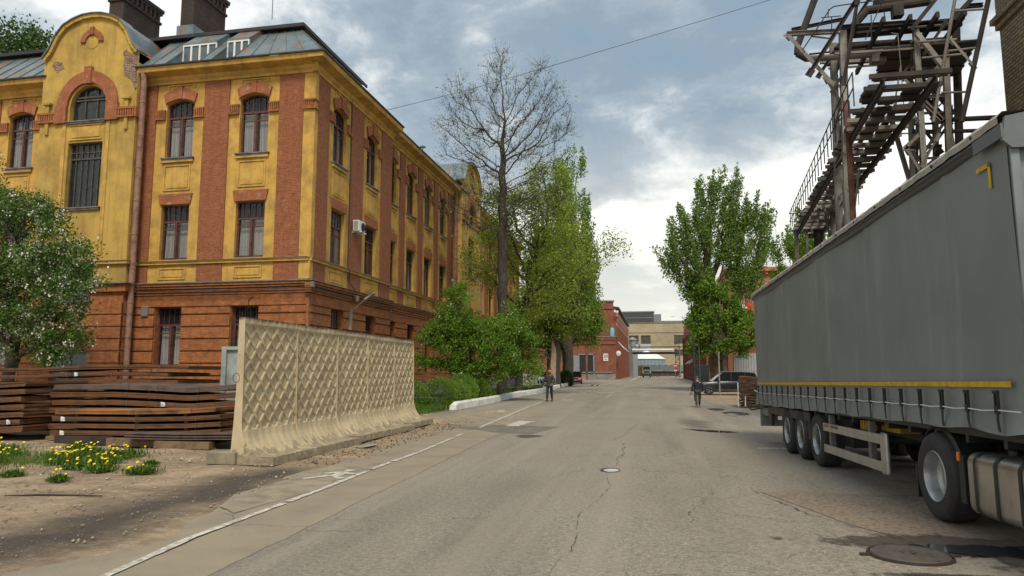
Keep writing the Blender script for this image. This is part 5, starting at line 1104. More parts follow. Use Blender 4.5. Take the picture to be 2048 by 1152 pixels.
LP = leafmat('poplar_leaf', (.075, .145, .028), (.23, .34, .075), .40); LB_ = leafmat('bronze_young_leaf', (.11, .16, .028), (.30, .38, .065), .45); LBR = leafmat('bright_shrub_leaf', (.06, .14, .014), (.20, .34, .035), .4); LBT = leafmat('orchard_leaf', (.035, .085, .016), (.13, .23, .045), .3); BL = leafmat('white_blossom', (.60, .60, .54), (.85, .85, .80), .2)
make_tree((-9.85, 46, 0), [(-11.6, 46, 17.6, 3.4, 3.0, 3.6), (-8.0, 46, 17.4, 3.4, 3.0, 4.0), (-12.8, 46, 19.6, 1.8, 2.0, 2.4), (-7.0, 46, 20.4, 1.6, 1.8, 2.4), (-9.9, 46, 21.6, 1.9, 1.6, 2.6), (-9.8, 46, 12.6, 4.8, 3.4, 2.4), (-14.0, 46, 18.4, 1.2, 1.2, .8)], 'tall nearly bare tree with fine budding twigs, rising above the roofs behind the kerb', rmax=.32, seed=3, natt=900, leaves=2600, lsize=.13, leafm=LY, step=.42, trunk_to=17.5, r0=.009, twigs=6200, di=3.2, dk=.5, lump=.0, hollow=.1, expo=1.9, name='bare_tree', cat='bare tree', bias=.45)
make_tree((-10.1, 53, 0), [(-9.6, 53, 12.8, 3.8, 3.0, 4.2), (-7.0, 52, 10.4, 2.8, 2.4, 3.6), (-12.0, 53, 10.4, 2.8, 2.6, 3.0), (-7.8, 53, 15.6, 2.4, 2.0, 2.6), (-4.4, 51, 10.2, 1.6, 1.3, 1.2), (-2.6, 50, 10.5, 1.5, 1.0, .9), (-8.4, 52, 7.0, 2.8, 2.0, 2.0)], 'loose yellow green leafed tree behind the bare one, one limb reaching over the road', rmax=.30, seed=5, natt=1000, leaves=28000, lsize=.17, leafm=LY, step=.5, trunk_to=6.0, spread=.42, lump=.3, r0=.014, bias=.15)
make_tree((-10.5, 75, 0), [(-11.0, 75, 8.2, 4.8, 3.2, 3.4), (-9.0, 75, 12.0, 3.3, 2.8, 3.0), (-12.9, 75, 5.6, 2.6, 2.2, 2.2), (-8.6, 74, 7.4, 2.0, 2.0, 2.0)], 'old tree with bronze leaves and a pale strip of bare wood on its thick trunk', rmax=.72, seed=7, natt=760, leaves=21000, lsize=.27, leafm=LB_, barkm='bark', step=.6, trunk_to=4.8, spread=.5, lump=.35, r0=.02, strip=True)
make_tree((-10.6, 90, 0), [(-11.2, 90, 22.5, 2.4, 2.2, 6.0), (-9.6, 90, 26.4, 1.1, 1.1, 3.4), (-11.6, 90, 25.0, 1.2, 1.2, 3.6), (-9.3, 90, 20.0, 2.0, 2.0, 5.0), (-9.6, 90, 14.5, 2.9, 2.6, 5.0), (-9.4, 90, 10.6, 2.5, 2.6, 4.0), (-13.2, 90, 14, 3.2, 3.0, 6.0)], 'tall green poplar standing behind the split trunk tree, left of the brick workshop', rmax=.5, seed=9, natt=1100, leaves=44000, lsize=.28, leafm=LG, step=.7, trunk_to=5, spread=.32, lump=.2, r0=.02, droop=-.9, bias=.5, plume=1.8)
make_tree((-12.4, 100, 0), [(-8.9, 100, 8.0, 1.9, 2.2, 2.6), (-10.8, 100, 10.0, 3.0, 2.6, 4.4), (-13.5, 100, 8.6, 2.6, 2.4, 4.4)], 'dense dark leafed tree in front of the brick annex and the red car', rmax=.4, seed=10, natt=420, leaves=20000, lsize=.30, leafm=LG, step=.8, trunk_to=4.4, spread=.5, lump=.15, r0=.02)
make_tree((5.6, 66, 0), [(3.9, 66, 12.2, 2.6, 2.2, 3.6), (7.6, 66, 12.6, 2.7, 2.2, 4.2), (5.9, 66, 14.4, 2.1, 1.8, 3.8), (7.1, 66, 17.2, 1.0, .9, 2.4), (5.0, 66, 16.4, 1.0, .8, 2.6), (2.0, 66, 11.0, 1.5, 1.3, 1.2), (.9, 66, 11.6, .7, .6, .5), (9.6, 66, 13.8, 1.0, 1.1, 2.2), (10.3, 66, 14.7, .6, .6, 1.0), (2.9, 66, 14.0, 1.0, 1.0, 2.2), (4.2, 66, 9.2, 1.8, 1.8, 1.4), (8.2, 66, 9.2, 1.4, 1.6, 1.6)], 'large pollarded poplar with a very broad trunk behind the black car', rmax=.85, seed=11, natt=1700, leaves=42000, lsize=.21, leafm=LP, barkm='bark_lt', step=.5, trunk_to=4.5, spread=.26, lump=.12, r0=.018, droop=-1.2, bias=.5, dk=.6, plume=1.5)
make_tree((6.0, 65, 0), [(5.6, 65, 5.9, 2.6, 2.2, 3.1), (4.9, 65, 8.4, 2.0, 1.8, 1.8), (7.3, 65, 5.0, 1.7, 1.8, 2.0), (3.7, 65, 5.2, 1.2, 1.4, 2.4), (8.4, 65, 4.2, .8, .9, .9)], 'thick leafy lower growth around the foot of the large poplar', rmax=.25, seed=12, natt=520, leaves=30000, lsize=.21, leafm=LG, barkm='bark_lt', step=.5, trunk_to=2.3, spread=.27, lump=.15, r0=.018, name='sucker_thicket', cat='tree', droop=-.5, plume=.6)
make_tree((9.9, 50, 0), [(8.9, 50, 8.2, 1.3, 1.6, 2.8), (10.7, 50, 8.4, 1.5, 1.6, 3.0), (9.9, 50, 9.6, 1.0, 1.2, 2.2)], 'small upright tree whose pointed top shows above the far end of the trailer', rmax=.2, seed=14, natt=360, leaves=16000, lsize=.15, leafm=LG, step=.4, trunk_to=3.5, spread=.16, lump=.1, droop=-1.0, plume=1.1, bias=.6)
make_tree((-50.5, 47, 0), [(-50, 47, 22, 5.5, 4, 8.5), (-47.5, 47, 19, 4, 4, 6), (-53, 47, 26, 4, 3, 5), (-46.8, 47, 26.5, 1.5, 1.5, 3.0)], 'tall dark poplar rising behind the tin roof at the top left', rmax=.6, seed=15, natt=450, leaves=26000, lsize=.32, leafm=LD, step=.8, trunk_to=9, spread=.6, lump=.3, r0=.02)
# flowering tree in front of the office block
make_tree((-24.9, 23.6, 0), [(-25.6, 23.6, 6.0, 3.2, 2.2, 3.2), (-23.3, 23.2, 5.2, 2.2, 1.6, 2.3), (-28, 23.5, 6.8, 2.8, 2, 3.6), (-23.2, 23.4, 3.0, 1.7, 1.4, 1.2), (-26.4, 23.4, 9.2, .9, .8, 1.5), (-24.4, 23.4, 8.0, .7, .7, 1.0), (-21.7, 23.2, 6.0, .9, .7, .9), (-20.9, 23.2, 4.9, .7, .6, .5), (-21.6, 23.2, 3.6, .8, .6, .5)], 'wide tree in white blossom in front of the office block, behind the rusty plates', rmax=.22, seed=21, natt=1700, leaves=64000, lsize=.12, leafm=LBT, step=.32, trunk_to=1.6, spread=.22, lump=.45, blossom=13000, blm=BL, r0=.010, di=1.8, dk=.35, name='blossoming_tree')
make_tree((-10.2, 41, 0), [(-10.3, 41, 3.6, 2.5, 1.6, 2.3), (-11.7, 40.6, 4.8, 1.2, 1.2, 1.9), (-8.6, 41.6, 3.2, 1.5, 1.2, 1.9), (-11.4, 41, 6.5, .45, .5, 1.1), (-13.0, 40.4, 2.8, 1.0, 1.0, 1.1), (-9.6, 41, 5.4, .8, .9, 1.0), (-7.4, 42, 2.4, 1.1, .9, 1.5), (-8.3, 41.6, 5.0, .8, .6, .9), (-10.6, 40.8, 4.6, 1.3, 1.2, 1.6), (-9.9, 40.6, 2.6, 2.2, 1.3, 1.8), (-12.2, 40.4, 3.8, 1.4, 1.1, 1.6), (-12.4, 40.6, 5.6, .5, .5, .8)], 'bright green bushy tree with a few white blossoms beyond the slab wall', rmax=.14, seed=23, natt=1200, leaves=48000, lsize=.13, leafm=LBR, step=.3, trunk_to=.9, spread=.22, lump=.25, blossom=1000, blm=BL, r0=.010, di=1.8, dk=.35, name='blossoming_tree', droop=-.1)
# nest in the bare tree
mb = MB(); rr = random.Random(5)
for _ in range(110): a = Vector((rr.gauss(0, .2), rr.gauss(0, .2), rr.gauss(0, .1))); mb.tube([a, a + Vector((rr.gauss(0, .22), rr.gauss(0, .22), rr.gauss(0, .08)))], .010, 3)
o = mb.build('bird_nest', M['bark']); o.location = (-11.4, 46, 18.2); tag(o, 'small dark twig nest lodged in the crown of the tall bare tree', 'nest')
# stripped wood strip and trunk bulk of the old tree
def hedge(base, ells, label, n, lm, seed, size=.07, spread=.12):
    t = empty('hedge_shrub', base, label, 'shrub', 'clipped shrubs along the kerb'); E = [(e[0] - base[0], e[1] - base[1], e[2] - base[2], *e[3:6]) for e in ells]
    P = ell_points(E, n, seed, .45, .0); r = np.random.default_rng(seed); V, F = leaf_quads(P + r.normal(0, .04, P.shape), size, seed, -.4); npmesh('foliage', V, F, lm, t)
    mb = MB()
    for k in range(26): e = E[k % len(E)]; mb.tube([(e[0] + r.normal(0, .15), e[1] + r.normal(0, .15), 0), (e[0] + r.normal(0, e[3] * .5), e[1] + r.normal(0, e[4] * .5), e[2] + e[5] * .6)], .010, 4)
    mb.build('stem', M['bark'], t); return t
hedge((-12.2, 31.5, 0), [(-12.0, 31.3, .62, 1.1, .8, .72), (-11.0, 31.6, .6, .8, .7, .70), (-12.9, 31.3, .5, .7, .6, .6)], 'rounded bright green shrub nearest the far end of the slab wall', 15000, LBR, 41)
hedge((-10.1, 33.0, 0), [(-10.1, 33.0, .62, .9, .8, .78), (-9.6, 34.6, .6, .55, .9, .70)], 'rounded green shrub at the start of the white kerb', 11000, LG, 42)
hedge((-9.9, 36.5, 0), [(-9.9, 36.2, .75, .75, 1.5, .80), (-10.2, 37.6, .7, .8, 1.0, .72)], 'middling shrub behind the second white kerb block', 9000, LBR, 43)
hedge((-9.9, 40.0, 0), [(-9.9, 40.0, .62, .6, 1.5, .66)], 'low narrow shrub farther along behind the white kerb', 6000, LG, 46)
hedge((-10.3, 84, 0), [(-10.3, 84, .8, .7, 1.0, .9)], 'dark shrub partly hiding the red car', 2500, LD, 45, .2)
# grass
def grass(name, n, sampler, hmin, hmax, m, label, seed, w=.012):
    r = np.random.default_rng(seed); P = sampler(r, n); h = r.uniform(hmin, hmax, n); a = r.uniform(0, 6.3, n); dx, dy = np.cos(a) * w, np.sin(a) * w; l = r.normal(0, .35, (n, 2)) * h[:, None]
    V = np.stack([np.stack([P[:, 0] - dx, P[:, 1] - dy, P[:, 2]], -1), np.stack([P[:, 0] + dx, P[:, 1] + dy, P[:, 2]], -1), np.stack([P[:, 0] + l[:, 0], P[:, 1] + l[:, 1], P[:, 2] + h], -1)], 1).reshape(-1, 3)
    o = npmesh(name, V, np.arange(n * 3).reshape(-1, 3), m, k=3); o['kind'] = 'stuff'; tag(o, label, 'grass'); return o
GR = leafmat('grass_blade', (.045, .09, .012), (.13, .22, .03), .3)
def bed(r, n): y = 27 + (88 - 27) * r.random(n) ** 1.5; x0 = np.interp(y, [27, 30, 60, 88], [-14.8, -15.2, -14.5, -11.5]); x1 = np.interp(y, [27, 30.5, 39, 44, 60, 88], [-10.5, -9.3, -9.2, -9.5, -9.5, -10.6]); return np.stack([x0 + (x1 - x0) * r.random(n), y, np.zeros(n)], 1)
grass('grass', 60000, bed, .12, .32, GR, 'long green grass in the bed behind the white kerb', 51, .022)
def far(r, n): return np.stack([r.uniform(-13.2, -8.7, n), r.uniform(24.8, 31, n), np.zeros(n)], 1)
grass('grass', 9000, lambda r, n: (lambda P: P[(P[:, 0] < -9.3)])(far(r, n * 2))[:n], .08, .26, GR, 'rough grass at the far end of the slab wall', 52, .014)
# dandelions
YL = mat('dandelion_yellow', (.80, .58, .005), .7)
head = MB(); head.lathe([(.001, .012), (.018, .014), (.030, .006), (.026, -.002), (.006, -.014)], n=9); hd = head.build('flower', YL); head_me = hd.data; bpy.data.objects.remove(hd)
cl = [(-10.85, 13.05, .34, 12, 'tall'), (-11.5, 12.5, .30, 12, ''), (-10.4, 12.15, .22, 8, ''), (-12.0, 13.5, .24, 7, ''), (-11.1, 11.9, .26, 10, ''), (-10.3, 11.35, .20, 7, ''), (-13.2, 12.6, .30, 9, ''), (-12.4, 11.6, .22, 7, ''), (-13.6, 11.3, .30, 8, ''), (-8.75, 11.05, .20, 4, ''), (-9.65, 11.2, .20, 5, ''), (-10.6, 10.3, .14, 2, ''), (-9.45, 10.05, .12, 3, ''), (-12.3, 10.2, .13, 0, ''), (-12.0, 12.7, .22, 6, ''), (-12.9, 14.2, .2, 4, ''), (-14.4, 13.4, .35, 5, ''), (-9.3, 12.0, .10, 0, '')]
lab = ['tallest dandelion clump, thick with yellow heads, in front of the orange plate stack', 'broad dandelion clump just left of the tallest one', 'low dandelion clump at the right foot of the tallest one', 'dandelion clump below the gap between the two plate stacks', 'dense dandelion clump in the middle of the flowering strip', 'small dandelion clump at the lower right of the strip', 'dandelion clump near the left edge, at the corner of the left stack', 'loose dandelion clump near the left, with a few heads', 'dandelion clump at the left edge of the picture', 'flat ragged weed patch with a few dandelions, nearest the slab wall', 'flat dandelion patch between the strip and the slab wall', 'sparse flat weed with two dandelion heads on the bare earth', 'small flat dandelion rosette, nearest the viewer', 'low green weed tuft without flowers on the bare earth', 'dandelion clump behind the dense middle one', 'dandelion tuft close under the middle stack', 'leafy dandelion clump against the left plate stack', 'tiny flowerless weed near the end of the slab wall']
for (x, y, rad, nf, _), lb in zip(cl, lab):
    z0 = float(gz(x, y)); t = empty('dandelion_clump', (x, y, z0 - .005), lb, 'dandelions', 'dandelion clumps on the bare earth'); r = np.random.default_rng(int(abs(x * 71 + y * 13)))
    n = int(900 * rad / .25); P = r.normal(0, rad * .55, (n, 2)); a = r.uniform(0, 6.3, n); L_ = r.uniform(.05, .17, n) * (.6 + rad * 1.6); tilt = r.uniform(.3, 1.3, n); d = np.stack([np.cos(a) * np.cos(tilt), np.sin(a) * np.cos(tilt), np.sin(tilt)], 1); w = np.stack([-np.sin(a), np.cos(a), np.zeros(n)], 1)
    p0 = np.concatenate([P, np.zeros((n, 1))], 1); V = np.stack([p0, p0 + d * L_[:, None] * .6 + w * .013, p0 + d * L_[:, None], p0 + d * L_[:, None] * .6 - w * .013], 1).reshape(-1, 3); npmesh('leaves', V, np.arange(n * 4).reshape(-1, 4), GR, t)
    if nf:
        nf = int(nf * 1.4); st = MB(); hs = []
        for k in range(nf): q = r.normal(0, rad * .6, 2); hh = r.uniform(.10, .24) * (.6 + rad * 1.5); hs.append((q[0], q[1], hh)); st.tube([(q[0] * .8, q[1] * .8, 0), (q[0], q[1], hh)], .003, 3)
        st.build('stalk', GR, t)
        for q in hs: o = bpy.data.objects.new('flower', head_me); COL.objects.link(o); o.parent = t; o.location = q; o.rotation_euler = (r.normal(.3, .3), r.normal(0, .3), 0); o.scale = (.82, .82, .82)
def weeds(r, n): c = np.array([(-13.2, 12.2), (-11.6, 12.4), (-11, 12.6), (-14.5, 13.2), (-12.5, 11.2)]); k = r.integers(0, len(c), n); return np.concatenate([c[k] + r.normal(0, .55, (n, 2)), np.zeros((n, 1))], 1)
grass('weed_grass', 4200, weeds, .04, .15, GR, 'thin weeds and grass among the dandelions on the bare earth', 61, .007)
# ------------------------------------------------------------------ steel trestle with its long pipe deck
TB = [
('column','i',(6.51,26.0,-0.3),(6.85,26.0,13.82),0.23,0.23,'iron_lt'),
('column_base','t',(6.82,25.98,-0.1),(6.82,25.98,11.2),0.145,0.145,'iron_rust'),
('column','i',(7.02,29.0,-0.3),(7.26,29.0,14.72),0.24,0.24,'iron_lt'),
('column','i',(9.13,26.0,-0.3),(9.23,26.0,13.63),0.18,0.18,'iron_lt'),
('column','i',(9.58,29.0,-0.3),(9.93,29.0,11.89),0.18,0.18,'iron_lt'),
('column','i',(9.67,26.0,-0.3),(10.12,26.0,12.51),0.18,0.18,'iron'),
('column','t',(11.1,29.0,-0.3),(11.76,29.0,15.66),0.24,0.24,'iron_dk'),
('column','i',(10.22,29.0,-0.3),(10.88,29.0,13.62),0.18,0.18,'iron'),
('brace','l',(8.91,28.5,12.07),(9.59,28.5,8.74),0.139,0.139,'iron'),
('brace','l',(9.22,28.4,12.01),(9.1,28.4,11.2),0.07,0.07,'iron'),
('brace','t',(7.41,27.0,9.05),(7.08,27.0,6.82),0.052,0.052,'iron'),
('raking_pipe','t',(11.18,25.0,14.14),(10.07,25.0,9.88),0.13,0.13,'iron_dk'),
('raking_pipe','t',(10.01,24.6,14.05),(9.07,24.6,9.81),0.09,0.09,'iron'),
('raking_pipe','t',(8.48,25.4,12.09),(8.1,25.4,10.24),0.05,0.05,'iron'),
('crossbeam','i',(4.97,26.0,13.9),(6.71,26.0,13.83),0.139,0.154,'iron'),
('crossbeam','i',(6.68,26.0,13.96),(9.28,26.0,13.91),0.151,0.151,'iron_dk'),
('crossbeam','i',(5.65,28.6,15.27),(7.56,28.6,15.52),0.116,0.116,'iron_dk'),
('crossbeam','b',(6.55,26.0,13.0),(9.59,26.0,12.96),0.081,0.081,'iron'),
('crossbeam','b',(6.74,29.0,13.99),(9.16,29.0,13.87),0.116,0.116,'iron_lt'),
('crossbeam','b',(7.04,29.0,13.71),(9.8,29.0,13.69),0.07,0.07,'iron'),
('crossbeam','b',(7.77,29.0,14.63),(9.74,29.0,14.6),0.139,0.139,'iron_dk'),
('crossbeam','b',(7.71,28.0,14.67),(9.94,28.0,14.56),0.139,0.139,'iron_dk'),
('crossbeam','b',(5.8,26.0,13.73),(7.2,29.0,14.94),0.046,0.046,'iron_dk'),
('crossbeam','b',(6.44,29.4,14.54),(8.6,29.4,14.61),0.058,0.058,'iron_dk'),
('brace','l',(5.0,26.0,13.82),(6.47,26.0,11.79),0.128,0.128,'iron'),
('brace','l',(6.26,26.2,12.16),(6.76,26.2,11.06),0.093,0.093,'iron'),
('brace','b',(6.33,25.9,11.55),(6.71,25.9,12.1),0.093,0.093,'iron_dk'),
('brace','l',(7.33,25.5,14.83),(5.57,25.5,12.14),0.139,0.139,'iron_dk'),
('brace','l',(7.24,25.4,14.63),(6.64,25.4,11.68),0.104,0.104,'iron_dk'),
('brace','l',(8.55,28.2,16.17),(6.5,28.2,13.13),0.116,0.116,'iron_dk'),
('brace','l',(7.53,29.3,14.75),(7.41,29.3,13.36),0.058,0.058,'iron'),
('pipe','t',(6.21,26.8,15.66),(5.49,26.8,13.81),0.22,0.22,'iron_dk'),
('pipe','t',(5.49,26.8,13.81),(5.45,26.8,13.45),0.2,0.2,'iron_dk'),
('pipe','t',(5.45,26.8,13.47),(5.79,26.8,13.22),0.2,0.2,'iron_dk'),
('pipe','t',(5.75,26.8,13.24),(8.46,26.8,13.18),0.2,0.2,'iron'),
('pipe','t',(7.14,26.5,13.72),(7.34,26.5,14.21),0.22,0.22,'iron_dk'),
('pipe','t',(7.32,26.5,14.17),(7.87,26.5,14.78),0.24,0.24,'iron_dk'),
('pipe','t',(7.83,26.5,14.76),(9.95,26.5,14.89),0.26,0.26,'iron_dk'),
('pipe','t',(8.18,26.8,15.16),(9.85,26.8,15.06),0.25,0.25,'iron_dk'),
('pipe_flange','b',(8.78,26.3,14.72),(8.79,26.3,14.3),0.34,0.34,'iron_dk'),
('pipe_flange','b',(7.96,26.8,13.06),(8.45,26.8,13.04),0.38,0.38,'iron'),
('handrail','t',(5.43,25.8,13.15),(6.43,25.8,14.6),0.035,0.035,'iron_dk'),
('handrail','t',(6.43,25.8,14.6),(6.57,25.8,14.68),0.035,0.035,'iron_dk'),
('handrail','t',(6.57,25.8,14.68),(6.99,25.8,14.71),0.035,0.035,'iron_dk'),
('handrail','t',(6.99,25.8,14.71),(8.9,25.8,14.79),0.035,0.035,'iron_dk'),
('handrail','t',(6.14,25.9,14.35),(6.8,25.9,14.35),0.03,0.03,'iron_dk'),
('handrail','t',(6.49,25.9,14.35),(6.47,25.9,13.84),0.03,0.03,'iron_dk'),
('handrail','t',(6.4,25.9,14.64),(6.37,25.9,14.36),0.03,0.03,'iron_dk'),
('handrail','t',(7.8,25.9,14.28),(7.75,25.9,13.33),0.03,0.03,'iron_dk'),
('handrail','t',(8.23,25.9,14.37),(8.22,25.9,14.02),0.03,0.03,'iron_dk'),
('handrail','t',(8.24,25.9,14.87),(7.56,25.9,13.39),0.03,0.03,'iron_dk'),
('platform_plank','b',(8.15,26.1,13.05),(11.2,26.1,13.05),0.33,0.07,'iron_dk'),
('platform_plank','b',(8.22,26.46,13.07),(11.26,26.46,13.07),0.33,0.07,'iron_dk'),
('platform_plank','b',(8.290000000000001,26.82,13.09),(11.319999999999999,26.82,13.09),0.33,0.07,'iron_dk'),
('platform_plank','b',(8.360000000000001,27.18,13.05),(11.379999999999999,27.18,13.05),0.33,0.07,'iron_dk'),
('platform_plank','b',(8.43,27.540000000000003,13.07),(11.44,27.540000000000003,13.07),0.33,0.07,'iron_dk'),
('platform_plank','b',(8.5,27.900000000000002,13.09),(11.5,27.900000000000002,13.09),0.33,0.07,'iron_dk'),
('platform_plank','b',(8.57,28.26,13.05),(11.559999999999999,28.26,13.05),0.33,0.07,'iron_dk'),
('platform_plank','b',(8.64,28.62,13.07),(11.62,28.62,13.07),0.33,0.07,'iron_dk'),
('platform_plank','b',(8.71,28.98,13.09),(11.68,28.98,13.09),0.33,0.07,'iron_dk'),
('platform_plank','b',(7.0,26.3,14.0),(10.9,26.3,14.0),0.25,0.07,'iron_dk'),
('platform_plank','b',(7.0,26.8,14.0),(10.9,26.8,14.0),0.42,0.07,'iron_dk'),
('platform_plank','b',(7.0,27.8,14.0),(10.9,27.8,14.0),0.25,0.07,'iron_dk'),
('platform_plank','b',(7.0,28.3,14.0),(10.9,28.3,14.0),0.42,0.07,'iron_dk'),
('platform_plank','b',(7.0,29.3,14.0),(10.9,29.3,14.0),0.25,0.07,'iron_dk'),
('platform_joist','b',(7.2,25.4,13.85),(7.5,30.0,13.85),0.11,0.2,'iron_dk'),
('platform_joist','b',(8.05,25.4,13.85),(8.35,30.0,13.85),0.11,0.2,'iron_dk'),
('platform_joist','b',(8.9,25.4,13.85),(9.2,30.0,13.85),0.11,0.2,'iron_dk'),
('platform_joist','b',(9.75,25.4,13.85),(10.05,30.0,13.85),0.11,0.2,'iron_dk'),
('platform_joist','b',(10.6,25.4,13.85),(10.9,30.0,13.85),0.11,0.2,'iron_dk'),
('tie_rod','t',(10.11,25.0,13.72),(11.03,25.0,13.69),0.06,0.06,'iron'),
('tie_rod','t',(9.81,25.0,12.34),(10.69,25.0,12.38),0.06,0.06,'iron'),
('tie_rod','t',(9.53,25.0,10.92),(10.31,25.0,10.89),0.06,0.06,'iron'),
('tie_rod','t',(8.94,25.0,12.74),(10.1,25.0,12.72),0.07,0.07,'iron'),
('tie_rod','t',(9.01,25.0,12.17),(10.35,25.0,12.2),0.06,0.06,'iron'),
('crossbeam','i',(11.21,27.0,14.82),(11.85,27.0,14.81),0.139,0.139,'iron_dk'),
('crossbeam','b',(10.69,27.0,14.17),(11.12,27.0,14.14),0.128,0.128,'iron_dk'),
('brace','l',(9.94,25.0,12.7),(10.54,25.0,11.74),0.081,0.081,'iron'),
('brace','b',(9.15,25.7,13.37),(9.9,25.7,12.1),0.151,0.151,'iron_lt'),
('brace','b',(9.96,25.8,14.71),(9.01,25.8,13.55),0.139,0.139,'iron_dk'),
('brace','b',(11.36,26.5,14.9),(10.61,26.5,14.12),0.151,0.151,'iron_dk'),
('brace','l',(9.12,26.0,11.24),(9.92,26.0,12.23),0.116,0.116,'iron'),
('brace','l',(9.14,26.0,11.29),(9.88,26.0,10.29),0.116,0.116,'iron'),
('brace','l',(8.74,26.1,12.01),(9.17,26.1,11.29),0.104,0.104,'iron'),
('brace','l',(8.74,26.1,10.8),(9.17,26.1,11.26),0.104,0.104,'iron'),
('crossbeam','i',(9.2,26.0,11.16),(10.15,26.0,11.19),0.116,0.116,'iron'),
('crossbeam','b',(10.71,29.0,12.21),(11.37,29.0,12.2),0.093,0.093,'iron'),
('brace','b',(10.93,29.0,11.86),(11.11,29.0,12.05),0.058,0.058,'iron'),
('brace','l',(10.27,29.0,12.16),(10.73,29.0,11.29),0.104,0.104,'iron'),
('brace','b',(8.8,26.3,12.17),(9.27,26.3,12.72),0.081,0.081,'iron_dk'),
('brace','l',(8.71,26.0,9.31),(9.12,26.0,8.44),0.104,0.104,'iron'),
('brace','l',(8.7,26.0,8.13),(9.5,26.0,8.85),0.116,0.116,'iron_dk'),
('brace','l',(8.71,26.0,9.46),(9.11,26.0,9.82),0.093,0.093,'iron'),
('crossbeam','b',(8.47,26.0,9.93),(8.78,26.0,9.91),0.046,0.046,'iron'),
('crossbeam','b',(9.16,27.0,9.68),(10.17,27.0,9.69),0.116,0.116,'iron_dk'),
('crossbeam','b',(9.25,27.0,10.29),(10.17,27.0,10.21),0.128,0.128,'iron_dk'),
('crossbeam','b',(8.55,26.0,9.34),(8.91,26.0,9.31),0.046,0.046,'iron'),
('crossbeam','b',(9.34,26.5,8.53),(9.61,26.5,8.52),0.104,0.104,'iron'),
('brace','l',(9.63,25.8,9.68),(9.12,25.8,8.73),0.07,0.07,'iron'),
('brace','l',(9.21,26.0,11.08),(9.85,26.0,10.29),0.116,0.116,'iron'),
('brace','l',(10.02,29.0,11.44),(10.87,29.0,10.09),0.116,0.116,'iron_dk'),
('brace','l',(10.64,28.5,9.94),(10.04,28.5,8.95),0.116,0.116,'iron_dk'),
('brace','l',(6.84,27.5,9.41),(6.68,26.0,9.29),0.081,0.081,'iron_rust'),
('brace','l',(7.24,29.0,9.8),(6.7,26.0,8.23),0.128,0.128,'iron_lt'),
('brace','l',(7.18,29.0,8.44),(6.69,26.0,8.01),0.093,0.093,'iron'),
('brace','l',(7.16,29.0,11.33),(6.69,26.0,10.61),0.081,0.081,'iron'),
('brace','b',(7.16,29.0,6.98),(6.67,26.0,6.62),0.116,0.116,'iron'),
('brace','l',(7.35,29.0,12.48),(6.7,26.0,11.01),0.081,0.081,'iron'),
('brace','l',(6.91,27.0,7.72),(6.72,27.0,6.7),0.07,0.07,'iron_rust'),
('column','i',(8.98,38.5,-0.3),(9.2,38.5,10.87),0.24,0.24,'iron'),
('column','i',(9.71,40.0,-0.3),(9.74,40.0,11.02),0.2,0.2,'iron'),
('brace','l',(8.71,38.5,10.38),(9.03,38.5,8.39),0.116,0.116,'iron'),
('brace','t',(9.15,38.5,10.88),(8.86,38.5,9.03),0.058,0.058,'iron'),
('crossbeam','b',(8.96,38.5,9.41),(9.86,38.5,9.25),0.07,0.07,'iron'),
('crossbeam','b',(9.16,38.5,9.85),(9.73,38.5,9.63),0.058,0.058,'iron'),
('brace','l',(9.24,39.0,11.06),(9.55,39.0,10.14),0.093,0.093,'iron'),
('brace','l',(9.2,38.5,9.4),(9.69,38.5,8.81),0.058,0.058,'iron'),
('crossbeam','b',(8.93,38.5,8.77),(9.8,38.5,8.71),0.058,0.058,'iron'),
('column','i',(8.16,43.5,-0.3),(8.31,43.5,9.86),0.2,0.2,'iron'),
('column','i',(9.27,43.5,-0.3),(9.56,43.5,10.07),0.45,0.45,'iron_dk'),
('column','i',(8.52,43.0,-0.3),(8.81,43.0,10.07),0.12,0.12,'iron'),
('crossbeam','b',(8.95,43.5,9.59),(9.62,43.5,9.63),0.232,0.232,'iron_dk'),
('brace','l',(7.2,29.0,3.0),(6.81,26.0,4.7),0.09,0.09,'iron'),
('strut','b',(6.81,26.0,3.0),(7.2,29.0,3.0),0.072,0.072,'iron'),
('brace','l',(6.81,26.0,4.7),(7.2,29.0,6.4),0.09,0.09,'iron'),
('strut','b',(6.81,26.0,4.7),(7.2,29.0,4.7),0.072,0.072,'iron'),
('brace','l',(7.2,29.0,6.4),(6.81,26.0,8.1),0.09,0.09,'iron'),
('strut','b',(6.81,26.0,6.4),(7.2,29.0,6.4),0.072,0.072,'iron'),
('brace','l',(6.81,26.0,8.1),(7.2,29.0,9.8),0.09,0.09,'iron'),
('strut','b',(6.81,26.0,8.1),(7.2,29.0,8.1),0.072,0.072,'iron'),
('brace','l',(7.2,29.0,9.8),(6.81,26.0,11.5),0.09,0.09,'iron'),
('strut','b',(6.81,26.0,9.8),(7.2,29.0,9.8),0.072,0.072,'iron'),
('brace','l',(6.81,26.0,11.5),(7.2,29.0,13.2),0.09,0.09,'iron'),
('strut','b',(6.81,26.0,11.5),(7.2,29.0,11.5),0.072,0.072,'iron'),
('brace','l',(9.95,29.0,3.0),(9.1,26.0,4.45),0.1,0.1,'iron'),
('strut','b',(9.1,26.0,3.0),(9.95,29.0,3.0),0.08000000000000002,0.08000000000000002,'iron'),
('brace','l',(9.1,26.0,4.45),(9.95,29.0,5.9),0.1,0.1,'iron'),
('strut','b',(9.1,26.0,4.45),(9.95,29.0,4.45),0.08000000000000002,0.08000000000000002,'iron'),
('brace','l',(9.95,29.0,5.9),(9.1,26.0,7.35),0.1,0.1,'iron'),
('strut','b',(9.1,26.0,5.9),(9.95,29.0,5.9),0.08000000000000002,0.08000000000000002,'iron'),
('brace','l',(9.1,26.0,7.35),(9.95,29.0,8.8),0.1,0.1,'iron'),
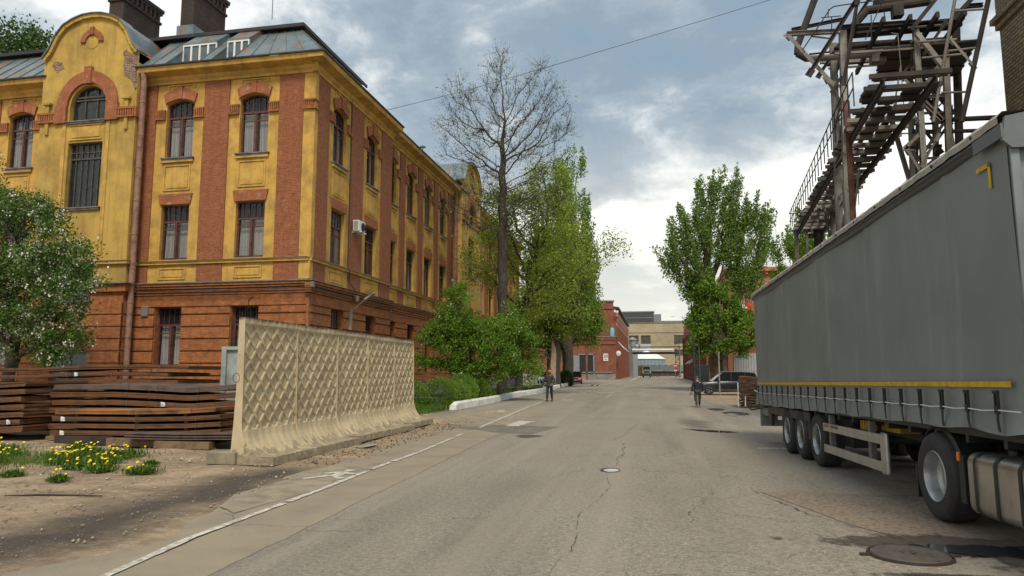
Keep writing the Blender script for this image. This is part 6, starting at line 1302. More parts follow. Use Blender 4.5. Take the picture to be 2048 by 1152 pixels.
('strut','b',(9.1,26.0,7.35),(9.95,29.0,7.35),0.08000000000000002,0.08000000000000002,'iron'),
('brace','l',(9.95,29.0,8.8),(9.1,26.0,10.25),0.1,0.1,'iron'),
('strut','b',(9.1,26.0,8.8),(9.95,29.0,8.8),0.08000000000000002,0.08000000000000002,'iron'),
('brace','l',(9.1,26.0,10.25),(9.95,29.0,11.7),0.1,0.1,'iron'),
('strut','b',(9.1,26.0,10.25),(9.95,29.0,10.25),0.08000000000000002,0.08000000000000002,'iron'),
('brace','l',(9.95,29.0,11.7),(9.1,26.0,13.15),0.1,0.1,'iron'),
('strut','b',(9.1,26.0,11.7),(9.95,29.0,11.7),0.08000000000000002,0.08000000000000002,'iron'),
('brace','l',(10.2,26.05,4.2),(9.1,26.0,5.8),0.09,0.09,'iron_dk'),
('strut','b',(9.1,26.0,4.2),(10.2,26.05,4.2),0.072,0.072,'iron_dk'),
('brace','l',(9.1,26.0,5.8),(10.2,26.05,7.4),0.09,0.09,'iron_dk'),
('strut','b',(9.1,26.0,5.8),(10.2,26.05,5.8),0.072,0.072,'iron_dk'),
('brace','l',(10.2,26.05,7.4),(9.1,26.0,9.0),0.09,0.09,'iron_dk'),
('strut','b',(9.1,26.0,7.4),(10.2,26.05,7.4),0.072,0.072,'iron_dk'),
('brace','l',(9.1,26.0,9.0),(10.2,26.05,10.6),0.09,0.09,'iron_dk'),
('strut','b',(9.1,26.0,9.0),(10.2,26.05,9.0),0.072,0.072,'iron_dk'),
('brace','l',(10.2,26.05,10.6),(9.1,26.0,12.2),0.09,0.09,'iron_dk'),
('strut','b',(9.1,26.0,10.6),(10.2,26.05,10.6),0.072,0.072,'iron_dk'),
('brace','l',(9.1,26.0,12.2),(10.2,26.05,13.8),0.09,0.09,'iron_dk'),
('strut','b',(9.1,26.0,12.2),(10.2,26.05,12.2),0.072,0.072,'iron_dk'),
('brace','l',(11.3,29.05,3.6),(9.9,29.0,5.5),0.09,0.09,'iron_dk'),
('strut','b',(9.9,29.0,3.6),(11.3,29.05,3.6),0.072,0.072,'iron_dk'),
('brace','l',(9.9,29.0,5.5),(11.3,29.05,7.4),0.09,0.09,'iron_dk'),
('strut','b',(9.9,29.0,5.5),(11.3,29.05,5.5),0.072,0.072,'iron_dk'),
('brace','l',(11.3,29.05,7.4),(9.9,29.0,9.3),0.09,0.09,'iron_dk'),
('strut','b',(9.9,29.0,7.4),(11.3,29.05,7.4),0.072,0.072,'iron_dk'),
('brace','l',(9.9,29.0,9.3),(11.3,29.05,11.2),0.09,0.09,'iron_dk'),
('strut','b',(9.9,29.0,9.3),(11.3,29.05,9.3),0.072,0.072,'iron_dk'),
('brace','l',(11.3,29.05,11.2),(9.9,29.0,13.1),0.09,0.09,'iron_dk'),
('strut','b',(9.9,29.0,11.2),(11.3,29.05,11.2),0.072,0.072,'iron_dk'),
('brace','l',(11.3,29.0,3.6),(10.2,26.0,5.4),0.09,0.09,'iron'),
('strut','b',(10.2,26.0,3.6),(11.3,29.0,3.6),0.072,0.072,'iron'),
('brace','l',(10.2,26.0,5.4),(11.3,29.0,7.2),0.09,0.09,'iron'),
('strut','b',(10.2,26.0,5.4),(11.3,29.0,5.4),0.072,0.072,'iron'),
('brace','l',(11.3,29.0,7.2),(10.2,26.0,9.0),0.09,0.09,'iron'),
('strut','b',(10.2,26.0,7.2),(11.3,29.0,7.2),0.072,0.072,'iron'),
('brace','l',(10.2,26.0,9.0),(11.3,29.0,10.8),0.09,0.09,'iron'),
('strut','b',(10.2,26.0,9.0),(11.3,29.0,9.0),0.072,0.072,'iron'),
('brace','l',(11.3,29.0,10.8),(10.2,26.0,12.6),0.09,0.09,'iron'),
('strut','b',(10.2,26.0,10.8),(11.3,29.0,10.8),0.072,0.072,'iron'),
('brace','l',(10.2,26.0,12.6),(11.3,29.0,14.4),0.09,0.09,'iron'),
('strut','b',(10.2,26.0,12.6),(11.3,29.0,12.6),0.072,0.072,'iron'),
('hanging_cable','t',(8.11,25.0,13.14),(8.32,25.0,13.09),0.025,0.025,'iron'),
('hanging_cable','t',(8.32,25.0,13.09),(8.35,25.0,11.93),0.025,0.025,'iron'),
('hanging_cable','t',(8.35,25.0,11.93),(8.36,25.0,10.4),0.025,0.025,'iron'),
('hanging_cable','t',(9.25,34.0,10.15),(9.23,34.0,9.22),0.03,0.03,'fence'),
('link_pipe','t',(10.07,26.5,10.48),(12.5,26.52,10.44),0.15,0.15,'iron_dk'),
('link_pipe','t',(10.09,26.5,10.06),(12.5,26.59,10.0),0.12,0.12,'iron_dk')]

trs = empty('steel_trestle', (8.0, 26, 0), 'tall rusty steel trestle tower carrying a long slatted pipe deck, rising behind the lorry trailer', 'trestle')
def off(o): o.location = (-8.0, -26, 0); o.parent = trs; return o
for part, kind, a, b, w, h, m in TB:
    mb = MB()
    if kind == 't': mb.tube([a, b], w * .58 if part in ('pipe', 'link_pipe') else (w * .9 if part == 'column_base' else w * .6), 10)
    elif kind == 'l': mb.lbeam(a, b, w); dd_ = (Vector(b) - Vector(a)).normalized(); mb.beam(Vector(a) - dd_ * .12, Vector(a) + dd_ * .18, w * 1.7, .014, up=(0, 1, 0)); mb.beam(Vector(b) - dd_ * .18, Vector(b) + dd_ * .12, w * 1.7, .014, up=(0, 1, 0))
    elif kind == 'i' and part == 'column': mb.ibeam(a, b, w, h * .9)
    elif kind == 'i': mb.ibeam(a, b, w, h)
    else: mb.beam(a, b, w, h)
    off(mb.build(part, M[m]))
dk_x = lambda y: 6.95 + .0845 * (y - 30)
mb = MB()
for x0, w in ((.28, .16), (1.62, .16)): mb.ibeam((dk_x(20.6) + x0, 20.6, 9.72), (dk_x(43.6) + x0, 43.6, 9.72), w * .75, .22)
off(mb.build('stringer', M['iron_dk']))
r = random.Random(3); y = 20.7; k = 0
while y < 43.9:
    x0 = dk_x(y) + r.uniform(-.12, .06); x1 = dk_x(y) + 1.98 + r.uniform(-.05, .12)
    mb = MB(); mb.beam((x0, y, 9.95), (x1, y, 9.95), .09, .13); mb.beam((x0 + .1, y + .15, 9.93), (x1 - .05, y + .15, 9.93), .05, .11)
    off(mb.build('deck_bearer', M['iron_dk'] if y < 24 else (M['iron'] if k % 3 else M['iron_lt']))); y += .92; k += 1
y = 20.9
while y < 43.5:   # broken boarding and duct bodies lying on the bearers
    for x0, x1 in ((.12, .55), (.72, 1.15), (1.22, 1.75)):
        if r.random() < .62: mb = MB(); mb.box(dk_x(y) + x0, dk_x(y) + x1, y, y + r.uniform(.5, .92), 10.05, 10.10 + r.uniform(0, .06)); off(mb.build('deck_board', M['iron_dk']))
    y += .92
mb = MB()
for x in (.45, 1.0, 1.45): mb.tube([(dk_x(24.5) + x, 24.5, 10.32), (dk_x(43.4) + x, 43.4, 10.32)], .11 if x != 1.0 else .08, 10)
off(mb.build('deck_pipe', M['iron_dk']))
mb = MB()
for z in (10.55, 11.05): mb.tube([(dk_x(23) - .08, 23, z), (dk_x(43.9) - .08, 43.9, z)], .022, 5)
y = 23
while y < 44: mb.tube([(dk_x(y) - .08, y, 9.95), (dk_x(y) - .08, y, 11.05)], .022, 5); y += .92
for z in (10.55, 11.05): mb.tube([(dk_x(43.9) - .08, 43.9, z), (dk_x(43.9) + 1.0, 43.9, z)], .022, 5)
off(mb.build('deck_railing', M['iron_dk']))
# brown brick tower behind
bt = empty('brick_tower', (16, 24, 0), 'old brown brick tower at the top right corner, behind the trailer', 'tower')
TM = mat('brown_weathered_brick', (.34, .25, .145), .9, brick=dict(c2=(.20, .145, .085), mc=(.06, .045, .03), w=.36, h=.13, m=.02), var=.4, vscale=1.1, bump=.6, dirt=(.07, .055, .04), dirt_amt=.5, dscale=1.3)
mb = MB(); mb.box(-3.5, 4, -4.5, 3.4, 0, 14.0); mb.build('shaft', TM, bt); mb = MB(); mb.box(-3.72, 4.2, -4.7, 3.62, 14.25, 14.45); mb.box(-3.6, 4.1, -4.6, 3.5, 14.0, 14.25); mb.build('ledge', TM, bt); mb = MB(); mb.box(-3.56, 4.06, -4.56, 3.46, 14.45, 20); mb.build('upper_shaft', TM, bt)

# ------------------------------------------------------------------ semi trailer and tractor
a_ = Vector((-0.03414359, 0.99928208, -0.01641755)); r_ = Vector((0.99941678, 0.0341482, 0)); u_ = Vector((-5.606e-4, 1.6408e-2, 0.999865))
TM4 = Matrix(((r_.x, a_.x, u_.x, 0), (r_.y, a_.y, u_.y, 0), (r_.z, a_.z, u_.z, 0), (0, 0, 0, 1)))
def tl(x, s, h=0): return Vector((0, 0, 1.75)) + a_ * s + r_ * x + u_ * (h - 1.56)
def tempty(name, x, s, label, cat, rz=0):
    o = bpy.data.objects.new(name, None); COL.objects.link(o); o.matrix_world = Matrix.Translation(tl(x, s)) @ TM4 @ Matrix.Rotation(rz, 4, 'Z'); o.empty_display_size = .3; return tag(o, label, cat)
tr = tempty('semi_trailer', 4.775, 13.9, 'long grey curtain sided lorry trailer with a yellow stripe, parked on the right', 'trailer')
HW = 1.275; Y0, Y1 = -6.9, 6.8     # local: x across (street side is -x), y along (front is -y), z up
# curtain with slight billows and a loose lower hem
n, m = 240, 46; S = np.linspace(Y0 - .03, Y1 - .03, n); Hh = np.concatenate([np.linspace(.98, 1.62, 20), np.linspace(1.66, 3.86, m - 20)]); Sg, Hg = np.meshgrid(S, Hh)
hem = .99 + .115 * np.clip((Y1 - Sg) / 13.7, 0, 1) + .010 * np.sin(Sg * 4.2) + .018 * np.clip((Y0 + 3.2 - Sg) / 3.2, 0, 1) * np.sin(Sg * 5.1)
Hg2 = np.where(Hg < 1.62, hem + (Hg - .98) * (1.62 - hem) / .64, Hg)
low = np.clip((1.62 - Hg2) / .62, 0, 1)
front = np.clip((Y0 + 4.5 - Sg) / 4.5, 0, 1)
bill = .016 * np.exp(-((((Sg - Y0) % 2.72) - 1.36) / .07) ** 2) * np.clip((Hg2 - 1.3) * 2, 0, 1) + .012 * np.sin(Sg * 1.9 + Hg2 * .7) + .008 * np.sin(Sg * .9 - Hg2 * 1.6 + 1) + low * (.014 * np.sin(Sg * 10.2 + 1.2 * Hg2) + .012 * np.sin(Sg * 5.3 + 3 * Hg2)) + low * front * (.03 * np.sin(Sg * 4.6 + Hg2 * 7) + .02 * np.sin(Sg * 8.6 - Hg2 * 9)) + low ** 2 * .05
crease = .02 * low * np.exp(-((Hg2 - 1.33) / .03) ** 2)
X = -HW - .015 - bill + crease; i = np.arange(m - 1)[:, None] * n + np.arange(n - 1)[None, :]; F = np.stack([i, i + 1, i + n + 1, i + n], -1).reshape(-1, 4)
npmesh('curtain', np.stack([X, Sg, Hg2], -1), F, M['tarp'], tr, smooth=True)
npmesh('far_curtain', np.stack([-X, Sg, Hg2], -1), F, M['tarp'], tr, smooth=True)
mb = MB(); mb.box(-HW + .02, HW - .02, Y0, Y0 + .06, 1.05, 3.88); mb.build('front_wall', M['galv'], tr)
mb = MB(); mb.box(-HW - .022, -HW + .06, Y0 - .06, Y0 + .028, .96, 3.84); mb.build('front_post', M['galv'], tr, bevel=.012); mb = MB(); mb.box(HW - .06, HW + .022, Y0 - .06, Y0 + .028, .96, 3.84); mb.build('front_post', M['galv'], tr, bevel=.012)
mb = MB()
for y in (Y1 - .05,):
    mb.box(-HW - .012, -HW + .08, y, y + .07, .98, 3.9); mb.box(HW - .08, HW + .02, y, y + .07, .98, 3.9); mb.box(-HW + .08, HW - .08, y + .02, y + .06, 1.05, 3.85)
mb.build('rear_frame', M['chassis'], tr, bevel=.01)
mb = MB(); P = []
for a in np.linspace(0, math.pi, 9): P.append((-.075 * math.sin(a) - HW + .0, 3.92 - .075 * math.cos(a)))
mb.prism(P, lambda x, z: (x, Y0, z), lambda x, z: (x, Y1 + .02, z)); mb.build('top_rail', mat('dark_rail_tarpaulin', (.040, .048, .055), .35, var=.2, vscale=4), tr, smooth=True)
# pale roof tarpaulin lapping over the rail
n = 150; rows = []
for x, z in ((-HW - .085, 3.955), (-HW - .09, 4.02), (-HW - .04, 4.075), (-.6, 4.10), (.6, 4.10), (HW + .04, 4.075), (HW + .09, 3.95)): rows.append([(x + .004 * math.sin(k * 2.1), Y0 - .02 + (Y1 - Y0 + .06) * k / n, z + .003 * math.sin(k * 1.3) + (.004 * math.sin(k * .7) if z < 4.05 else 0)) for k in range(n + 1)])
mb = MB(); mb.grid(rows); mb.build('roof', M['tarp_roof'], tr, smooth=True, recalc=False)
mb = MB()
for k in range(14): y = Y0 + .5 + k * .95; mb.lathe([(.001, .0), (.022, .0), (.022, .012)], (-HW - .098, y, 4.0), 'x', 8)
mb.build('roof_fastener', M['black'], tr)
mb = MB(); mb.prism([(-HW - .10, 3.78), (-HW - .06, 4.0), (-HW + .6, 4.12), (HW, 4.12), (HW + .1, 3.9), (HW + .1, 3.70), (-HW - .02, 3.70)], lambda x, z: (x, Y0 - .10, z), lambda x, z: (x, Y0 - .065, z)); mb.box(-HW - .105, -HW - .085, Y0 - .10, Y0 + .45, 3.80, 3.93); mb.build('front_corner_plate', mat('grey_corner_plate', (.12, .135, .14), .55, var=.2), tr)
xs_ = lambda y, z: -HW - .034 - .012 * math.sin(y * 1.9 + z * .7)
mb = MB(); k = 60; rows = [[(xs_(Y0 + .22 + (13.2) * i / k, z) - .012, Y0 + .22 + 13.2 * i / k, z) for i in range(k + 1)] for z in (1.53, 1.585)]; mb.grid(rows); mb.build('yellow_stripe', M['stripe'], tr, recalc=False)
mb = MB(); mb.box(-HW - .05, -HW - .045, Y0 + .27, Y0 + .315, 3.42, 3.68); mb.box(-HW - .05, -HW - .045, Y0 + .27, Y0 + .54, 3.635, 3.68); mb.build('corner_mark', M['stripe'], tr)
mb = MB(); mb.box(-HW - .05, -HW - .045, Y1 - .32, Y1 - .27, 3.42, 3.72); mb.box(-HW - .05, -HW - .045, Y1 - .6, Y1 - .27, 3.67, 3.72); mb.build('corner_mark', M['stripe'], tr)
# buckles with straps, and the customs cord
for k in range(22):
    y = Y0 + .44 + k * .605; mb = MB(); x = -HW - .075
    mb.box(x - .022, x, y - .035, y - .018, 1.33, 1.50); mb.box(x - .022, x, y + .018, y + .035, 1.33, 1.50); mb.box(x - .028, x, y - .03, y + .03, 1.28, 1.36); mb.box(x - .03, x, y - .04, y + .04, 1.47, 1.50)
    b = mb.build('buckle', M['black'], tr)
    mb = MB(); q = random.uniform(-.02, .05); mb.hexa([(x - .02, y - .022, 1.30), (x - .02, y + .022, 1.30), (x - .005, y + .022, 1.30), (x - .005, y - .022, 1.30)][::-1] + [(x - .02, y - .022, 1.12), (x - .02, y + .022, 1.12), (x - .005, y + .022, 1.12), (x - .005, y - .022, 1.12)][::-1]) if False else mb.beam((x - .012, y, 1.33), (x - .016, y + q * .3, 1.20), .008, .042, up=(0, 1, 0)).beam((x - .016, y + q * .3, 1.20), (x - .006, y + q, 1.0 + .115 * (Y1 - y) / 13.7), .008, .038, up=(0, 1, 0))
    mb.build('strap', M['black'], b)
pts = []
for k in range(22): y = Y0 + .44 + k * .605; pts += [(-HW - .095, y, 1.315), (-HW - .088, y + .3, 1.302)]
mb = MB(); mb.tube([(-HW - .09, Y0 + .02, 1.31)] + pts, .006, 5); mb.build('customs_cord', M['plain_white'], tr)
# chassis
mb = MB(); mb.box(-HW + .05, HW - .05, Y0 + .1, Y1, 1.02, 1.16)
for x in (-.55, .42): mb.box(x, x + .13, Y0 + 2.2, Y1 - .1, .72, 1.02); mb.box(x, x + .13, Y0 + .2, Y0 + 2.2, .88, 1.02)
for y in np.arange(Y0 + .6, Y1, .8): mb.box(-HW + .05, HW - .05, y, y + .07, .94, 1.02)
mb.build('chassis', M['chassis'], tr)
mb = MB(); mb.box(-HW + .02, -HW + .07, 1.25, 5.6, .80, .99); mb.box(-HW + .02, -HW + .07, 1.25, 1.38, .46, .80); mb.box(-HW + .02, -HW + .1, 5.2, 5.5, .5, .8); mb.build('side_skirt', M['chassis'], tr, bevel=.01)
mb = MB(); mb.lathe([(.001, 0), (.03, 0), (.03, .01)], (-HW + .005, 4.5, .9), 'x', 10); mb.build('marker_lamp', M['orange_lens'], tr)
def wheel(parent, x, y, r=.505, w=.36, side=-1, deep=True, hubs=True):
    mb = MB(); s = side; o = x; prof = [(.29, 0), (.30, .012), (.40, .03), (r - .06, .022), (r - .02, .0), (r, -.035), (r, -w + .035), (r - .03, -w), (.30, -w)]
    mb.lathe([(q, h_ * -s if s < 0 else h_) for q, h_ in [(q, (h_) * -1) for q, h_ in prof]] if False else [(q, s * h_) for q, h_ in prof], (o, y, r), 'x', 40)
    for k in range(4): xx = s * (-.07 - k * .07); mb.lathe([(r + .001, xx), (r - .012, xx - .006 * s), (r - .012, xx - .012 * s), (r + .001, xx - .018 * s)], (o, y, r), 'x', 40)
    t = mb.build('wheel', M['tyre'], parent, smooth=True)
    rm = MB(); rm.lathe([(.292, s * .012), (.285, s * .02), (.272, s * .0), (.262, s * -.05), (.25, s * -.12), (.20, s * (-.15 if deep else -.06)), (.14, s * (-.14 if deep else -.03)), (.001, s * (-.14 if deep else -.03))], (o, y, r), 'x', 32); rm.build('rim', M['rim'], t, smooth=True)
    hb = MB(); d = -.14 if deep else -.03
    if hubs: hb.lathe([(.13, s * d), (.125, s * (d + .10)), (.10, s * (d + .14)), (.001, s * (d + .15))], (o, y, r), 'x', 20)
    for k in (range(10) if hubs else ()): a = k * math.pi / 5; hb.lathe([(.017, s * d), (.017, s * (d + .05)), (.001, s * (d + .055))], (o, y + .175 * math.cos(a), r + .175 * math.sin(a)), 'x', 6)
    if hubs:
        for k in range(8): a = k * math.pi / 4; hb.box(min(o + s * (d + .02), o + s * (d + .10)), max(o + s * (d + .02), o + s * (d + .10)), y + .215 * math.cos(a) - .02, y + .215 * math.cos(a) + .02, r + .215 * math.sin(a) - .012, r + .215 * math.sin(a) + .012)
    if hubs: hb.build('hub', M['chassis'], t)
    return t
for y in (.71, 2.02, 3.32):
    for s in (-1, 1): wheel(tr, s * (HW - .02), y, side=s)
    mb = MB(); mb.tube([(-HW + .3, y, .5), (HW - .3, y, .5)], .07, 10); mb.build('axle', M['chassis'], tr)
mb = MB(); mb.box(-HW + .04, -HW + .40, 3.95, 3.98, .22, .82); mb.build('mudflap', M['black'], tr)
mb = MB(); mb.box(-HW + .02, -HW + .40, 5.62, 6.45, .72, .94); mb.box(-HW - .02, -HW + .42, 6.45, 6.55, .42, .92); mb.build('rear_light_box', M['galv'], tr, bevel=.01)
mb = MB(); mb.box(-HW - .0, HW, 6.5, 6.62, .42, .58); mb.build('rear_bumper', M['alu'], tr, bevel=.01); mb = MB(); mb.box(-HW + .05, -HW + .35, 6.56, 6.60, .62, .84); mb.build('rear_lamp', M['red_lens'], tr)
mb = MB(); mb.tube([(-HW, 5.6, .95), (-HW - .25, 6.4, .85), (-HW - .38, 6.5, .95)], .02, 6); mb.build('mirror_arm', M['black'], tr)
# side under-run guard
mb = MB()
for z in (.78, .40): mb.box(-HW - .02, -HW + .015, -2.95, .10, z - .07, z + .07); mb.box(-HW - .026, -HW - .02, -2.95, .10, z - .015, z + .004)
mb.build('side_guard', M['alu'], tr, bevel=.008)
mb = MB(); mb.box(-HW - .03, -HW + .03, -3.16, -2.93, .30, .88); mb.build('guard_end', M['alu'], tr, bevel=.03)
mb = MB(); mb.box(-HW + .02, -HW + .10, -2.4, -2.28, .34, 1.0); mb.build('guard_bracket', M['iron'], tr); mb = MB(); mb.box(-HW + .02, -HW + .10, -.25, -.13, .34, 1.0); mb.build('guard_bracket', M['iron'], tr)
mt = Matrix(((0, 0, -1, -HW - .028), (-1, 0, 0, .42), (0, 1, 0, .82), (0, 0, 0, 1)))
text('lettering', 'CARGOLINE', .085, M['black'], tr, Matrix(((0, 0, -1, -HW - .0215), (-1, 0, 0, -.62), (0, 1, 0, .80), (0, 0, 0, 1))), .001)
text('lettering', 'KRONE', .085, M['red_lens'], tr, Matrix(((0, 0, -1, -HW - .0215), (-1, 0, 0, -.14), (0, 1, 0, .80), (0, 0, 0, 1))), .001)
mb = MB(); mb.box(-HW + .25, -HW + .55, -2.95, -2.2, .86, 1.02); [mb.box(-HW + .13, -HW + .25, -2.0 + k * .12, -1.94 + k * .12, .84, .98) for k in range(4)]; mb.build('pallet_box', mat('dull_yellow_steel', (.42, .27, .02), .6, var=.4, vscale=6), tr)
mb = MB(); mb.box(-HW + .3, -HW + .9, -.5, .6, .45, .95); mb.build('spare_carrier', M['black'], tr, bevel=.02)
mb = MB()
for x in (-.75, .68): mb.box(x, x + .14, -4.4, -4.26, .12, .95); mb.box(x - .08, x + .22, -4.45, -4.2, .08, .12)
mb.beam((-.7, -4.3, .5), (-.7, -3.6, .95), .05); mb.build('landing_leg', M['chassis'], tr)
mb = MB(); mb.tube([(-HW + .3, -3.6, .95), (-HW + .22, -3.9, .5), (-HW + .2, -4.05, .2)], .03, 8); mb.build('hose', M['black'], tr)
mb = MB(); mb.lathe([(.001, -.05), (.05, -.05), (.05, .05), (.001, .06)], (-HW + .12, 1.1, .86), 'x', 12); mb.box(-HW + .1, -HW + .2, .95, 1.05, .8, .95); mb.build('valve', M['alu'], tr)
# tractor unit
tc_ = tempty('truck_tractor', 4.72, 9.15, 'tractor unit under the front of the trailer, with a brushed aluminium fuel tank', 'truck', R(1.2))
wheel(tc_, -1.245, 0, r=.50, w=.34, side=-1, hubs=False); wheel(tc_, 1.245, 0, r=.50, w=.34, side=1, hubs=False)
wheel(tc_, -1.24, -3.75, r=.50, w=.30, side=-1, deep=False); wheel(tc_, 1.24, -3.75, r=.50, w=.30, side=1, deep=False)
mb = MB()
for x in (-.48, .36): mb.box(x, x + .12, -4.6, 1.0, .62, .88)
mb.tube([(-1, 0, .5), (1, 0, .5)], .12, 10); mb.box(-.45, .45, -.5, .5, .88, 1.0); mb.box(-.9, .9, -1.8, -.9, .5, .85); mb.build('chassis', M['chassis'], tc_)
mb = MB(); rows = []
for a in np.linspace(R(-5), R(185), 20): rr_ = .545; rows.append([(-1.20, rr_ * math.cos(a) * 1.03, .50 + rr_ * math.sin(a)), (-1.18, (rr_ + .04) * math.cos(a) * 1.03, .50 + (rr_ + .04) * math.sin(a)), (-.90, (rr_ + .04) * math.cos(a) * 1.03, .50 + (rr_ + .04) * math.sin(a)), (-.90, rr_ * math.cos(a) * 1.03, .50 + rr_ * math.sin(a)), (-1.20, rr_ * math.cos(a) * 1.03, .50 + rr_ * math.sin(a))])
mb.grid(rows); mb.build('mudguard', M['black'], tc_, smooth=True)
mb = MB(); mb.box(-1.22, -.92, .58, .62, .18, .55); mb.build('mudflap', M['black'], tc_); mb = MB(); mb.box(-1.25, -1.19, -.72, -.60, .30, .80); mb.build('mudflap', M['black'], tc_)
mb = MB(); mb.box(-1.30, -1.27, -.70, -.665, .74, .84); mb.build('marker_lamp', M['orange_lens'], tc_, bevel=.01)
# fuel tank: rounded box section swept along the chassis
sec = []; hw_, hh_, rc = .34, .315, .11
for cx2, cz2, a0 in ((hw_ - rc, hh_ - rc, 0), (-hw_ + rc, hh_ - rc, 90), (-hw_ + rc, -hh_ + rc, 180), (hw_ - rc, -hh_ + rc, 270)):
    for a in range(0, 91, 15): sec.append((cx2 + rc * math.cos(R(a0 + a)), cz2 + rc * math.sin(R(a0 + a))))
mb = MB(); rows = []
for y, k in ((-.82, .90), (-.835, .96), (-.87, 1.0), (-2.45, 1.0), (-2.49, .96), (-2.50, .90)): rows.append([(-.94 + x * k, y, .54 + z * k) for x, z in sec] + [(-.94 + sec[0][0] * k, y, .54 + sec[0][1] * k)])
mb.grid(rows); mb.add([(-.94 + x * .9, -.82, .54 + z * .9) for x, z in sec], [tuple(range(len(sec)))]); mb.add([(-.94 + x * .9, -2.50, .54 + z * .9) for x, z in sec], [tuple(range(len(sec)))]); tk = mb.build('fuel_tank', M['tank'], tc_, smooth=True)
for y in (-1.02, -1.42, -1.85, -2.25):
    mb = MB(); rows = []
    for yy2 in (y - .028, y + .028): rows.append([(-.94 + x * 1.025, yy2, .54 + z * 1.025) for x, z in sec] + [(-.94 + sec[0][0] * 1.025, yy2, .54 + sec[0][1] * 1.025)])
    mb.grid(rows); mb.box(-1.0, -.94, y - .02, y + .02, .15, .23); mb.build('tank_strap', M['black'], tk)
mb = MB(); mb.lathe([(.06, .0), (.06, .05), (.05, .06), (.001, .06)], (-.98, -1.2, .85), 'z', 14); mb.build('filler_cap', M['black'], tk)
cabm = mat('white_cab_paint', (.55, .56, .57), .3, coat=.5)
mb = MB(); mb.prism([(-3.05, .95), (-3.0, 3.35), (-3.4, 3.55), (-4.55, 3.3), (-4.85, 2.2), (-4.9, .95)], lambda y, z: (-1.24, y, z), lambda y, z: (1.24, y, z)); mb.build('cab', cabm, tc_, bevel=.05)
mb = MB(); mb.prism([(-4.60, 3.1), (-4.87, 2.2), (-4.885, 2.2), (-4.62, 3.1)], lambda y, z: (-1.1, y - .01, z), lambda y, z: (1.1, y - .01, z)); mb.box(-1.25, -1.244, -4.5, -3.7, 2.15, 2.95); mb.box(1.244, 1.25, -4.5, -3.7, 2.15, 2.95); mb.build('windscreen', M['carglass'], tc_)
mb = MB(); mb.box(-1.24, 1.24, -4.98, -4.5, .35, .95); mb.box(-1.24, 1.24, -4.3, -3.0, .8, .95); mb.build('bumper', M['black'], tc_, bevel=.05)

# rusty wavy sheets piled beside the road, behind the trailer's tail
for k in range(24):
    r2 = random.Random(k + 50); L_ = 6.5; w_ = 2.0; n = 30; mb = MB(); z = .02 + k * .068; ph = r2.uniform(0, .6); x0 = r2.uniform(-.12, .12) + (.10 if k < 4 else 0)
    top = [(x0 + L_ * i / n, .026 * math.sin(i * .9 + ph) + .02 * math.sin(i * .31 + k * .1) - .018 * (i / n) * 6) for i in range(n + 1)]
    f0 = [(x, -w_ / 2, z + d) for x, d in top]; f1 = [(x, -w_ / 2, z + d + .034) for x, d in top]; b0 = [(x, w_ / 2, z + d) for x, d in top]; b1 = [(x, w_ / 2, z + d + .034) for x, d in top]
    mb.grid([b0, f0, f1, b1, b0]); mb.add([f0[0], b0[0], b1[0], f1[0]], [(0, 1, 2, 3)]); mb.add([f0[-1], b0[-1], b1[-1], f1[-1]], [(0, 1, 2, 3)])
    o = mb.build('steel_sheet', M['rust_hi'] if k in (23,) else M['wavy'] if 'wavy' in M else M.setdefault('wavy', mat('brown_wavy_sheet', (.17, .105, .06), .8, var=.6, vscale=4, col2=(.07, .04, .025), bump=.4)))
    o.location = (4.45, 40.6, float(gz(5, 40))); o.rotation_euler = (0, 0, R(-6)); tag(o, (f'{ordn[k]} sheet from the ground in the pile of wavy rusty sheets behind the trailer' if k < 9 else ('topmost sheet, orange and flat looking, of the wavy rusty pile behind the trailer' if k == 23 else 'one of the many wavy rusty sheets in the middle of the pile behind the trailer')), 'steel sheet', 'wavy rusty sheets piled behind the trailer')
for i, (x, y, z0, z1) in enumerate(((4.25, 39.4, 0, 1.15), (4.6, 39.3, 0, .45))):
    mb = MB(); mb.tube([(x, y, z0 - .1), (x + .02, y, z1)], .03, 6); o = mb.build('marker_stake', M['white']); tag(o, ('tall', 'short')[i] + ' whitewashed stake at the corner of the wavy sheet pile', 'stake')
mb = MB(); mb.tube([(5.1, 39.45, .75), (5.4, 39.5, .55), (6.2, 39.5, .85), (6.5, 39.5, .9)], .03, 6); tag(mb.build('hanging_strap', M['white']), 'pale loose strap hanging across the wavy sheet pile', 'strap')
# overhead wire
mb = MB(); mb.tube([(-21.5, 50, 21.5), (-13.3, 50, 22.9), (-6.0, 50, 24.45), (1.4, 50, 26.1), (9.5, 50, 27.95), (20, 50, 30.4)], .018, 4); tag(mb.build('overhead_wire', M['iron_dk']), 'thin dark overhead wire crossing the sky from the roof to the upper right', 'wire')
# ------------------------------------------------------------------ people
def skin_mesh(name, V, E, Rr, m, parent, root=0, sub=1):
    me = bpy.data.meshes.new(name); me.from_pydata([tuple(v) for v in V], E, []); o = bpy.data.objects.new(name, me); COL.objects.link(o); o.parent = parent
    s = o.modifiers.new('skin', 'SKIN'); s.use_smooth_shade = True
    for i, r in enumerate(Rr): me.skin_vertices[0].data[i].radius = (r, r) if not isinstance(r, tuple) else r
    me.skin_vertices[0].data[root].use_root = True
    if sub: b = o.modifiers.new('subsurf', 'SUBSURF'); b.levels = sub; b.render_levels = sub
    # apply by evaluating, so that only plain mesh remains
    dg = bpy.context.evaluated_depsgraph_get(); dg.update(); me2 = bpy.data.meshes.new_from_object(o.evaluated_get(dg)); o.modifiers.clear(); o.data = me2; me2.name = name; me2.materials.clear(); me2.materials.append(m); me2.shade_smooth(); return o
skinm = mat('skin', (.42, .24, .17), .6, var=.1)
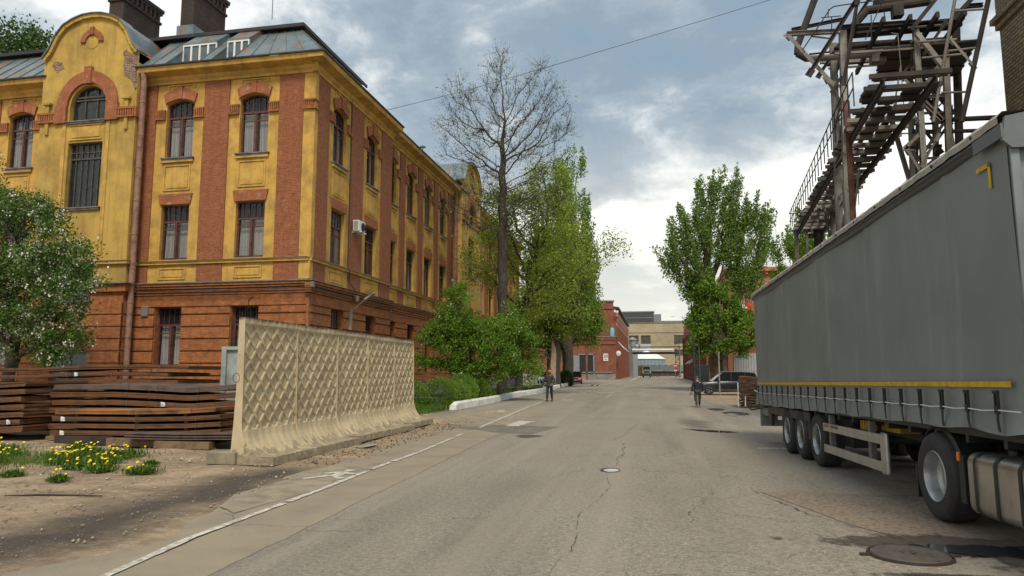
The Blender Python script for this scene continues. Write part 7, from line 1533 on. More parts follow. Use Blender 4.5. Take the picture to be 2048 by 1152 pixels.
def person(x, y, z, rz, H, label, J, T, S, headgear=None, headm=None, arms=((.05, .12, 0), (.05, .12, 0)), stride=.22, group=None, jacket_len=.0, extras=None):
    """local axes: faces -y. J,T,S jacket, trouser and shoe materials; arms: (elbow out, elbow fwd, forearm fwd)"""
    t = empty('person', (x, y, z), label, 'person', group, rz); k = H / 1.8
    P = lambda a, b, c: (a * k, b * k, c * k)
    V = [P(0, 0, .98), P(0, .01, 1.15), P(0, .01, 1.32), P(0, 0, 1.46), P(0, -.005, 1.53), P(0, -.015, 1.60), P(0, -.02, 1.68), P(0, -.01, 1.75)]
    E = [(i, i + 1) for i in range(7)]; Rr = [(.15, .11), (.135, .10), (.155, .105), (.09, .07), (.055, .055), (.062, .075), (.078, .095), (.055, .07)]
    V.append(P(0, -.125, 1.645)); E.append((6, 8)); Rr.append(.016)     # nose
    for s in (-1, 1): V.append(P(s * .088, 0, 1.655)); E.append((6, len(V) - 1)); Rr.append(.016)
    arm_pts = []; leg_pts = []
    for s, (eo, ef, ff) in zip((-1, 1), arms):
        b = len(V); sh = P(s * .19, 0, 1.43); el = P(s * (.25 + eo), -ef, 1.43 - .30 * math.cos(math.asin(min(.9, ef / .32)))); wr = (el[0] - s * .03 * k - s * (.08 * k if ff > .15 else 0), el[1] - ff * k, el[2] - math.sqrt(max(.005, .27 ** 2 - ff ** 2)) * k)
        V += [sh, el, wr]; E += [(3, b), (b, b + 1), (b + 1, b + 2)]; Rr += [.062 * k, .045 * k, .030 * k]; arm_pts.append((sh, el, wr))
        d = Vector(wr) - Vector(el); d.normalize(); side = Vector((s, 0, 0)); fw = d.cross(side).normalized(); pm = Vector(wr) + d * .05 * k; V.append(tuple(pm)); E.append((b + 2, b + 3)); Rr.append((.036 * k, .018 * k))
        for f in range(4):
            lf = (.075, .085, .08, .06)[f] * k; o1 = pm + d * .035 * k + fw * (.030 - .02 * f) * k; o2 = o1 + d * lf * .55 - side * .012 * k; o3 = o2 + d * lf * .4 - side * .028 * k; c = len(V); V += [tuple(o1), tuple(o2), tuple(o3)]; E += [(b + 3, c), (c, c + 1), (c + 1, c + 2)]; Rr += [.0095 * k, .0085 * k, .007 * k]
        o1 = Vector(wr) + d * .03 * k + fw * .035 * k; o2 = o1 + (d * .03 + fw * .025) * k; c = len(V); V += [tuple(o1), tuple(o2)]; E += [(b + 2, c), (c, c + 1)]; Rr += [.012 * k, .009 * k]
    for s, st in ((-1, -stride), (1, stride * .8)):
        b = len(V); hp = P(s * .10, 0, .93); kn = P(s * .105, st * .45 - .03, .52); an = P(s * .105, st, .09 + (.03 if st > 0 else 0)); V += [hp, kn, an]; E += [(0, b), (b, b + 1), (b + 1, b + 2)]; Rr += [.085 * k, .058 * k, .04 * k]; leg_pts.append((hp, kn, an))
    skin_mesh('body', V, E, Rr, skinm, t)
    jl = .86 - jacket_len
    V = [P(0, .0, jl), P(0, .0, 1.0), P(0, .01, 1.2), P(0, .01, 1.36), P(0, 0, 1.47)]; E = [(0, 1), (1, 2), (2, 3), (3, 4)]; Rr = [(.20, .145), (.195, .14), (.19, .135), (.20, .13), (.09, .085)]
    for sh, el, wr in arm_pts: b = len(V); V += [sh, el, tuple(Vector(el).lerp(Vector(wr), .93))]; E += [(3, b), (b, b + 1), (b + 1, b + 2)]; Rr += [.088 * k, .068 * k, .052 * k]
    skin_mesh('jacket', V, E, Rr, J, t)
    V = [P(0, 0, .98)]; E = []; Rr = [(.17, .13)]
    for hp, kn, an in leg_pts: b = len(V); V += [hp, kn, (an[0], an[1], an[2] + .01)]; E += [(0, b), (b, b + 1), (b + 1, b + 2)]; Rr += [.108 * k, .082 * k, .072 * k]
    skin_mesh('trousers', V, E, Rr, T, t)
    for hp, kn, an in leg_pts:
        mb = MB(); ax, ay, az = an; b0 = az - .09 * k; mb.hexa([(ax - .045, ay + .07, b0), (ax + .045, ay + .07, b0), (ax + .05, ay - .19, b0), (ax - .05, ay - .19, b0), (ax - .04, ay + .06, b0 + .11), (ax + .04, ay + .06, b0 + .11), (ax + .04, ay - .16, b0 + .06), (ax - .04, ay - .16, b0 + .06)]); mb.build('shoe', S, t, bevel=.015)
    mb = MB()
    for s in (-1, 1): mb.lathe([(.001, -.004), (.012, 0), (.001, .006)], (s * .03 * k, -.108 * k, 1.675 * k), 'y', 8)
    mb.build('eye', M['black'], t)
    c = (0, -.012 * k, 1.70 * k)
    if headgear == 'helmet': mb = MB(); mb.lathe([(.135 * k, -.01), (.115 * k, .0), (.112 * k, .05 * k), (.08 * k, .10 * k), (.001, .12 * k)], c, 'z', 16); mb.box(-.07 * k, .07 * k, -.18 * k, -.10 * k, c[2] - .012, c[2] + .006); mb.build('helmet', headm, t, smooth=True)
    else: mb = MB(); mb.lathe([(.086 * k, -.06 * k), (.098 * k, .0), (.088 * k, .05 * k), (.05 * k, .082 * k), (.001, .09 * k)], (0, .012 * k, 1.70 * k), 'z', 14); mb.build('hair', headm, t, smooth=True)
    if extras: extras(t, k, arm_pts)
    return t
gj = mat('charcoal_work_jacket', (.032, .033, .036), .9, var=.4, vscale=8, bump=.4); nt_ = mat('dark_navy_trousers', (.018, .024, .03), .9, var=.3, vscale=8); blk = mat('black_hooded_jacket', (.014, .017, .026), .85, var=.3, vscale=8); olv = mat('olive_trousers', (.050, .055, .032), .9, var=.4, vscale=8); shoe = mat('grey_shoe', (.12, .10, .09), .7)
def ex1(t, k, ap):
    mb = MB(); mb.lathe([(.001, -.05), (.055, -.04), (.07, .0), (.05, .04), (.001, .05)], (0, -.075 * k, 1.585 * k), 'z', 12); mb.build('beard', mat('brown_beard', (.10, .045, .03), .95), t)
    mb = MB(); mb.box(-.005, .005, -.152, -.142, .9, 1.44); mb.build('zip', M['iron'], t)
person(-6.02, 41.2, 0, R(-4), 1.80, 'walking man in a red helmet, charcoal work jacket and dark trousers, near the kerb', gj, nt_, M['black'], 'helmet', mat('red_orange_helmet', (.42, .07, .03), .4), ((.10, .10, .06), (.08, .16, .20)), extras=ex1, jacket_len=.06)
def ex2(t, k, ap):
    mb = MB(); mb.box(-.08, .08, -.105, -.06, 1.55, 1.63); mb.build('face_mask', M['black'], t, bevel=.02); mb = MB(); mb.box(.08, .14, -.165, -.155, 1.30, 1.33); mb.build('badge', M['plain_white'], t)
person(2.2, 39.4, float(gz(2.2, 39.4)), R(4), 1.66, 'walking man in a black zipped jacket and olive trousers, in front of the black car', blk, olv, shoe, None, mat('short_grey_hair', (.16, .12, .10), .9), ((.07, .05, .05), (.10, .10, .12)), extras=ex2)
person(6.9, 138, 0, R(5), 1.8, 'small distant person in a dark top and blue jeans by the far right workshop wall', blk, mat('blue_jeans', (.04, .06, .11), .9), shoe, None, mat('dark_hair', (.03, .02, .02), .9))

# ------------------------------------------------------------------ vehicles
def wheel_small(parent, x, y, r, w, rimm='rim'):
    mb = MB(); s = 1 if y > 0 else -1; mb.lathe([(r * .62, 0), (r * .95, .0), (r, -.03 * s), (r, -w * s + .03 * s), (r * .9, -w * s), (r * .6, -w * s)], (x, y, r), 'y', 28); t = mb.build('wheel', M['tyre'], parent, smooth=True)
    rm = MB(); rm.lathe([(r * .63, -.01 * s), (r * .60, -.02 * s), (r * .55, -.08 * s), (.001, -.09 * s)], (x, y, r), 'y', 24)
    rm.build('rim', M['chassis'], t); sp = MB()
    for k in range(5):
        for d in (-.12, .12): a = k * 2 * math.pi / 5 + d; sp.beam((x + .05 * math.cos(a), y - .03 * s, r + .05 * math.sin(a)), (x + r * .6 * math.cos(a - d * .6), y - .015 * s, r + r * .6 * math.sin(a - d * .6)), .035, .03, up=(0, 1, 0))
    sp.lathe([(r * .64, .003 * s), (r * .60, -.02 * s)], (x, y, r), 'y', 24); sp.build('spokes', M[rimm], t)
def car(name, loc, rz, L, W, H, paint, label, cat='car', plate=None, group=None):
    """x forward; a crossover body lofted from cross sections"""
    t = empty(name, loc, label, cat, group, rz); h = W / 2; f = L / 2; wb = L * .30
    belt = H * .60
    st = [(-f, .45, .78, .84), (-f + .06, .34, .92, .93), (-f + .35, .28, belt * .99, .98), (-f * .45, .26, belt, 1), (0, .26, belt * .985, 1), (f * .30, .26, belt * .96, 1), (f * .48, .27, belt * .93, .99), (f * .78, .30, belt * .87, .96), (f - .12, .34, belt * .76, .90), (f - .02, .42, belt * .62, .82), (f, .48, belt * .5, .78)]
    mb = MB(); rows = []
    for x, zl, zb, k in st:
        hw = h * k; z3 = zl + (zb - zl) * .35; z2 = zl + (zb - zl) * .78
        half = [(hw * .90, zl), (hw * .985, z3), (hw, (z3 + z2) / 2), (hw * .975, z2), (hw * .90, zb), (hw * .55, zb + .015)]
        rows.append([(x, -y, z) for y, z in half] + [(x, y, z) for y, z in half[::-1]] + [(x, -half[0][0], half[0][1])])
    mb.grid(rows)
    for r_ in (rows[0], rows[-1]): mb.add(r_[:-1], [tuple(range(len(r_) - 1))])
    body = mb.build('body', paint, t, smooth=True)
    g = [(-f + .16, belt + .02, belt + .04, .84), (-f + .42, belt - .02, H * .955, .80), (-f * .4, belt - .02, H * .985, .76), (0, belt - .02, H * .99, .75), (f * .18, belt - .02, H * .955, .75), (f * .50, belt - .06, belt - .01, .84)]
    rows = []
    for x, zb, zt, k in g: rows.append([(x, -h * .91, zb), (x, -h * k, zt), (x, h * k, zt), (x, h * .91, zb)])
    mb = MB(); mb.grid(rows); mb.build('windows', M['carglass'], t)
    mb = MB(); P = [(x, zt) for x, zb, zt, k in g[1:5]]; rows = []
    for (x, z), k in zip(P, (.82, .78, .77, .77)): rows.append([(x, -h * k - .005, z - .03), (x, -h * k * .9, z + .02), (x, 0, z + .035), (x, h * k * .9, z + .02), (x, h * k + .005, z - .03)])
    mb.grid(rows); mb.build('roof', paint, t, smooth=True, recalc=False)
    for s in (-1, 1):
        mb = MB()
        for xa, xb, wd in ((f * .16, f * .48, .07), (-.05 * L, -.05 * L, .09), (-f * .52, -f * .55, .09), (-f + .42, -f + .16, .12)):
            za = np.interp(xa, [q[0] for q in g], [q[2] for q in g]) if xa > -f + .42 else H * .95; zb_ = belt - .01
            ka = np.interp(xa, [q[0] for q in g], [q[3] for q in g]); kb = .915; mb.beam((xa, s * (h * ka + .006), za), (xb, s * (h * kb + .004), zb_), .03, wd, up=(1, 0, 0))
        mb.build('pillar', paint, t)
        mb = MB(); mb.box(f * .26, f * .34, s * (h + .02) - .09, s * (h + .02) + .09, belt + .0, belt + .14); mb.build('mirror', paint, t, bevel=.02)
        mb = MB(); mb.box(-wb + .42, wb - .42, s * (h * .97) - .015, s * (h * .97) + .012, .33, .36); mb.build('sill_trim', M['alu'], t); mb = MB(); mb.box(-f + .1, f * .2, s * h * .74 - .02, s * h * .74 + .02, H * 1.0, H * 1.02); mb.build('roof_rail', M['alu'], t)
        mb = MB(); mb.prism([(.42 * h, belt * .66), (.80 * h, belt * .78), (.84 * h, belt * .68), (.5 * h, belt * .58)], lambda a, z: (f - .16, s * a, z), lambda a, z: (f - .0, s * a, z)); mb.build('headlight', M['lampglass'], t)
        mb = MB(); mb.box(-f - .005, -f + .08, s * h * .55 if s > 0 else -h * .85, h * .85 if s > 0 else -h * .55, .80, .95); mb.build('tail_light', M['red_lens'], t)
        for xx in (wb, -wb - .02):
            wheel_small(t, xx, s * (h + .003), .36, .22); mb = MB(); A = np.linspace(0, math.pi, 13); ro = [(xx + .44 * math.cos(a), .36 + .44 * math.sin(a)) for a in A]; ri = [(xx + .37 * math.cos(a), .36 + .37 * math.sin(a)) for a in A]; mb.prism(ro + ri[::-1], lambda a, z: (a, s * (h - .04), z), lambda a, z: (a, s * (h + .004), z)); mb.prism(ri, lambda a, z: (a, s * (h - .01), z), lambda a, z: (a, s * (h - .003), z)); mb.build('wheel_arch', M['black'], t)
    mb = MB(); mb.box(f - .03, f + .012, -.42 * h, .42 * h, belt * .50, belt * .70); mb.box(f - .04, f + .01, -.7 * h, .7 * h, .28, .42); mb.build('grille', M['black'], t, bevel=.01)
    mb = MB(); mb.box(f + .012, f + .02, -.26, .26, .50, .61); mb.build('number_plate', M['plain_white'], t); mb = MB(); mb.tube([(-wb, -h + .1, .36), (-wb, h - .1, .36)], .05, 6); mb.box(-f + .3, f - .3, -h + .2, h - .2, .20, .30); mb.build('underbody', M['black'], t)
    return t
car('parked_car', (5.45, 58.1, float(gz(5.9, 58))), R(184), 4.75, 1.88, 1.72, mat('black_car_paint', (.010, .014, .018), .3, coat=.25), 'black crossover car parked side on beyond the walking man in black')
car('parked_car', (-10.75, 98, 0), R(-84), 4.5, 1.86, 1.72, mat('red_car_paint', (.50, .012, .012), .25, coat=.6), 'red crossover car facing the viewer, parked by the brick annex')
car('parked_car', (-15.3, 100.5, 0), R(-72), 4.3, 1.80, 1.70, mat('silver_car_paint', (.45, .47, .50), .3, metal=.4, coat=.5), 'silver crossover car parked beside the office block, left of the helmeted man')
car('parked_car', (-14.3, 110, 0), R(-90), 4.4, 1.8, 1.6, mat('white_car_paint', (.65, .67, .70), .3, coat=.5), 'white car half hidden behind the red one')
# old bonneted army style lorry
lo_ = empty('old_lorry', (-2.25, 199.5, 0), 'small grey green bonneted lorry driving toward the viewer far down the road', 'lorry', None, R(-90)); gg = mat('grey_green_lorry_paint', (.14, .18, .15), .5, var=.3)
mb = MB(); mb.box(.2, 1.9, -1.0, 1.0, .9, 2.0); mb.box(.0, 1.2, -1.15, 1.15, 1.2, 2.1); mb.prism([(-1.3, 1.2), (-1.3, 3.0), (-.1, 3.05), (.2, 2.1), (.2, 1.2)], lambda x, z: (x, -1.1, z), lambda x, z: (x, 1.1, z)); mb.build('cab', gg, lo_, bevel=.06)
mb = MB(); mb.prism([(-.06, 2.95), (.21, 2.15), (.23, 2.15), (-.04, 2.95)], lambda x, z: (x + .01, -.95, z), lambda x, z: (x + .01, .95, z)); mb.box(-1.0, -.2, 1.1, 1.11, 2.2, 2.85); mb.box(-1.0, -.2, -1.11, -1.1, 2.2, 2.85); mb.build('windscreen', M['carglass'], lo_)
mb = MB(); [mb.box(1.9, 1.93, -.8 + i * .2, -.68 + i * .2, 1.1, 1.85) for i in range(9)]; mb.build('grille', M['black'], lo_)
mb = MB(); mb.box(1.95, 2.1, -1.25, 1.25, .55, .85); mb.build('bumper', M['chassis'], lo_)
for s in (-1, 1): mb = MB(); mb.lathe([(.001, .12), (.14, .10), (.16, 0)], (1.85, s * .95, 1.45), 'x', 14); mb.build('headlight', M['lampglass'], lo_)
mb = MB(); mb.box(-5.5, -1.5, -1.2, 1.2, 1.1, 2.2); mb.box(-5.6, 1.6, -.45, .45, .6, 1.0); mb.build('cargo_bed', gg, lo_, bevel=.03)
for x in (.95, -3.2, -4.4):
    for s in (-1, 1): wheel_small(lo_, x, s * 1.12, .52, .32)
def flat_trailer(x, y, L, label):
    t = empty('stake_trailer', (x, y, 0), label, 'trailer'); mb = MB(); mb.box(-L / 2, L / 2, -1.2, 1.2, 1.35, 1.6); mb.box(-L / 2, L / 2, -.4, .4, 1.05, 1.35); mb.build('bed', M['chassis'], t)
    gp = mat('grey_trailer_board', (.16, .20, .21), .6, var=.3)
    for s in (-1.2, 1.2):
        mb = MB(); 
        for k in range(4): mb.box(-L / 2, L / 2, s - .03, s + .03, 1.7 + k * .42, 2.02 + k * .42)
        mb.build('side_board', gp, t); mb = MB(); pass
        for q in np.linspace(-L / 2 + .1, L / 2 - .1, 6): mb = MB(); mb.box(q - .08, q + .08, s - .07, s + .07, 1.6, 3.5); mb.build('stake', gp, t)
    for q in (-L * .35, -L * .22, L * .3):
        for s in (-1, 1): wheel_small(t, q, s * 1.1, .5, .3)
    return t
flat_trailer(3.2, 232, 11, 'grey stake sided flat trailer standing across the far end of the road')

# ------------------------------------------------------------------ birds
for x, y, lb in ((-7.15, 83, 'left one of two dark pigeons on the asphalt far down the road'), (-6.5, 82.5, 'right one of two dark pigeons on the asphalt far down the road')):
    t = empty('pigeon', (x, y, 0), lb, 'bird', 'pigeons on the road'); skin_mesh('body', [(0, 0, .12), (.09, 0, .15), (.14, 0, .22), (.19, 0, .21), (-.12, 0, .10), (-.2, 0, .08), (.0, .03, .06), (.02, .03, .0), (.0, -.03, .06), (.02, -.03, .0)], [(0, 1), (1, 2), (2, 3), (0, 4), (4, 5), (0, 6), (6, 7), (0, 8), (8, 9)], [.07, .05, .03, .008, .04, (.035, .008), .012, .008, .012, .008], mat('dark_feathers', (.02, .022, .03), .7), t)
t = empty('bird', (3.1, 120, 10.6), 'tiny dark bird flying above the roofs at the end of the road', 'bird'); mb = MB(); mb.hexa([(-.45, -.04, .1), (0, -.08, 0), (0, .08, 0), (-.45, .04, .1), (-.45, -.03, .12), (0, -.07, .06), (0, .07, .06), (-.45, .03, .12)]).hexa([(0, -.08, 0), (.45, -.04, .1), (.45, .04, .1), (0, .08, 0), (0, -.07, .06), (.45, -.03, .12), (.45, .03, .12), (0, .07, .06)]); mb.build('body', M['black'], t)

# ------------------------------------------------------------------ left brick workshop with its annex
RB = mat('deep_red_brick', (.26, .085, .048), .88, brick=dict(c2=(.20, .05, .028), mc=(.17, .08, .055), **BR), var=.45, vscale=.35, dirt=(.38, .16, .09), dirt_amt=.6, dscale=.5, bump=.5)
RBD = mat('dark_red_brick', (.17, .05, .035), .9, var=.4, vscale=.5, bump=.5); RBL = mat('pinkish_brick_trim', (.36, .19, .14), .9, var=.4, vscale=.6)
ws = empty('brick_workshop', (-7.87, 150, 0), 'long red brick workshop with a parapet and ribbed street side, left of the far road', 'building')
def wb_(mb, n, m, **k): return mb.build(n, m, ws, **k)
mb = MB(); mb.box(-34, 0, 2, 66, 0, 14.9); wb_(mb, 'wall', RB); mb = MB(); mb.box(-34, -.55, 1.8, 2.6, 14.9, 16.4); wb_(mb, 'parapet', RB); mb = MB(); mb.box(-34, -.35, 1.6, 2.8, 16.4, 16.7); wb_(mb, 'parapet_cap', M['tin'])
mb = MB(); mb.prism([(-.0, 14.9), (.7, 15.0), (.7, 15.25), (-6, 16.4), (-10, 16.4)], lambda x, z: (x, 2, z), lambda x, z: (x, 66, z)); wb_(mb, 'roof', M['tin_dark'])
mb = MB(); [mb.box(0, .32, 2 + i * 2.3, 2.5 + i * 2.3, 0, 11.2) for i in range(28)]; wb_(mb, 'pilaster', RB)
mb = MB(); mb.box(0.003, .40, 2, 66, 13.2, 14.2); mb.box(.003, .25, 2, 66, 11.2, 12.0); [mb.box(.02, .38, 2.3 + i * 1.15, 2.75 + i * 1.15, 12.1, 13.2) for i in range(55)]; wb_(mb, 'corbel_frieze', RBL)
for i in range(27):
    mb = MB(); mb.box(.004, .05, 2.7 + i * 2.3, 4.1 + i * 2.3, 6.6, 10.3); wb_(mb, 'window', M['dirtyglass']) ; mb = MB(); mb.box(.004, .05, 2.7 + i * 2.3, 4.1 + i * 2.3, 1.2, 5.3); wb_(mb, 'window', RBD)
mb = MB(); mb.box(-24, -.15, -.35, 2, 0, 8.2); wb_(mb, 'annex_wall', RB); mb = MB(); mb.box(-24, 0, -.55, -.35, 7.3, 8.0); mb.box(-24, 0, -.65, 2, 8.2, 8.75); [mb.box(-23.8 + i * .6, -23.5 + i * .6, -.60, -.35, 8.0, 8.2) for i in range(40)]; mb.box(-.15, .0, -.4, 2, 0, 8.2); mb.box(-6.3, -5.9, -.5, -.35, 0, 8.2); wb_(mb, 'annex_cornice', RB); mb = MB(); mb.box(-24, .15, -.75, 2.3, 8.75, 8.95); wb_(mb, 'annex_roof', M['ledge'])
mb = MB(); mb.box(-24, -.15, -.42, -.352, 0, 1.1); mb.box(-7, -.9, -.5, -.42, 1.35, 1.6); wb_(mb, 'plinth', M['plinth'])
mb = MB(); mb.box(-7.6, -4.7, -.37, -.355, .0, 5.1); wb_(mb, 'doorway', M['black']); mb = MB(); mb.box(-4.75, -4.5, -.5, -.36, 0, 5.3); mb.box(-7.8, -4.5, -.5, -.36, 5.1, 5.35); mb.box(-10.3, -7.6, -.62, -.5, .1, 5.0); wb_(mb, 'gate_leaf', mat('blue_grey_gate', (.20, .23, .26), .6, var=.2))  # doorway: black panel painted in for the shade inside the open gate
sg = empty('number_sign', (-10.0, 149.58, 4.6), 'white plate with a black number on the brick annex, right of the dark doorway', 'sign'); mb = MB(); mb.box(-.5, .5, 0, .04, -.75, .75); mb.build('plate', M['plain_white'], sg)
text('lettering', '20', .85, M['black'], sg, Matrix.Translation((0, -.01, .2)) @ Matrix.Rotation(R(90), 4, 'X'), .003, .02); text('lettering', 'КМ', .34, M['black'], sg, Matrix.Translation((0, -.01, -.48)) @ Matrix.Rotation(R(90), 4, 'X'), .003, .01)
mb = MB(); mb.lathe([(.001, 0), (.45, 0), (.45, 1.5), (.3, 1.75), (.001, 1.9)], n=20); mb.tube([(0, 0, 1.8), (0, 0, 2.7)], .05, 6); o = mb.build('gas_cylinder', mat('pale_blue_paint', (.13, .36, .42), .4), smooth=True); o.location = (-8.6, 150.2, 8.95); tag(o, 'pale blue cylinder standing on the annex roof of the brick workshop', 'cylinder')
t = empty('convex_mirror', (-7.4, 150.2, 5.4), 'round pale mirror on the corner of the brick workshop', 'mirror'); mb = MB(); mb.lathe([(.001, -.1), (.5, -.02), (.55, 0), (.5, .03), (.001, .05)], axis='y', n=20); mb.build('mirror', M['lampglass'], t, smooth=True); mb = MB(); mb.tube([(-.45, .3, 0), (0, .05, 0)], .04, 6); mb.build('arm', M['iron'], t)
t = empty('floodlight', (-7.9, 151, 14.2), 'white floodlight fixed high on the corner of the brick workshop', 'lamp'); mb = MB(); mb.box(-.3, .1, -.4, 0, -.15, .3); mb.box(.2, .6, -.4, 0, -.25, .2); mb.build('lamp_head', M['plain_white'], t, bevel=.03); mb = MB(); mb.tube([(-.1, .0, 0), (.3, .8, 0)], .04, 6); mb.build('arm', M['iron'], t)
for i in range(4): t = tag(MB().tube([(-7.8, 156 + i * 9, 8.2 - i * .2), (-6.4, 153 + i * 9, 6.6)], .09, 6).build('flag_bracket', M['plain_white']), f'{("nearest", "second", "third", "farthest")[i]} pale slanting rod projecting from the street side of the brick workshop', 'rod', 'slanting rods on the brick workshop')
t = empty('dust_silo', (-6.5, 219, 0), 'grey metal silo standing at the far end of the brick workshop', 'silo'); mb = MB(); mb.lathe([(1.5, 0), (1.5, 8.5), (1.1, 9), (1.1, 11), (1.5, 11.1), (.2, 12), (.001, 12)], n=18); mb.build('body', mat('silo_grey', (.25, .28, .30), .5, metal=.3), t, smooth=True); mb = MB(); mb.tube([(1.4, 0, 7.5), (2.2, 0, 9.5), (1.2, 0, 10.5)], .25, 8); mb.build('duct', M['galv'], t)

# far right workshops
w2 = empty('brick_workshop', (6.6, 92, 0), 'dark red brick workshop row with curved gables, behind the large poplar', 'building')
mb = MB()
for k in range(8):
    y0 = k * 9.6; P = [(y0, 0), (y0, 8.8), (y0 + .5, 10.0), (y0 + 2.2, 11.2), (y0 + 4.7, 11.9), (y0 + 7.2, 11.2), (y0 + 9.0, 10.0), (y0 + 9.5, 8.8), (y0 + 9.5, 0)]; mb.prism(P, lambda y, z: (.01 * (k % 2), y, z), lambda y, z: (14, y, z))
mb.build('wall', RB, w2); mb = MB()
for k in range(8):
    y0 = k * 9.6
    for j in range(4): mb.box(-.25, .0, y0 + .2 + j * 2.9, y0 + .7 + j * 2.9, 0, 8.6)
    mb.box(-.3, 0, y0, y0 + 9.5, 8.6, 9.2)
mb.build('pilaster', RB, w2); mb = MB(); [mb.box(-.05, 0, .9 + i * 2.9 + .1, 2.9 + i * 2.9 - .1, 1.4, 6.2) for i in range(25)]; mb.build('window', M['dirtyglass'], w2)
for i, (y, z) in enumerate(((100, 6), (112, 6.3), (120, 3), (126, 3.2), (132, 3.0))): tag(MB().tube([(6.5, y, z + .6), (5.4, y - 1.6, z)], .07, 6).build('flag_bracket', M['plain_white']), f'{("nearest", "second", "third", "fourth", "farthest")[i]} pale slanting rod projecting from the right hand workshop row', 'rod', 'slanting rods on the right workshop row')
# orange brick house with balconies
OB = mat('orange_pink_brick', (.46, .175, .095), .88, brick=dict(c2=(.38, .13, .07), mc=(.3, .14, .1), **BR), var=.35, vscale=.4, dirt=(.25, .11, .07), dirt_amt=.5, dscale=.5)
ob = empty('brick_house', (16.5, 96, 0), 'orange brick house with red balconies and arched windows, behind the flag poles', 'building')
Fo = Fac((9.4, 96, 0), (1, 0, 0), (0, -1, 0)); ops = []
for u in (1.0, 4.3, 7.6, 10.9):
    ops += [(u, u + 1.4, 9.2, 12.0, .35), (u, u + 1.4, 4.8, 6.9, 0), (u, u + 1.4, 1.0, 3.4, 0)]
mb = MB(); wall(Fo, mb, 0, 14.2, 0, 14.6, ops); o = mb.build('wall', OB, None, recalc=False); o.parent = ob; o.location = (-16.5, -96, 0)
def obp(mb, n, m, **k): o = mb.build(n, m, None, **k); o.parent = ob; o.location = (-16.5, -96, 0); return o
mb = MB(); mb.box(9.4, 23.6, 96.5, 108, 0, 14.6); obp(mb, 'inner_block', OB); mb = MB(); mb.box(9.2, 23.8, 95.4, 108, 14.6, 15.1); [mb.box(9.4 + i * .7, 9.7 + i * .7, 95.6, 96, 14.2, 14.6) for i in range(20)]; obp(mb, 'cornice', OB)
for a, b, c, d, r_2 in ops: mb = MB(); Fo.box(mb, a, b, c, d - .1, -.3, -.2); w_ = obp(mb, 'window', M['dirtyglass']); mb = MB(); Fo.box(mb, a, a + .1, c, d - .1, -.2, -.1); Fo.box(mb, b - .1, b, c, d - .1, -.2, -.1); Fo.box(mb, (a + b) / 2 - .05, (a + b) / 2 + .05, c, d - .1, -.2, -.1); Fo.box(mb, a, b, (c + d) / 2 - .05, (c + d) / 2 + .05, -.2, -.1); mb.build('frame', M['frame'], w_)
RD = mat('red_painted_steel', (.42, .05, .05), .5)
for u0 in (.3, 6.9):
    mb = MB(); Fo.box(mb, u0, u0 + 5.6, 8.55, 8.75, 0, 1.3); obp(mb, 'balcony', RD); mb = MB(); [Fo.box(mb, u0 + k * .28, u0 + k * .28 + .04, 8.75, 9.75, 1.24, 1.28) for k in range(21)]; Fo.box(mb, u0, u0 + 5.6, 9.75, 9.82, 1.22, 1.3); obp(mb, 'balcony_rail', M['black'])
    mb = MB(); [Fo.box(mb, u0 + k * .5, u0 + .25 + k * .5, 12.5, 12.75, .003, .2) for k in range(10)]; [Fo.box(mb, u0 + k * .4, u0 + .2 + k * .4, 7.3, 7.9, .003, .2) for k in range(8)]; obp(mb, 'brick_trim', M['conc'])
mb = MB(); mb.tube([(9.6, 94.5, 5.6), (20, 94.5, 5.6)], .11, 8); tag(mb.build('heating_pipe', M['plain_white']), 'pale horizontal pipe running in front of the orange brick house', 'pipe')
for i, (x, c3_) in enumerate(((9.15, 'tri'), (9.6, 'red'))):
    t = empty('flag_pole', (x, 80, 0), ('white flag pole with a drooping three coloured flag, left of the other pole', 'white flag pole with a drooping red flag, nearer the trailer')[i], 'flag pole'); mb = MB(); mb.tube([(0, 0, 0), (0, 0, 9.6)], .07, 8); mb.build('pole', M['plain_white'], t)
    cols = ((.75, .75, .75), (.03, .08, .42), (.60, .02, .02)) if i == 0 else ((.62, .015, .015),)
    fl = empty('flag', (0, 0, 0)); bpy.data.objects.remove(fl)
    for k, c in enumerate(cols):
        hgt = 1.9 / len(cols); rows = [[(.08 + .10 * j + .03 * math.sin(j * 2 + q), .06 * math.sin(j * 1.7 + q), 9.4 - k * hgt - q * hgt - .10 * j * 1.2) for j in range(9)] for q in (0, .5, 1)]; mb = MB(); mb.grid(rows); mb.build('flag_cloth', mat('flag_cloth', c, .8), t, recalc=False)
# posts, boards and booth by the poplar
def simple(name, x0, x1, y0, y1, z0, z1, m, label, cat, bevel=.01): mb = MB(); mb.box(x0, x1, y0, y1, z0, z1); return tag(mb.build(name, m, bevel=bevel), label, cat)
mb = MB(); mb.tube([(2.47, 47, -.2), (2.45, 47, 3.9)], .07, 8); tag(mb.build('utility_post', M['iron_dk']), 'black post standing left of the black car, its top lost in the poplar leaves', 'post')
mb = MB(); mb.tube([(2.98, 50, -.2), (2.96, 50, 3.4)], .045, 8); tag(mb.build('utility_post', mat('teal_post_paint', (.02, .06, .075), .6)), 'dark teal post just right of the black post', 'post')
mb = MB(); mb.tube([(4.75, 56, -.1), (4.75, 56, 3.2)], .05, 8); tag(mb.build('sign_post', M['alu']), 'thin pale post between the black post and the poplar trunk', 'post')
gpn = mat('grey_white_panel', (.36, .39, .40), .6, var=.15)
t = empty('panel_fence', (9.4, 72, 0), 'pale grey corrugated panel fence behind the black car, right of the poplar trunk', 'fence')
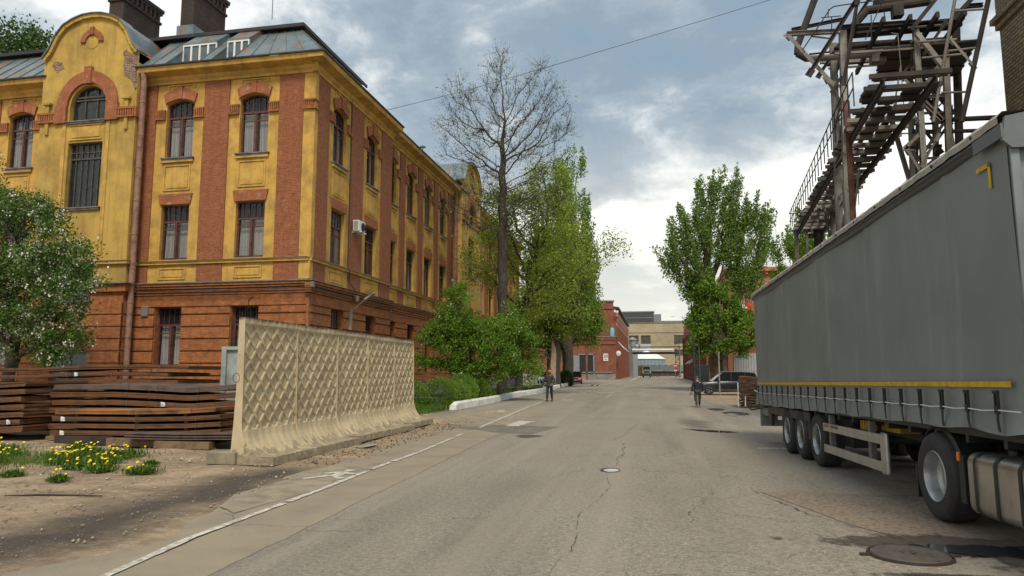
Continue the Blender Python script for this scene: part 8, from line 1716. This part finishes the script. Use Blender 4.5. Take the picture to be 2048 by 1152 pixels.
for k in range(2): mb = MB(); P = [(i * .12, .05 * (i % 2)) for i in range(20)]; mb.prism([(x - 1.9 + k * 2.35, y) for x, y in P] + [(x - 1.9 + k * 2.35, y + .02) for x, y in P[::-1]], lambda x, y: (x, y, .3), lambda x, y: (x, y, 3.45)); mb.build('panel', gpn, t)
for k in range(3): mb = MB(); mb.box(-1.95 + k * 2.36, -1.83 + k * 2.36, .06, .16, 0, 3.55); mb.build('post', M['iron_dk'], t)
t = empty('garden_container', (10.6, 66, 0), 'dark green cylindrical container with a leafy top, at the rear edge of the trailer', 'container'); mb = MB(); mb.lathe([(.001, 0), (.95, 0), (1.15, 4.6), (1.2, 4.8), (1.0, 4.85), (.001, 4.7)], n=18); mb.build('body', mat('dark_green_plastic', (.012, .085, .055), .5, var=.3), t, smooth=True)
r = np.random.default_rng(4); P = r.normal(0, 1, (1800, 3)) * np.array([.55, .5, .22]) + np.array([0, 0, 4.95]); V, F = leaf_quads(P, .12, 4); npmesh('foliage', V, F, LBR, t)
t = empty('satellite_dish', (11.6, 95.2, 2.6), 'dark round dish on the wall of the orange brick house', 'dish'); mb = MB(); mb.lathe([(.001, .2), (.4, .12), (.6, 0), (.62, .02), (.001, .3)], axis='y', n=18); mb.build('dish', M['iron_dk'], t, smooth=True)
simple('dark_box', 4.2, 5.6, 78, 80, 0, 2.4, mat('dark_box_panel', (.05, .055, .06), .5), 'low box standing for the dark bits under the tree, left of the poplar trunk', 'dark_box', .03)  # plain box standing for the dark bits under the poplar

# far end of the road
fb = empty('factory_block', (2, 330, 0), 'wide beige concrete factory block closing the end of the road', 'building'); BG = mat('beige_render', (.40, .34, .23), .9, brick=dict(c2=(.35, .29, .19), mc=(.30, .25, .17), w=1.2, h=.6, m=.03), var=.4, vscale=.12, dirt=(.22, .18, .13), dirt_amt=.7, dscale=.15)
Fb = Fac((-26, 330, 0), (1, 0, 0), (0, -1, 0)); ops = []
for u in (9.5, 14.6, 20.0, 34.8, 42.0): ops += [(u, u + 4.4, 14.0, 17.9, 0)]
for u in (34.8, 42.0): ops.append((u, u + 4.6, 8.6, 11.4, 0))
mb = MB(); wall(Fb, mb, 0, 66, 0, 23.4, ops, depth=.5); o = mb.build('wall', BG, None, recalc=False); o.parent = fb; o.location = (-2, -330, 0)
def fbp(mb, n, m): o = mb.build(n, m, None); o.parent = fb; o.location = (-2, -330, 0); return o
mb = MB(); mb.box(-26, 40, 330.7, 350, 0, 23.4); fbp(mb, 'inner_block', M['conc_raw']); mb = MB(); mb.box(-26, 40, 329.8, 350, 23.4, 23.8); mb.box(-26, 40, 329.85, 330, 19.0, 19.25); fbp(mb, 'roof_edge', M['iron'])
for a, b, c, d, _ in ops:
    mb = MB(); Fb.box(mb, a, b, c, d, -.45, -.35); w_ = fbp(mb, 'window', mat('brown_grey_glazing', (.075, .068, .06), .5, var=.3, vscale=.6)); mb = MB(); [Fb.box(mb, a + (b - a) * k / 5 - .05, a + (b - a) * k / 5 + .05, c, d, -.35, -.28) for k in range(1, 5)]; mb.build('frame', M['iron_dk'], w_)
mb = MB(); mb.box(-26, 0, 336, 346, 23.8, 29.0); o = fbp(mb, 'roof_lantern', M['dirtyglass']); mb = MB(); mb.box(-26, .3, 335.8, 346, 29.0, 29.5); mb.box(-26, 0, 335.8, 336, 26.2, 26.5); mb.box(.0, 3.4, 336, 346, 23.8, 28.0); mb.box(3.4, 14, 338, 344, 23.8, 25.0); fbp(mb, 'roof_box', M['galv'])
t = empty('panel_clad_hall', (-8, 300, 0), 'pale blue grey clad hall in front of the beige block, left', 'building'); mb = MB(); mb.box(-10, 6.4, 0, 10, 0, 12.6); mb.build('wall', mat('blue_grey_cladding', (.19, .22, .25), .6, var=.2), t); mb = MB(); mb.box(-10, 6.6, -.2, 0, 11.0, 12.9); mb.box(5.2, 6.6, -.2, 0, 0, 11.0); mb.build('trim', mat('light_cladding', (.36, .39, .42), .6), t)
t = empty('round_tent_hall', (-3.0, 262, 0), 'white roofed blue grey tent hall at the end of the road', 'tent'); mb = MB(); mb.lathe([(6.6, 2.8), (6.6, 6.1)], n=24); mb.build('wall', mat('pale_blue_tent_wall', (.22, .29, .36), .6, wave=dict(s=.25, d=0, amt=.5, c=(.12, .16, .2), dir='X')), t); mb = MB(); mb.lathe([(6.9, 6.0), (4.6, 7.5), (1.0, 8.7), (.8, 9.2), (.001, 9.3)], n=24); mb.build('roof', mat('white_tent_roof', (.72, .74, .73), .6, var=.2), t)
bw = mat('rusty_brown_scrap', (.10, .055, .035), .95, var=.6, vscale=1.2, bump=1)
t = empty('brick_wall', (-2, 250, 0), 'low dark brown brick wall below the tent hall', 'wall'); mb = MB(); mb.box(-6.5, 10, 0, .5, 0, 3.6); [mb.box(-6.5 + k * 2, -6.1 + k * 2, -.2, 0, 0, 3.9) for k in range(8)]; mb.build('wall', bw, t)
t = empty('pipe_gantry', (-1, 205, 0), 'overhead gantry carrying white pipes across the far end of the road', 'gantry'); mb = MB(); mb.tube([(-5.2, 0, 7.7), (6.2, 0, 7.7)], .28, 10); mb.build('pipe', M['plain_white'], t); mb = MB(); mb.tube([(-5.6, .8, 6.9), (7.2, .8, 6.9)], .2, 8); mb.box(-5.6, 8.6, -.3, .1, 8.35, 8.6); mb.box(-5.6, 8.6, .6, 1.0, 6.5, 6.7); mb.build('beam', M['iron_dk'], t)
for x in (-5.3, 7.9): mb = MB(); mb.box(x - .15, x + .15, -.2, .2, 0, 8.5); mb.build('post', M['iron'], t)
t = empty('lattice_mast', (5.75, 190, 0), 'dark lattice ladder mast at the right of the far gantry', 'mast'); mb = MB()
for x in (-.5, .5): mb.tube([(x, 0, 0), (x, 0, 10.0)], .07, 6)
for k in range(12): mb.tube([(-.5, 0, .8 * k), (.5, 0, .8 * k)], .05, 5); mb.tube([(-.5 if k % 2 else .5, 0, .8 * k), (.5 if k % 2 else -.5, 0, .8 * k + .8)], .05, 5)
mb.build('lattice', M['iron_dk'], t)
t = empty('traffic_sign', (4.9, 180, 0), 'red and white round sign on a pole at the far end of the road', 'sign'); mb = MB(); mb.tube([(0, 0, 0), (0, 0, 3.4)], .05, 6); mb.build('pole', M['alu'], t)
for z in (3.0, 1.9): mb = MB(); mb.lathe([(.001, -.06), (.50, -.06), (.50, -.03)], (0, 0, z), 'y', 18); mb.build('disc', RD, t); mb = MB(); mb.box(-.36, .36, -.08, -.062, z - .10, z + .10); mb.build('bar', M['plain_white'], t)
t = empty('street_lamp', (52, 120, 0), 'small distant lamp head showing just above the trailer roof', 'lamp'); mb = MB(); mb.tube([(0, 0, 0), (0, 0, 25.7)], .15, 6); mb.build('pole', M['iron'], t); mb = MB(); mb.box(-.9, .9, -.3, .3, 25.7, 26.2); mb.build('lamp_head', M['galv'], t)
t = empty('wall_sign', (-15.9, 82, 5.0), 'faded pale board with unreadable lettering on the office block by the silver car', 'sign')
mb = MB(); mb.box(.62, .72, 3.2, 8.6, -.5, .6); mb.build('board', mat('faded_board', (.55, .58, .56), .7, var=.8, vscale=3, col2=(.08, .09, .08)), t)
